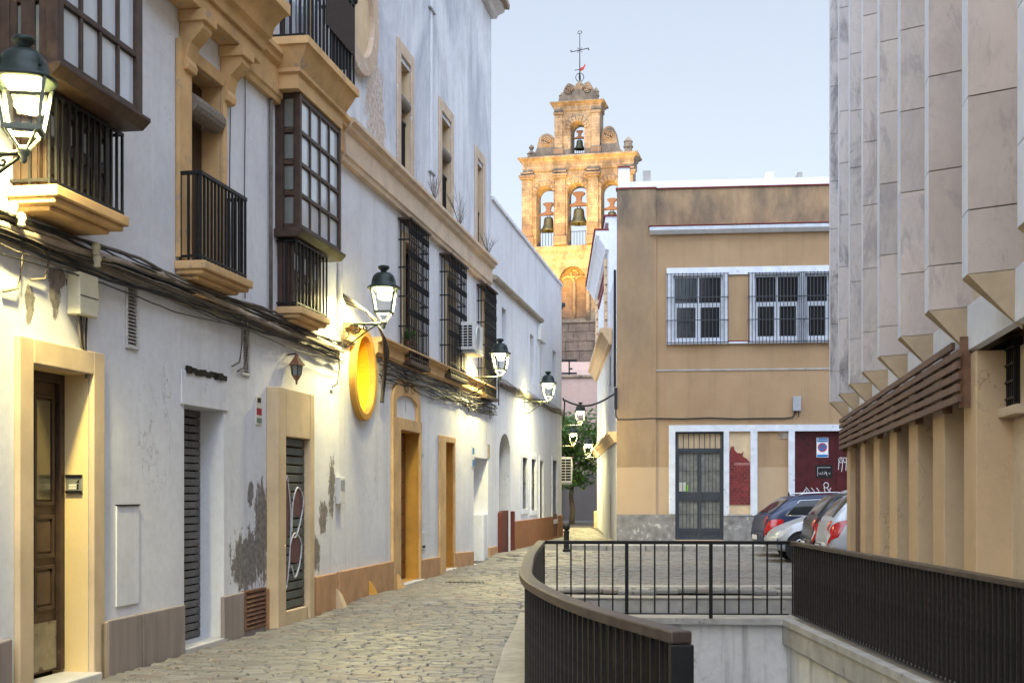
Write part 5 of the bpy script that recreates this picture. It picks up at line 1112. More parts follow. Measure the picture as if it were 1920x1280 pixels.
M['strip'] = mat('skylit_marble_edge', (.66, .66, .67), .5, .08, 3, .06)  # paler than the broad faces: skylight on the edges put into the colour
M['soffit'] = mat('tan_underside', (.42, .31, .19), .85, .15, 4, .3, 30, .006)
M['wall_tan'] = plaster('tan_render', (.60, .42, .24), (.30, .22, .15), .35)
M['wall_pale'] = plaster('pale_tan_render', (.60, .47, .32), (.32, .26, .2), .35, painted=[(FN.u(1905, -.45), .75, .62, .85, (.60, .54, .45))])
M['dark_wood_slat'] = mat('brown_louvre_wood', (.135, .075, .047), .6, .3, 9, .3, 50, .004, rand=.2, wear=(.24, .13, .09), wearat=.62, wears=6)
F_ = fthing(FN, 'finned_building', 'modern building clad in tall marble fins above a brown timber louvre', 'building')
uF = -24.45
MB().box(uF, 6, -10, -.03, 3.0, 12.5).build('upper_wall', M['wall_pale'], F_)
MB().box(uF, 6, -10, -.40, -.3, 2.999).build('lower_wall', M['wall_tan'], F_)
FO = .325; ut0 = FN.u(1815, FO); sp = 1.975; zb = 3.24; rf = random.Random(9)
for k in range(-1, 8):
    ut = ut0-k*sp
    fn = MB().box(ut-.20, ut-.08, -.028, .10, zb, 12.4).build('fin', M['void'], F_)
    sec = [(ut-.40, -.029), (ut-.26, FO), (ut, FO), (ut+.19, -.029)]
    z0 = zb; first = True
    zz = [zb, zb+rf.uniform(.35, .7)]
    while zz[-1] < 12.3: zz.append(zz[-1]+.85)
    for a, c in zip(zz, zz[1:]):
        if EYE+HYP*(-ut/1.0*.0+9)/FPX > 99: break
        g = .005
        B = MB(); B.add([(u, -o, z) for z in (a+g, c-g) for u, o in (sec[2], sec[3], (sec[3][0]-.04, -.029), (sec[2][0]-.04, FO-.03))], [(0, 1, 5, 4), (1, 2, 6, 5), (2, 3, 7, 6), (3, 0, 4, 7), (0, 3, 2, 1), (4, 5, 6, 7)])
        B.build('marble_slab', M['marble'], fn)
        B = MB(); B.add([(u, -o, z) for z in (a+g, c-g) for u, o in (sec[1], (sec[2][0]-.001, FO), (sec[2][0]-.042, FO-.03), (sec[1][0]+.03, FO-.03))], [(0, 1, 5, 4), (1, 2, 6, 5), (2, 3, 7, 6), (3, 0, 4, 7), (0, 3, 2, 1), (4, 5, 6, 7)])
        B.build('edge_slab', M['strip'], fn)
    B = MB(); B.add([(sec[0][0], .029, zb), (sec[1][0], -FO, zb), (sec[2][0], -FO, zb), (sec[3][0], .029, zb), (ut+.16, .03, zb-.44)], [(0, 1, 4), (1, 2, 4), (2, 3, 4), (3, 0, 4), (0, 3, 2, 1)])
    B.build('fin_foot', M['soffit'], fn)
# white band below the fins, soffit
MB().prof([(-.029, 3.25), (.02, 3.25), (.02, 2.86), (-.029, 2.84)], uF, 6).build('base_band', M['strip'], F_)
# pilasters
uL0, uL1 = FN.u(1587), FN.u(1824)
pp = [FN.u(p) for p in (1588, 1613, 1638, 1668, 1704, 1749, 1807)]
for i, u in enumerate(pp):
    wd = .72 if i else .55
    if i == 6: continue
    MB().box(u, u+wd, -.39, .0, -.3, 2.83).build('pilaster', M['wall_tan'], F_, bev=.01)
u6 = FN.u(1807); u7 = FN.u(1830)
MB().box(u6, u7, -.39, .0, -.3, 2.83).build('pilaster', M['wall_tan'], F_, bev=.01); 
MB().box(uF+.02, u6, -.395, -.30, -.3, 2.83).build('dark_glazing', M['void'], F_)
MB().box(u7, 6, -.39, -.30, -.3, 2.83).build('bay_wall', M['wall_pale'], F_)
MB().box(pp[0]+.56, pp[1]-.02, -.30, -.12, -.3, 2.4).build('brown_door', M['dark_wood_slat'], F_)
for k in range(4): MB().box(pp[0]+.58+k*.3, pp[0]+.80+k*.3, -.12, -.10, 0, 2.38).build('door_board', M['dark_wood_slat'], F_, bev=.005)
LV = fthing(FN, 'louvre', 'brown timber louvre of six long boards under the marble fins', 'louvre')
for i in range(6):
    z = 2.40+.098*i; MB().box(uL0-.1, uL1-(.35 if i == 5 else 0.05*(i % 2)), .09, .125, z, z+.066).build('louvre_board', M['dark_wood_slat'], LV, bev=.004)
for u in [uL0+.2+k*1.9 for k in range(7)]+[uL1-.12]: MB().box(u-.02, u+.02, .0, .088, 2.36, 2.98).build('louvre_post', M['vent_brown'], LV)
for px in (1629, 1662): MB().tube([(FN.u(px, .12)+.03*math.cos(t), -.13, 2.36+.03*math.sin(t)) for t in [j*.7 for j in range(8)]], .006, 4).build('hook', M['cable_grey'], LV)
q = (FN.u(1866, -.3), FN.u(1913, -.3), FN.z(1866, 772, -.3), FN.z(1866, 655, -.3))
W_ = MB().box(q[0], q[1], -.32, -.295, q[2], q[3]).build('window', M['void'], F_)
gr = fthing(FN, 'window_grille', 'rusty dark grille over the small window right of the louvre', 'window grille')
for k in range(15): u = q[0]+(q[1]-q[0])*k/14; MB().box(u-.008, u+.008, -.262, -.246, q[2], q[3]).build('bar', M['iron_rust'], gr)
for k in range(4): z = q[2]+(q[3]-q[2])*(k+.4)/4; MB().box(q[0]-.06, q[1]+.06, -.245, -.233, z-.01, z+.01).build('cross_bar', M['iron_rust'], gr)
MB().box(q[0]-.1, q[1]+.4, -.299, -.18, q[2]-.10, q[2]-.02).build('sill', M['wall_pale'], F_, bev=.01)
# ================================================================ railings round the ramp
def path_rail(T, pts, wd, z0, z1, m, name):
    V = [Vector((x, y)) for x, y in pts]; n = len(V); b = MB(); ring = []
    for i in range(n):
        t = (V[min(i+1, n-1)]-V[max(i-1, 0)]).normalized(); s_ = Vector((-t.y, t.x))*wd/2
        for q_, z in ((s_, z0), (-s_, z0), (-s_, z1), (s_, z1)): b.v.append((V[i].x+q_.x, V[i].y+q_.y, z))
    for i in range(n-1):
        for k in range(4): j = (k+1) % 4; b.f.append((4*i+k, 4*i+j, 4*i+4+j, 4*i+4+k))
    b.f += [(0, 1, 2, 3), (4*n-4, 4*n-1, 4*n-2, 4*n-3)]
    return b.build(name, m, T, bev=.008)
def along(pts, step):
    out = []; V = [Vector((x, y)) for x, y in pts]; acc = 0
    for a, c in zip(V, V[1:]):
        Ls = (c-a).length; t = (step-acc) if out else 0
        while t <= Ls: out.append((a+(c-a)*(t/Ls), math.atan2((c-a).y, (c-a).x))); t += step
        acc = Ls-(t-step)
    return out
def smoothpath(P, n=8):
    out = []
    for i in range(len(P)-1):
        p0, p1, p2, p3 = [Vector(P[max(0, min(len(P)-1, i+k))]) for k in (-1, 0, 1, 2)]
        for k in range(n):
            t = k/n; out.append(tuple(.5*((2*p1)+(-p0+p2)*t+(2*p0-5*p1+4*p2-p3)*t*t+(-p0+3*p1-3*p2+p3)*t**3)))
    return out+[tuple(P[-1])]
def railfence(name, label, pts, step, wd, posts, m_top, hh=.045, bw=.008, bd_=.016, zb=.06, sheet_off=0):
    T = thing(name, label, 'railing', (0, 0, 0))
    path_rail(T, pts, wd, 1.0-hh, 1.0, M[m_top], 'handrail'); path_rail(T, pts, .035, zb, zb+.018, M['iron_rust'], 'bottom_rail')
    if sheet_off: path_rail(T, [(x+sheet_off, y) for x, y in pts], .005, zb+.03, 1.0-hh-.004, M['rail_sheet'], 'backing_sheet')
    bar = None; post = None
    for i, (p, a) in enumerate(along(pts, step)):
        if posts and i % posts == 0:
            if post is None: post = MB().box(-.022, .022, -.022, .022, -.05, 1.0-hh).build('post', M['iron_rust'], T, loc=(p.x, p.y, 0)); o = post
            else: o = copy_part(post, T, (p.x, p.y, 0))
        else:
            if bar is None: bar = MB().box(-bw, bw, -bd_, bd_, zb+.018, 1.0-hh).build('bar', M['bar_worn' if sheet_off else 'iron_rust'], T, loc=(p.x, p.y, 0)); o = bar
            else: o = copy_part(bar, T, (p.x, p.y, 0))
        o.rotation_euler = (0, 0, a)
    return T
lp = smoothpath(RAIL[1:], 8)
TL = railfence('curved_railing', 'curved rusty iron railing with worn handrail beside the street', lp, .12, .10, 0, 'handrail', .055, .007, .010, sheet_off=.025)
MB().box(-.05, .05, -.05, .05, -.02, .944).build('end_post', M['iron_rust'], TL, bev=.006, loc=(RAIL[1][0]-.0, RAIL[1][1]+.02, 0))
railfence('front_railing', 'black iron railing with open bars crossing in front of the square', [(.40, 16.76), (3.52, 16.60)], .178, .05, 6, 'iron_rust', .045, .010, .012)
railfence('long_railing', 'long dense black iron railing running along the right side of the ramp', [(3.56, 16.58), (3.50, 3.5)], .115, .07, 0, 'handrail', .05, .006, .010, sheet_off=.025)
# ---------------------------------------------------------------- bollard
T = thing('bollard', 'short black ball-topped bollard at the alley mouth', 'bollard', ((1062-CXP)/FPX*29.5, 29.5, gz(1.2, 29.5)))
MB().lathe([(.085, 0), (.085, .06), (.062, .08), (.062, .44), (.075, .45), (.075, .475), (.04, .49)], (0, 0, 0), 16).build('post', M['iron'], T, smooth=False); MB().lathe([(.03, .485), (.075, .52), (.088, .57), (.075, .62), (.02, .655)], (0, 0, 0), 16).build('ball', M['iron'], T, smooth=True)
# ================================================================ church
def stonemat(name, c0, c1, dark, bw=.62, bh=.34, dk=.5, z0=None):
    n = NT(name); v = n.map((1, 1, 1)); X = n.sep()
    cb = n.t.nodes.new('ShaderNodeCombineXYZ'); n.set(cb.inputs[0], n.math('ADD', X[0], X[1])); n.set(cb.inputs[1], X[2])
    bt = n.t.nodes.new('ShaderNodeTexBrick'); n.set(bt.inputs['Vector'], cb.outputs[0]); bt.inputs['Scale'].default_value = 1; bt.inputs['Brick Width'].default_value = bw; bt.inputs['Row Height'].default_value = bh
    bt.inputs['Mortar Size'].default_value = .018; bt.inputs['Mortar Smooth'].default_value = .2; bt.inputs['Color1'].default_value = (*c0, 1); bt.inputs['Color2'].default_value = (*c1, 1); bt.inputs['Mortar'].default_value = (*[min(.8, x*1.35) for x in c1], 1)
    c = n.mix(n.math('MULTIPLY', n.ramp(n.noise(.9, 8, .75, n.map((1, 1, .7))), .42, .60), dk), bt.outputs[0], dark)
    c = n.mix(n.math('MULTIPLY', n.ramp(n.noise(5, 6, .7), .5, .7), .35), c, dark)
    if z0: c = n.mix(n.math('MULTIPLY', n.ramp(n.math('ADD', X[2], n.math('MULTIPLY', n.noise(1.5, 4), .5)), z0, z0+.9, (1, 1, 1), (0, 0, 0)), .7), c, dark)
    n.P(Base_Color=c, Roughness=.9, Normal=n.bump(n.math('ADD', n.math('MULTIPLY', bt.outputs[1], -.6), n.math('MULTIPLY', n.noise(7, 6, .7), 1.1)), .6, .05)); return n.m
M['ashlar'] = stonemat('sandstone_ashlar', (.28, .205, .125), (.37, .28, .18), (.085, .06, .045), dk=.8)
M['ashlar_foot'] = stonemat('dark_sandstone_foot', (.17, .115, .08), (.22, .15, .105), (.08, .055, .045), dk=.6)
M['carved'] = stonemat('carved_sandstone', (.27, .195, .125), (.34, .25, .165), (.09, .065, .05), 3, 3, .85)
M['bronze'] = mat('green_bronze', (.085, .085, .05), .5, .35, 9, .2, 40, .004, metal=.5, wear=(.20, .15, .05), wearat=.55)
M['yoke'] = mat('rusty_yoke', (.15, .085, .06), .7, .25, 9, .2)
K = 75/FPX          # metres per pixel at the gable
def tz(y): return EYE+(HYP-y)*K
def tu(px): return (px-1090)*K/math.cos(R(13))*1.0
TO = Fr((TW.P.x-.12, TW.P.y), TW.r)
BG = thing('bell_gable', 'floodlit sandstone bell gable with three lower arches and one upper arch', 'bell tower', TO.P, TO.ang)
dep = 1.3
def archwall(parent, name, m, u0, u1, z0, z1, arches, dep):
    """thick wall pierced by round arches (uc, w, zsill, zspring)"""
    b = MB(); cuts = [u0]
    for uc, w_, zs_, zp in arches: cuts += [uc-w_/2, uc+w_/2]
    cuts.append(u1)
    for i in range(0, len(cuts), 2): b.box(cuts[i], cuts[i+1], -dep, 0, z0, z1)
    b.build(name, m, parent)
    for uc, w_, zs_, zp in arches:
        r = w_/2; n = 14; c = MB(); P_ = [(uc-r*math.cos(math.pi*k/n), zp+r*math.sin(math.pi*k/n)) for k in range(n+1)]
        for (ua, za), (ub, zb_) in zip(P_, P_[1:]):
            c.add([(ua, 0, za), (ub, 0, zb_), (ub, 0, z1), (ua, 0, z1), (ua, dep, za), (ub, dep, zb_), (ub, dep, z1), (ua, dep, z1)], [(0, 1, 2, 3), (4, 7, 6, 5), (0, 4, 5, 1), (3, 2, 6, 7)])
        c.build('arch_head', m, parent)
        if zs_ > z0: MB().box(uc-r, uc+r, -dep, 0, z0, zs_).build('arch_sill', m, parent)
        vz = []; nv = 9
        for k in range(nv):   # voussoirs
            a0, a1 = math.pi*k/nv+.02, math.pi*(k+1)/nv-.02
            MB().poly([(uc-r*math.cos(a0), zp+r*math.sin(a0)), (uc-(r+.32)*math.cos(a0), zp+(r+.32)*math.sin(a0)), (uc-(r+.32)*math.cos(a1), zp+(r+.32)*math.sin(a1)), (uc-r*math.cos(a1), zp+r*math.sin(a1))], -.3, .05).build('voussoir', m, parent, bev=.02)
zA0, zA1 = tz(459), tz(318); U0, U1 = tu(987), tu(1188)
cs = [tu(1026), tu(1085.5), tu(1146)]; aw = 1.12
archwall(BG, 'arcade_wall', M['ashlar'], U0, U1, zA0, zA1, [(cs[0], 1.02, zA0+.01, tz(362)), (cs[1], 1.12, zA0+.01, tz(361)), (cs[2], 1.02, zA0+.01, tz(358))], dep)
MB().box(U0-.05, U1+.05, -dep-.05, .08, zA0-.35, zA0).build('arcade_ledge', M['carved'], BG, bev=.05)
pil = [tu(993), tu(1055), tu(1116), tu(1180)]
for u in pil:
    MB().box(u-.30, u+.30, 0, .16, zA0, tz(333)).build('pilaster', M['ashlar'], BG, bev=.03); MB().box(u-.40, u+.40, 0, .26, zA0, zA0+.55).build('pilaster_base', M['ashlar_foot'], BG, bev=.05)
    MB().box(u-.30, u+.30, -.1, .19, zA0+.55, zA0+1.25).build('pilaster_foot', M['ashlar_foot'], BG, bev=.03)
    for j, (e, z) in enumerate(((.08, 333), (.14, 329), (.05, 323))): MB().box(u-.32-e, u+.32+e, 0, .18+e, tz(z), tz(z)+.13).build('capital', M['carved'], BG, bev=.03)
for uc in cs: MB().box(uc-.62, uc+.62, -dep+.1, -.1, zA0-.05, zA0+.02).build('opening_floor', M['ashlar_foot'], BG)
EN = [(0, 0), (.10, 0), (.12, .12), (.12, .55), (.20, .6), (.24, .72), (.42, .82), (.5, .86), (.5, .98), (0, 1.02)]
def entab(z, h, u0, u1, sc=1., m='ashlar'):
    b = MB(); V = []
    for o, q_ in EN: o *= sc; V += [(u0-o, dep+o, z+q_*h), (u0-o, -o, z+q_*h), (u1+o, -o, z+q_*h), (u1+o, dep+o, z+q_*h)]
    n = len(EN); b.v = V; b.f = [(4*i+j, 4*i+(j+1) % 4, 4*i+4+(j+1) % 4, 4*i+4+j) for i in range(n-1) for j in range(4)]+[(4*n-4, 4*n-3, 4*n-2, 4*n-1), (0, 3, 2, 1)]
    return b.build('entablature', M[m], BG, bev=.02)
entab(zA1, tz(291)-zA1, U0, U1, .66)
zB0 = tz(291); zB1 = tz(207); V0, V1 = tu(1045), tu(1128)
archwall(BG, 'upper_arch_wall', M['ashlar'], V0, V1, zB0, zB1, [(tu(1086.5), .80, zB0+.12, tz(240))], dep)
for u in (tu(1052), tu(1121)):
    MB().box(u-.24, u+.24, 0, .14, zB0, tz(214)).build('pilaster', M['ashlar'], BG, bev=.03); MB().box(u-.32, u+.32, 0, .22, zB0, zB0+.4).build('pilaster_base', M['ashlar_foot'], BG, bev=.04); MB().box(u-.30, u+.30, 0, .2, tz(214), tz(209)).build('capital', M['carved'], BG, bev=.03)
entab(zB1, tz(190)-zB1, V0, V1, .55)
def volute(u_in, u_out, z0, h, sgn):
    P_ = []; W_ = abs(u_out-u_in)
    f = lambda t: (u_in+sgn*W_*t)
    prof_ = [(0, 0), (0, .62), (.10, .90), (.30, 1.0), (.50, .90), (.58, .66), (.63, .42), (.74, .20), (.90, .09), (1.0, .08), (1.0, 0)]
    pts = smoothpath([(f(a), z0+h*c) for a, c in prof_[1:-2]], 4); pts = [(f(0), z0)]+pts+[(f(1), z0+h*.1), (f(1), z0)]
    V = MB().poly(pts, -dep*.7, -.15).build('volute', M['carved'], BG, bev=.03)
    c = (f(.30), z0+h*.68); MB().tube([(c[0]+.30*(1-j/40)*math.cos(j*.42), .12, c[1]+.30*(1-j/40)*math.sin(j*.42)) for j in range(38)], .055, 6).build('scroll', M['carved'], V, smooth=True)
zV = tz(294); volute(V0-.02, tu(988), zV, tz(245)-zV, -1); volute(V1+.02, tu(1178), zV, tz(238)-zV, 1)
def pinnacle(u, z, h, o=-.7, s=1., ball=True):
    MB().box(u-.20*s, u+.20*s, o-.2*s, o+.2*s, z, z+h*.45).build('pinnacle', M['carved'], BG, bev=.03); MB().lathe([(.26*s, h*.45), (.28*s, h*.5), (.16*s, h*.58), (.07*s, h*.68), (.16*s, h*.82), (.12*s, h*.92), (.02, h)] if ball else [(.27*s, h*.45), (.30*s, h*.52), (.24*s, h*.56), (.24*s, h*.72), (.28*s, h*.76), (.05, h)], (u, -o, z), 10).build('pinnacle_top', M['carved'], BG)
pinnacle(tu(996), zV, 1.05); pinnacle(tu(1177), zV, 1.15, ball=False)
zC0 = tz(190)
pts = [(tu(1050), zC0), (tu(1050), zC0+.18)]+smoothpath([(tu(1056), zC0+.35), (tu(1061), zC0+.85), (tu(1068), zC0+1.12), (tu(1076), zC0+1.05), (tu(1082), zC0+.95), (tu(1087), zC0+1.2), (tu(1092), zC0+.95), (tu(1099), zC0+1.08), (tu(1107), zC0+1.15), (tu(1113), zC0+.85), (tu(1118), zC0+.35)], 4)+[(tu(1124), zC0+.18), (tu(1124), zC0)]
ped = MB().poly(pts, -dep*.7, -.15).build('pediment', M['carved'], BG, bev=.03)
for px, s_ in ((1070, 1), (1104, -1)): MB().tube([(tu(px)+.26*(1-j/40)*math.cos(j*.42)*s_, .12, zC0+.72+.26*(1-j/40)*math.sin(j*.42)) for j in range(38)], .05, 6).build('scroll', M['carved'], ped, smooth=True)
pinnacle(tu(1053), zC0, .8, -.8, .7, False); pinnacle(tu(1117), zC0, .95, -.8, .7, False)
MB().lathe([(.22, 0), (.25, .1), (.14, .2), (.10, .3), (.03, .36)], (tu(1087), .7, zC0+1.05), 10).build('finial', M['carved'], BG)
# shaft below with the blind twin window
zS0 = tz(600); S0, S1 = tu(1000), tu(1180)
wc, ww = tu(1078), 1.60; zsp = tz(530)
b = MB(); b.box(S0, wc-ww/2, -dep, .05, zS0, zA0-.35); b.box(wc+ww/2, S1, -dep, .05, zS0, zA0-.35); b.build('shaft_wall', M['ashlar'], BG)
def pointed(w_, zs_, n=10, h=1.0):
    out = []
    for k in range(n+1): t = k/n; out.append((-w_/2+w_/2*(1-math.cos(t*math.pi/2))*1.0, zs_+h*math.sin(t*math.pi/2)))
    return out+[(-u, z) for u, z in out[::-1][1:]]
P_ = [(wc+u, z) for u, z in pointed(ww, zsp, 10, .95)]; c = MB()
for (ua, za), (ub, zb_) in zip(P_, P_[1:]): c.add([(ua, -.05, za), (ub, -.05, zb_), (ub, -.05, zA0-.35), (ua, -.05, zA0-.35), (ua, .9, za), (ub, .9, zb_)], [(0, 1, 2, 3), (0, 4, 5, 1)])
c.build('window_arch', M['ashlar'], BG)
Q_ = [(wc+u, z) for u, z in pointed(ww+.5, zsp, 10, 1.22)]; P2 = P_
c = MB(); n = len(Q_); c.v = [(u, -.12, z) for u, z in Q_]+[(u, -.12, z) for u, z in P2]+[(u, -.05, z) for u, z in Q_]+[(u, 0.2, z) for u, z in P2]
c.f = [(i, i+1, n+i+1, n+i) for i in range(n-1)]+[(i, 2*n+i, 2*n+i+1, i+1) for i in range(n-1)]+[(n+i, n+i+1, 3*n+i+1, 3*n+i) for i in range(n-1)]; c.build('arch_moulding', M['carved'], BG)
for s_ in (-1, 1): MB().tube([(wc+s_*(ww/2+.12), -.10, zS0), (wc+s_*(ww/2+.12), -.10, zsp)], .13, 8).build('jamb_shaft', M['carved'], BG, smooth=True)
MB().box(wc-ww/2, wc+ww/2, -dep, -.62, zS0, zsp+1).build('window_infill', M['ashlar_foot'], BG); MB().tube([(wc, .5, zS0), (wc, .5, zsp+.1)], .10, 8).build('mullion', M['carved'], BG, smooth=True)
for s_ in (-1, 1): MB().tube([(wc+s_*(ww/4)+ww/4*math.cos(a), .5, zsp+.05+.42*math.sin(a)) for a in [math.pi*k/10 for k in range(11)]], .07, 6).build('tracery', M['carved'], BG, smooth=True)
MB().tube([(wc+.2*math.cos(a), .5, zsp+.62+.2*math.sin(a)) for a in [6.283*k/14 for k in range(15)]], .06, 6).build('tracery', M['carved'], BG, smooth=True)
MB().prof([(-.6, zS0+.18), (.12, zS0), (.12, zS0-.15), (-.6, zS0-.15)], S0, S1).build('window_sill', M['carved'], BG)
rb = random.Random(8); zc = zS0-.151
base = MB().box(S0, S1, -dep, .0, -.2, zS0-.15).build('base_wall', M['ashlar_foot'], BG)
while zc > 5.2:
    h = rb.uniform(.48, .66); u = tu(1040)-rb.uniform(0, .6)
    while u < tu(1120):
        w_ = rb.uniform(.7, 1.25); MB().box(u+.012, u+w_-.012, .0, .035+rb.uniform(0, .03), zc-h+.012, zc-.012).build('stone_block', M['ashlar_foot'], base, bev=.02); u += w_
    zc -= h
# bells
def bell(uc, z, s, lab, yw):
    T = thing('church_bell', lab, 'bell', BG.matrix_basis @ Vector((uc, dep*.45, z)), TO.ang, 'bells in the gable')
    MB().lathe([(.02, 0), (.17*s, .0), (.24*s, -.04*s), (.27*s, -.16*s), (.29*s, -.40*s), (.36*s, -.60*s), (.50*s, -.75*s), (.52*s, -.80*s), (.44*s, -.79*s), (.3*s, -.6*s)], (0, 0, 0), 20).build('bell_body', M['bronze'], T, smooth=True)
    MB().tube([(0, 0, -.5*s), (0, 0, -.88*s)], .035*s, 6).build('clapper', M['iron'], T); MB().tube([(-.08*s, 0, 0), (-.08*s, 0, .15*s), (.08*s, 0, .15*s), (.08*s, 0, 0)], .035*s, 6).build('bell_crown', M['bronze'], T)
    MB().poly([(-yw, .13*s), (-.15*s, .12*s), (.15*s, .12*s), (yw, .13*s), (yw, .19*s), (.22*s, .30*s), (.12*s, .40*s), (.16*s, .62*s), (.30*s, .72*s), (.32*s, .80*s), (.18*s, .86*s), (-.18*s, .86*s), (-.32*s, .80*s), (-.30*s, .72*s), (-.16*s, .62*s), (-.12*s, .40*s), (-.22*s, .30*s), (-yw, .19*s)], -.12*s, .12*s).build('yoke', M['yoke'], T, bev=.02)
bell(cs[0]+.10, tz(401), 1.0, 'bell in the left arch of the gable', .55); bell(cs[1]+.02, tz(387), 1.12, 'largest bell in the middle arch of the gable', .60); bell(cs[2]+.05, tz(396), .9, 'bell in the right arch half hidden by the ornate house', .55); bell(tu(1087.5), tz(258), .66, 'small dark bell in the topmost arch', .42)
for i, uc in enumerate(cs+[tu(1087)]):
    up = i == 3; T = fthing(TO, 'arch_railing', ['thin railing at the foot of the left bell arch', 'thin railing at the foot of the middle bell arch', 'thin railing at the foot of the right bell arch', 'thin railing at the foot of the topmost bell arch'][i], 'railing'); z0 = zB0+.12 if up else zA0; hh = .5 if up else 1.0; hw = .38 if up else .52
    MB().box(uc-hw, uc+hw, -dep*.8, -dep*.8+.03, z0+hh-.03, z0+hh).build('top_rail', M['iron'], T)
    for k in range(7): u = uc-hw+2*hw*k/6; MB().box(u-.012, u+.012, -dep*.8+.003, -dep*.8+.027, z0, z0+hh-.03).build('bar', M['iron'], T)
# weather vane cross
wx = BG.matrix_basis @ Vector((tu(1087), .7, zC0+1.35)); T = thing('weather_vane', 'tall iron cross with a small red vane on top of the gable', 'weather vane', wx, TO.ang); zz = lambda y: tz(y)-wx.z
MB().tube([(0, 0, -.1), (0, 0, zz(55))], .035, 6, .018).build('pole', M['iron'], T)
MB().tube([(-.52, 0, zz(88)-.03), (.52, 0, zz(85)+.03)], .026, 6).build('cross_arm', M['iron'], T)
for s_ in (-1, 1): MB().lathe([(.01, -.05), (.05, 0), (.01, .05)], (s_*.52, 0, zz(86.5)), 6).build('arm_tip', M['iron'], T)
for a in (.8, 2.35, 3.94, 5.5): MB().tube([(.06*math.cos(a), 0, zz(86.5)+.06*math.sin(a)), (.2*math.cos(a), 0, zz(86.5)+.2*math.sin(a))], .016, 5).build('ray', M['iron'], T)
MB().tube([(.13*math.cos(a), 0, zz(53)+.08*math.sin(a)) for a in [6.283*k/10 for k in range(11)]], .02, 5).build('crown_ring', M['iron'], T)
MB().poly([(.03, zz(121)), (.22, zz(118)), (.30, zz(113)), (.34, zz(116)), (.22, zz(124)), (.03, zz(127))], -.012, .012).build('red_vane', mat('red_vane_paint', (.35, .03, .02), .6, .2, 9, 0), T); MB().tube([(-.3, 0, zz(124)), (0, 0, zz(123))], .02, 5).build('vane_arrow', M['iron'], T)
for ax in (0, 1): MB().tube([((.24*math.cos(a)) if ax == 0 else 0, 0 if ax == 0 else .24*math.cos(a), zz(138)+.24*math.sin(a)) for a in [6.283*k/16 for k in range(17)]], .022, 5).build('globe_ring', M['iron'], T)
# floodlights that light the gable (mounted on the shaft ledge and the nave roof)
def flood(W, target, watts, lab, ang=70, col=(1., .58, .11)):
    T = thing('floodlight', lab, 'floodlight', W); MB().box(-.16, .16, -.1, .1, .12, .34).build('housing', M['iron'], T, bev=.02); MB().box(-.03, .03, -.03, .03, 0, .12).build('stand', M['iron'], T)
    l = bpy.data.lights.new('flood_lamp', 'SPOT'); l.energy = watts; l.color = col; l.spot_size = R(ang); l.spot_blend = .6; l.shadow_soft_size = .15
    o = bpy.data.objects.new('flood_lamp', l); COL.objects.link(o); o.parent = T; o.location = (0, 0, .42); o.rotation_euler = (Vector((0, 0, .42))+Vector(W)-Vector(target)).to_track_quat('Z', 'Y').to_euler()
g_ = lambda u, o, z: TO.w(u, o, z)
FW = 1.0
for u, lab in ((tu(1040), 'left floodlight on a mast in front of the gable'), (tu(1150), 'right floodlight on a mast in front of the gable')): flood(g_(u, 6.5, zA0-3.6), g_(tu(1090), 0, tz(340)), 1500*FW, lab, 95)
flood(g_(tu(1078), 3.2, zS0+.2), g_(tu(1078), 0, tz(500)), 330*FW, 'floodlight aimed at the pointed window', 100)
# church wall in front of the tower, pinkish plaster
NW = Fr((2.0, 66), (1, -.1)); CWm = plaster('pink_church_plaster', (.52, .345, .27), (.25, .17, .14), .5, mould=.2)
T = fthing(NW, 'church_wall', 'pinkish plastered church wall below the bell gable', 'wall'); ztop = NW.z(1085, 708)
MB().box(-6, 9, -1, 0, 2.6, ztop).build('wall', CWm, T); MB().box(-6, 9, -1.05, .12, ztop, ztop+.14).build('coping', M['carved'], T, bev=.03); MB().box(-6, 9, -1, .02, -.3, 2.6).build('lower_wall', plaster('dark_lower_wall', (.13, .11, .095), (.05, .045, .04), .6), T)  # lower part of the wall in a darker brown-grey
MB().add([(-6, .2, ztop+.14), (9, .2, ztop+.14), (9, 4, ztop+1.2), (-6, 4, ztop+1.2)], [(0, 1, 2, 3)]).build('lean_to_roof', CWm, T)
T = fthing(NW, 'iron_anchor', 'rusty E-shaped iron frame on the church roof edge', 'ironwork'); a = NW.u(1066, -.2)
for bx in ((a, a+.07, ztop+.14, NW.z(1066, 673)), (a-.5, a+.42, NW.z(1066, 677), NW.z(1066, 673)), (a-.5, a+.42, ztop+.2, ztop+.29), (a+.07, a+.2, NW.z(1066, 692), NW.z(1066, 689))): MB().box(bx[0], bx[1], -.25, -.18, bx[2], bx[3]).build('bar', M['iron_rust'], T)
# ================================================================ orange tree in the alley
def leafmat():
    n = NT('orange_tree_leaf'); g = n.t.nodes.new('ShaderNodeNewGeometry').outputs['Random Per Island']; c = n.mix(g, (.035, .095, .018), (.12, .24, .045))
    n.P(Base_Color=c, Roughness=.4); n.b.inputs['Specular IOR Level'].default_value = .5
    tr = n.t.nodes.new('ShaderNodeBsdfTranslucent'); n.set(tr.inputs[0], n.mix(.5, c, (.12, .22, .02))); ad_ = n.t.nodes.new('ShaderNodeMixShader'); ad_.inputs[0].default_value = .25
    n.t.links.new(n.b.outputs[0], ad_.inputs[1]); n.t.links.new(tr.outputs[0], ad_.inputs[2]); n.t.links.new(ad_.outputs[0], n.out.inputs[0]); return n.m
M['leaf'] = leafmat(); M['bark'] = mat('orange_tree_bark', (.13, .10, .075), .9, .3, 12, .6, 30, .01)
M['orange'] = mat('orange_fruit', (.75, .25, .01), .5, .1, 12, .1)
tx, ty = 2.62, 57.5; tzg = .3
T = thing('orange_tree', 'leafy green orange tree at the end of the alley', 'tree', (tx, ty, tzg)); rt_ = random.Random(21)
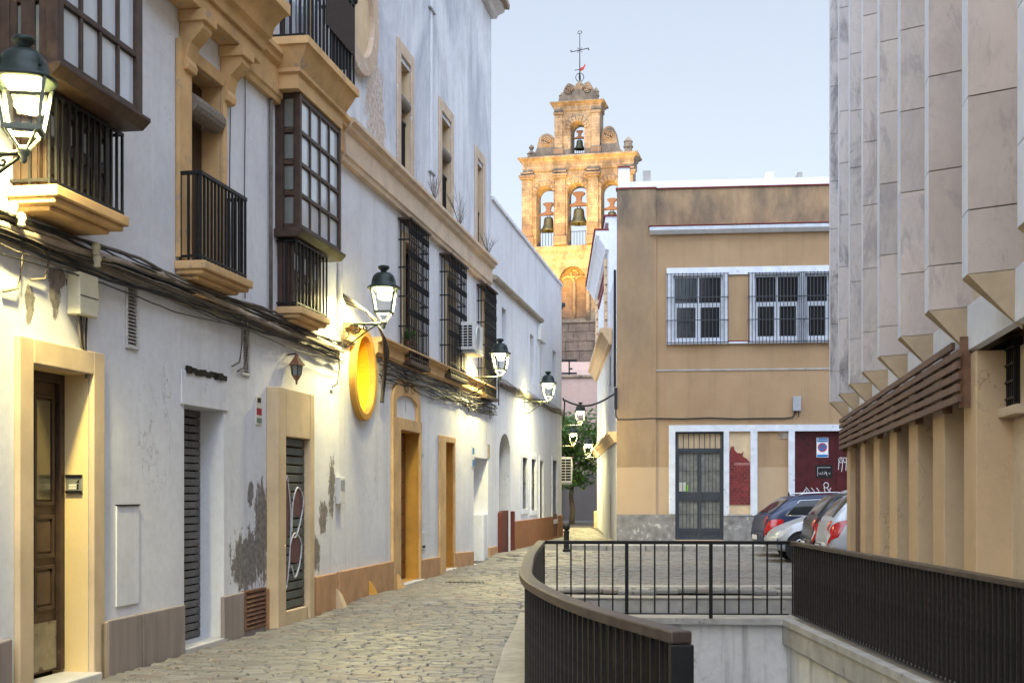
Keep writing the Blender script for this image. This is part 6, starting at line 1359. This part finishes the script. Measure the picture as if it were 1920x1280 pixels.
tr = MB(); tr.tube([(0, 0, -.1), (.05, 0, .6), (-.02, .05, 1.2), (.05, 0, 1.75)], .13, 8, .09).build('trunk', M['bark'], T, smooth=True)
for k in range(9):
    a = k*.7+rt_.random(); r = rt_.uniform(.5, 1.1); z = rt_.uniform(2.3, 3.8); MB().tube([(.03, 0, 1.6), (r*.4*math.cos(a), r*.4*math.sin(a), 2.0), (r*math.cos(a), r*math.sin(a), z)], .055, 6, .015).build('limb', M['bark'], T, smooth=True)
lb = MB()
cl = [(rt_.gauss(0, .95), rt_.gauss(0, .8), rt_.uniform(1.75, 4.6), rt_.uniform(.28, .55)) for _ in range(95)]
for cx, cy, cz, cr_ in cl:
    for _ in range(110):
        v = Vector((rt_.gauss(0, 1), rt_.gauss(0, 1), rt_.gauss(0, 1))).normalized()*cr_*rt_.uniform(.55, 1.05); p = Vector((cx, cy, cz))+v
        d_ = Vector((rt_.uniform(-1, 1), rt_.uniform(-1, 1), rt_.uniform(-.9, .4))).normalized(); s_ = d_.cross(Vector((rt_.uniform(-.4, .4), rt_.uniform(-.4, .4), 1))).normalized(); l_ = rt_.uniform(.11, .19); w_ = l_*.36; nn = d_.cross(s_)*.015
        lb.add([p, p+d_*l_*.5+s_*w_-nn, p+d_*l_, p+d_*l_*.5-s_*w_-nn], [(0, 1, 2, 3)])
lb.build('crown', M['leaf'], T, fix=False)
for k in range(10):
    c = rt_.choice(cl); MB().lathe([(.005, -.045), (.035, -.03), (.046, 0), (.035, .03), (.005, .045)], (c[0]+rt_.uniform(-.3, .3), c[1]-c[3]*.9, c[2]+rt_.uniform(-.2, .2)), 8).build('orange', M['orange'], T, smooth=True)
# dry weeds on the cornice, pot plant in the first cage
M['twig'] = mat('dry_twig', (.17, .14, .11), .9, .2, 9, 0)
for px, h, s_, lab in ((815, .55, 0, 'dry leafless weed on the cornice below the second tall window'), (862, .75, 1, 'dry leafless weed on the cornice between the last tall windows'), (915, .55, 2, 'dry leafless weed at the end of the cornice')):
    T = fthing(L, 'dry_weed', lab, 'plant', u=L.u(px, .2), o=.2, z=SC1); rw_ = random.Random(s_)
    for k in range(16):
        a = rw_.uniform(-1.2, 1.2); b_ = rw_.uniform(-.5, .5); l_ = h*rw_.uniform(.4, 1.1); P_ = [(0, 0, 0), (l_*.4*math.sin(a), b_*l_*.4, l_*.5), (l_*.9*math.sin(a)+rw_.uniform(-.05, .05), b_*l_*.8, l_*math.cos(a*.6))]
        MB().tube(P_, .005, 4, .002).build('twig', M['twig'], T); q_ = Vector(P_[1]); MB().tube([q_, q_+Vector((rw_.uniform(-.2, .2), rw_.uniform(-.1, .1), rw_.uniform(.1, .25)))*h*1.4], .004, 3, .002).build('twig', M['twig'], T)
T = fthing(L, 'pot_plant', 'small green pot plant inside the first window cage', 'plant', u=L.u(788, .3), o=.12, z=L.z(788, 665, .15)); rp = random.Random(6)
MB().lathe([(.06, 0), (.09, .16), (.10, .17), (.08, .165)], (0, 0, 0), 12).build('pot', M['vent_brown'], T)
lb = MB()
for k in range(120):
    d_ = Vector((rp.uniform(-1, 1), rp.uniform(-1, 1), rp.uniform(0, 1.4))).normalized(); p = Vector((0, 0, .18))+d_*rp.uniform(.02, .16); s_ = d_.cross(Vector((0, .3, 1))).normalized(); l_ = .08; lb.add([p, p+d_*l_*.5+s_*.02, p+d_*l_, p+d_*l_*.5-s_*.02], [(0, 1, 2, 3)])
lb.build('leaves', M['leaf'], T, fix=False)
# ================================================================ parked cars
def carpaint(name, col, metal=.55, rough=.28):
    n = NT(name); fl = n.noise(900, 2, .5); c = n.mix(fl, tuple(x*.85 for x in col), tuple(min(1, x*1.15) for x in col))
    dz = n.ramp(n.sep()[2], .15, .62, (1, 1, 1), (0, 0, 0)); c = n.mix(n.math('MULTIPLY', n.math('MULTIPLY', dz, n.ramp(n.noise(6, 5), .4, .7)), .35), c, (.16, .14, .115))
    n.P(Base_Color=c, Metallic=metal, Roughness=n.math('ADD', n.math('MULTIPLY', n.noise(4, 4), .12), rough)); n.b.inputs['Coat Weight'].default_value = .2; n.b.inputs['Coat Roughness'].default_value = .08; return n.m
M['tyre'] = mat('tyre_rubber', (.018, .018, .019), .85, .2, 20, .2); M['rim'] = mat('alloy_rim', (.55, .55, .56), .3, .1, 20, 0, metal=.9); M['trim'] = mat('black_plastic_trim', (.02, .02, .021), .5, .2, 20, .1)
M['carglass'] = glass('car_glass', (.02, .024, .026), .05); M['carglass'].node_tree.nodes['Principled BSDF'].inputs['Specular IOR Level'].default_value = .35; M['red_lens'] = mat('red_lamp_lens', (.55, .012, .012), .12, .15, 14, 0, spec=.8); M['clear_lens'] = mat('clear_lamp_lens', (.62, .62, .62), .08, .25, 30, 0, spec=.9); M['chrome'] = mat('chrome_strip', (.75, .75, .76), .15, .05, 20, 0, metal=1.)
def crv(P, x):
    """smooth interpolation of (x, y) control points"""
    if x <= P[0][0]: return P[0][1]
    if x >= P[-1][0]: return P[-1][1]
    for i in range(len(P)-1):
        if x <= P[i+1][0]:
            x0, y0 = P[i]; x1, y1 = P[i+1]; t = (x-x0)/(x1-x0)
            m0 = (y1-P[i-1][1])/(x1-P[i-1][0]) if i > 0 else (y1-y0)/(x1-x0); m1 = (P[i+2][1]-y0)/(P[i+2][0]-x0) if i+2 < len(P) else (y1-y0)/(x1-x0); h = x1-x0
            return (2*t**3-3*t*t+1)*y0+(t**3-2*t*t+t)*h*m0+(-2*t**3+3*t*t)*y1+(t**3-t*t)*h*m1
class Car:
    def __init__(s, Ln, W, top, belt, plan, bot, roofw):
        s.L, s.W, s.top, s.belt, s.plan, s.bot, s.roofw = Ln, W, top, belt, plan, bot, roofw
    def sec(s, x):
        hw = s.W/2*crv(s.plan, x); zt = crv(s.top, x); zb = min(crv(s.belt, x), zt-.03); z0 = crv(s.bot, x)
        k = max(0, min(1, (zt-zb)/.45)); wt = hw*(.93-(.93-s.roofw)*k)
        return [(0, z0), (hw*.55, z0), (hw*.90, z0+.02), (hw*.985, z0+.13), (hw, z0+(zb-z0)*.45), (hw*.995, z0+(zb-z0)*.75), (hw*.955, zb), (hw*.955+(wt-hw*.955)*.5, zb+(zt-zb)*.52), (wt, zt-.075*k-.02), (wt*.90, zt-.012), (wt*.5, zt+.008), (0, zt+.012)]
    def pt(s, x, v, off=0):
        P = s.sec(x); n = len(P)-1; f = max(0, min(.9999, v))*n; i = int(f); t = f-i; p0, p1, p2, p3 = [P[max(0, min(n, i+k))] for k in (-1, 0, 1, 2)]
        c = [.5*(2*p1[q]+(-p0[q]+p2[q])*t+(2*p0[q]-5*p1[q]+4*p2[q]-p3[q])*t*t+(-p0[q]+3*p1[q]-3*p2[q]+p3[q])*t**3) for q in (0, 1)]
        return Vector((x, c[0], c[1]))
    def nrm(s, x, v):
        e = .004; a = s.pt(min(x+e, s.L), v)-s.pt(max(x-e, 0), v); b = s.pt(x, min(v+e, 1))-s.pt(x, max(v-e, 0)); n = a.cross(b)
        return n.normalized() if n.length > 1e-9 else Vector((0, 1, 0))
    def body(s, T, m):
        nx, nv = 72, 44; b = MB(); xs = [s.L*(.5-.5*math.cos(math.pi*i/nx)) for i in range(nx+1)]
        for sg in (1, -1):
            base = len(b.v)
            for x in xs:
                for j in range(nv+1): p = s.pt(x, j/nv); b.v.append((p.x, sg*p.y, p.z))
            for i in range(nx):
                for j in range(nv): q = base+i*(nv+1)+j; b.f.append((q, q+1, q+nv+2, q+nv+1))
        for x in (0, s.L):
            for sg in (1, -1):
                base = len(b.v); P = [s.pt(x, j/nv) for j in range(nv+1)]; b.v += [(p.x, sg*p.y, p.z) for p in P]; b.v.append((x, 0, (P[0].z+P[-1].z)/2)); b.f += [(base+j, base+j+1, base+nv+1) for j in range(nv)]
        o = b.build('body', m, T, smooth=True)
        bm = bmesh.new(); bm.from_mesh(o.data); bmesh.ops.remove_doubles(bm, verts=bm.verts, dist=.0008); bmesh.ops.recalc_face_normals(bm, faces=bm.faces); bm.to_mesh(o.data); bm.free()
        for p in o.data.polygons: p.use_smooth = True
        return o
    def patch(s, T, name, m, quad, sides=(1, -1), off=.006, n=10):
        """panel lying on the body; quad = four (x, v) corners"""
        for sg in sides:
            b = MB()
            for i in range(n+1):
                for j in range(n+1):
                    a, c = i/n, j/n; x = (quad[0][0]*(1-a)+quad[1][0]*a)*(1-c)+(quad[3][0]*(1-a)+quad[2][0]*a)*c; v = (quad[0][1]*(1-a)+quad[1][1]*a)*(1-c)+(quad[3][1]*(1-a)+quad[2][1]*a)*c
                    p = s.pt(x, v); nn = s.nrm(x, v)
                    if nn.y < 0 and v < .8 or (v >= .8 and nn.z < 0): nn = -nn
                    p = p+nn*off; b.v.append((p.x, sg*p.y, p.z))
            for i in range(n):
                for j in range(n): q = i*(n+1)+j; b.f.append((q, q+1, q+n+2, q+n+1))
            b.build(name, m, T, smooth=True)
    def line(s, T, name, m, pts, r=.008, sides=(1, -1)):
        for sg in sides:
            P = []
            for x, v in pts: p = s.pt(x, v)+(s.nrm(x, v) if s.nrm(x, v).y > 0 else -s.nrm(x, v))*.004; P.append((p.x, sg*p.y, p.z))
            MB().tube(P, r, 5).build(name, m, T, smooth=True)
def wheel(T, x, y, r, w_, sg, spokes=7):
    c = (x, y, r); t = MB().lathe([(r*.68, -w_/2), (r*.92, -w_/2), (r, -w_*.36), (r, w_*.36), (r*.92, w_/2), (r*.68, w_/2)], c, 28, 0, 'y').build('wheel', M['tyre'], T, smooth=True)
    yo = sg*w_/2; MB().lathe([(r*.69, -.012), (r*.69, .004), (r*.62, .006), (r*.60, -.012)], (x, y+yo, r), 28, 0, 'y').build('rim_ring', M['rim'], t, smooth=True)
    MB().lathe([(.02, -.004), (r*.6, -.004), (r*.6, 0), (.02, 0)], (x, y+yo-sg*.02, r), 20, 0, 'y').build('brake_shadow', M['trim'], t)
    for k in range(spokes):
        a = 6.283*k/spokes; d1_, d2_ = Vector((math.cos(a), 0, math.sin(a))), Vector((-math.sin(a), 0, math.cos(a))); C0 = Vector((x, y+yo+sg*.002, r))
        MB().add([C0+d1_*r*.08+d2_*r*.07, C0+d1_*r*.08-d2_*r*.07, C0+d1_*r*.64-d2_*r*.10, C0+d1_*r*.64+d2_*r*.10]+[v+Vector((0, -sg*.02, 0)) for v in (C0+d1_*r*.08+d2_*r*.09, C0+d1_*r*.08-d2_*r*.09, C0+d1_*r*.64-d2_*r*.12, C0+d1_*r*.64+d2_*r*.12)], [(0, 1, 2, 3), (0, 4, 5, 1), (1, 5, 6, 2), (2, 6, 7, 3), (3, 7, 4, 0)]).build('spoke', M['rim'], t)
    MB().lathe([(.01, .012), (r*.15, .008), (r*.17, -.01)], (x, y+yo, r), 14, 0, 'y').build('hub_cap', M['rim'], t, smooth=True)
def make_car(label, X, d, ang, paint, kind):
    T = thing('parked_car', label, 'car', (X, d, gz(X+2*math.cos(ang), d)-.005), ang, 'cars parked in the square')
    if kind == 'wagon':
        c = Car(4.7, 1.80, [(0, .62), (.06, .92), (.12, .985), (.30, 1.12), (.62, 1.36), (.80, 1.415), (1.6, 1.44), (2.4, 1.43), (2.85, 1.36), (3.6, .985), (3.8, .93), (4.4, .80), (4.64, .68), (4.7, .55)], [(0, .60), (.1, .90), (.6, .955), (2.5, .93), (3.6, .90), (4.7, .55)], [(0, .84), (.12, .93), (.6, 1), (3.6, 1), (4.3, .95), (4.6, .84), (4.7, .72)], [(0, .36), (.3, .26), (.9, .2), (3.8, .2), (4.7, .28)], .70)
        wx, wr = (.98, 3.80), .325
        side = [((1.02, .560), (1.75, .560), (1.75, .70), (1.20, .70)), ((1.80, .560), (2.62, .560), (2.52, .70), (1.80, .70)), ((2.68, .560), (3.30, .560), (2.84, .69), (2.60, .70))]; side = [((.52, .56), (1.55, .555), (1.55, .705), (.90, .70))]+side[1:]
    elif kind == 'mpv':
        c = Car(3.65, 1.72, [(0, .70), (.05, 1.0), (.2, 1.25), (.42, 1.50), (.7, 1.575), (1.6, 1.585), (2.0, 1.52), (2.72, 1.02), (2.85, .96), (3.3, .80), (3.56, .66), (3.65, .50)], [(0, .65), (.1, .93), (.6, .98), (2.0, .95), (2.9, .93), (3.65, .56)], [(0, .85), (.1, .94), (.5, 1), (2.8, 1), (3.3, .95), (3.55, .85), (3.65, .72)], [(0, .36), (.3, .26), (.8, .2), (2.9, .2), (3.65, .27)], .76)
        wx, wr = (.60, 3.02), .31; side = [((.55, .56), (1.45, .56), (1.45, .70), (.72, .70)), ((1.50, .56), (2.55, .56), (2.1, .70), (1.50, .70))]
    else:
        c = Car(4.0, 1.74, [(0, .62), (.04, .90), (.10, 1.0), (.26, 1.20), (.46, 1.40), (.62, 1.455), (1.5, 1.49), (2.1, 1.43), (2.95, 1.0), (3.2, .93), (3.7, .80), (3.95, .66), (4.0, .52)], [(0, .60), (.1, .90), (.5, .99), (2.2, .94), (3.0, .90), (4.0, .52)], [(0, .83), (.1, .92), (.5, 1), (3.0, 1), (3.6, .95), (3.9, .84), (4.0, .7)], [(0, .36), (.3, .26), (.8, .2), (3.2, .2), (4.0, .27)], .72)
        wx, wr = (.72, 3.25), .315; side = [((.62, .585), (1.40, .565), (1.40, .70), (.80, .70)), ((1.46, .56), (2.45, .56), (2.1, .695), (1.46, .70))]
    c.body(T, paint)
    for q in side: c.patch(T, 'side_window', M['carglass'], q)
    xr = {'wagon': (.17, .60), 'mpv': (.14, .42), 'hatch': (.13, .46)}[kind]
    c.patch(T, 'rear_window', M['carglass'], ((xr[0], .80), (xr[0], 1.0), (xr[1], 1.0), (xr[1], .80)), off=.008)
    xw = {'wagon': (2.95, 3.5), 'mpv': (2.25, 2.78), 'hatch': (2.2, 2.88)}[kind]
    c.patch(T, 'windscreen', M['carglass'], ((xw[0], .80), (xw[0], 1.0), (xw[1], 1.0), (xw[1], .80)), off=.008)
    hw = c.W/2
    for sg in (1, -1):
        for x in wx:
            MB().lathe([(wr*1.16, -.02), (wr*1.18, .012), (wr*.9, .012), (.02, .01)], (x, sg*(hw*.985-.01), wr+.02), 28, 0, 'y').build('wheel_arch', M['trim'], T)
            wheel(T, x, sg*(hw-.085), wr, .2, sg)
    # lamps and bumpers
    if kind == 'wagon':
        c.patch(T, 'tail_lamp', M['red_lens'], ((.0, .38), (.40, .40), (.42, .50), (.02, .505)), off=.010); c.line(T, 'window_strip', M['chrome'], [(.48, .55), (.86, .715), (1.5, .725), (2.4, .725), (2.8, .70)], .012); c.line(T, 'window_strip', M['chrome'], [(.48, .55), (1.5, .545), (3.3, .55)], .012)
        for sg in (1, -1): MB().tube([(.85, sg*.56, 1.43), (.95, sg*.57, 1.475), (1.6, sg*.57, 1.50), (2.3, sg*.57, 1.485), (2.5, sg*.57, 1.43)], .018, 6).build('roof_rail', M['chrome'], T, smooth=True)
        MB().lathe([(.01, 0), (.025, .02), (.012, .09)], (.75, 0, 1.42), 8).build('aerial', M['trim'], T)
    elif kind == 'mpv':
        c.patch(T, 'tail_lamp', M['red_lens'], ((.005, .40), (.2, .42), (.22, .55), (.03, .55)), off=.010); c.line(T, 'bonnet_seam', M['trim'], [(2.95, .60), (3.2, .62), (3.45, .63)], .004)
    else:
        c.patch(T, 'tail_lamp', M['red_lens'], ((.004, .38), (.20, .40), (.40, .545), (.06, .53)), off=.012)
        for sg in (1, -1): c.patch(T, 'reverse_lamp', M['clear_lens'], ((.005, .44), (.07, .44), (.07, .48), (.012, .48)), (sg,), .016)
    Lf = c.L; c.patch(T, 'tail_lamp_inner', M['red_lens'], ((.03, .60), (.10, .60), (.10, .78), (.03, .78)) if kind != 'mpv' else ((.02, .62), (.06, .62), (.06, .74), (.02, .74)), off=.012)
    c.patch(T, 'headlamp', M['clear_lens'], ((Lf-.42, .50), (Lf-.06, .42), (Lf-.02, .50), (Lf-.36, .57)), off=.010)
    for x0, nm in ((-.05, 'rear_bumper'), (Lf-.06, 'front_bumper')):
        b = MB(); V = []
        for k in range(13):
            t = -1+2*k/12; xx = (x0+.02+.16*abs(t)**3) if x0 < 1 else (x0+.10-.16*abs(t)**3)
            for dx, z in ((0, .30), (-.03, .36), (-.03, .50), (0, .56)): V.append(((xx+dx) if x0 < 1 else (xx-dx), t*hw*.94, z))
        b.v = V; b.f = [(4*k+j, 4*k+j+1, 4*k+4+j+1, 4*k+4+j) for k in range(12) for j in range(3)]; b.build(nm, paint, T, smooth=True, fix=False)
    MB().box(-.075, -.065, -.26, .26, .40, .51).build('number_plate', M['white_print'], T); MB().box(-.06, 0.02, -.3, .3, .38, .53).build('plate_recess', M['trim'], T)
    for x in (1.5, 2.45): c.line(T, 'door_seam', M['trim'], [(x, v) for v in (.2, .3, .4, .5, .55)], .004)
    for sg in (1, -1): MB().lathe([(.01, -.09), (.07, -.06), (.085, 0), (.07, .06), (.01, .09)], (c.L*.62, sg*(hw+.09), 1.0), 10, 0, 'y').build('door_mirror', paint, T, smooth=True)
    MB().tube([(.02, .25, .93), (.0, -.05, 1.0)] if kind == 'hatch' else [(.1, .1, .98), (.12, -.3, 1.05)], .010, 5).build('rear_wiper', M['trim'], T)
    return T
make_car('dark blue estate car with chrome window line, farthest of the parked cars', 5.82, 31.0, R(1), carpaint('dark_blue_paint', (.012, .026, .075), .0), 'wagon')
make_car('small silver car parked nose out behind the railing', 9.27, 28.41, R(175), carpaint('silver_paint', (.46, .48, .51), .35), 'mpv')
make_car('black hatchback squeezed between the silver cars', 6.02, 26.75, R(-4), carpaint('black_paint', (.008, .010, .016), .0), 'hatch')
make_car('silver hatchback with large red tail lamps beside the finned building', 5.92, 25.05, R(-5), carpaint('pale_silver_paint', (.48, .50, .53), .35), 'hatch')

# ================================================================ small things on the street
rz_ = random.Random(31); lb = MB()
for k in range(150):
    d = rz_.uniform(11, 30); X = wallX(d)+.06+abs(rz_.gauss(0, .35)) if rz_.random() < .7 else rz_.uniform(wallX(d)+.2, railX(min(d, 16))-.4)
    a = rz_.uniform(0, 6.28); s_ = rz_.uniform(.018, .04); z = gz(X, d)+.012
    u_, v_ = Vector((math.cos(a), math.sin(a), rz_.uniform(-.2, .2)))*s_, Vector((-math.sin(a), math.cos(a), rz_.uniform(-.2, .3)))*s_*.5; p = Vector((X, d, z))
    lb.add([p-u_, p+v_, p+u_, p-v_], [(0, 1, 2, 3)])
o = lb.build('leaf_litter', mat('dry_fallen_leaf', (.17, .10, .045), .8, .5, 3, 0), kind='stuff', fix=False); tag(o, 'scattered dry leaves and scraps along the foot of the left wall', 'leaves')
T = thing('drain_cover', 'long flat drain cover set in the street near the railing', 'drain cover', (-.62, 22.2, gz(-.62, 22.2)), R(-9))
MB().box(-.55, .55, -.22, .22, -.03, .012).build('frame', M['kerb'], T, bev=.006)
for k in range(14): MB().box(-.5+k*.072, -.452+k*.072, -.17, .17, .012, .02).build('grate_bar', M['iron_rust'], T)
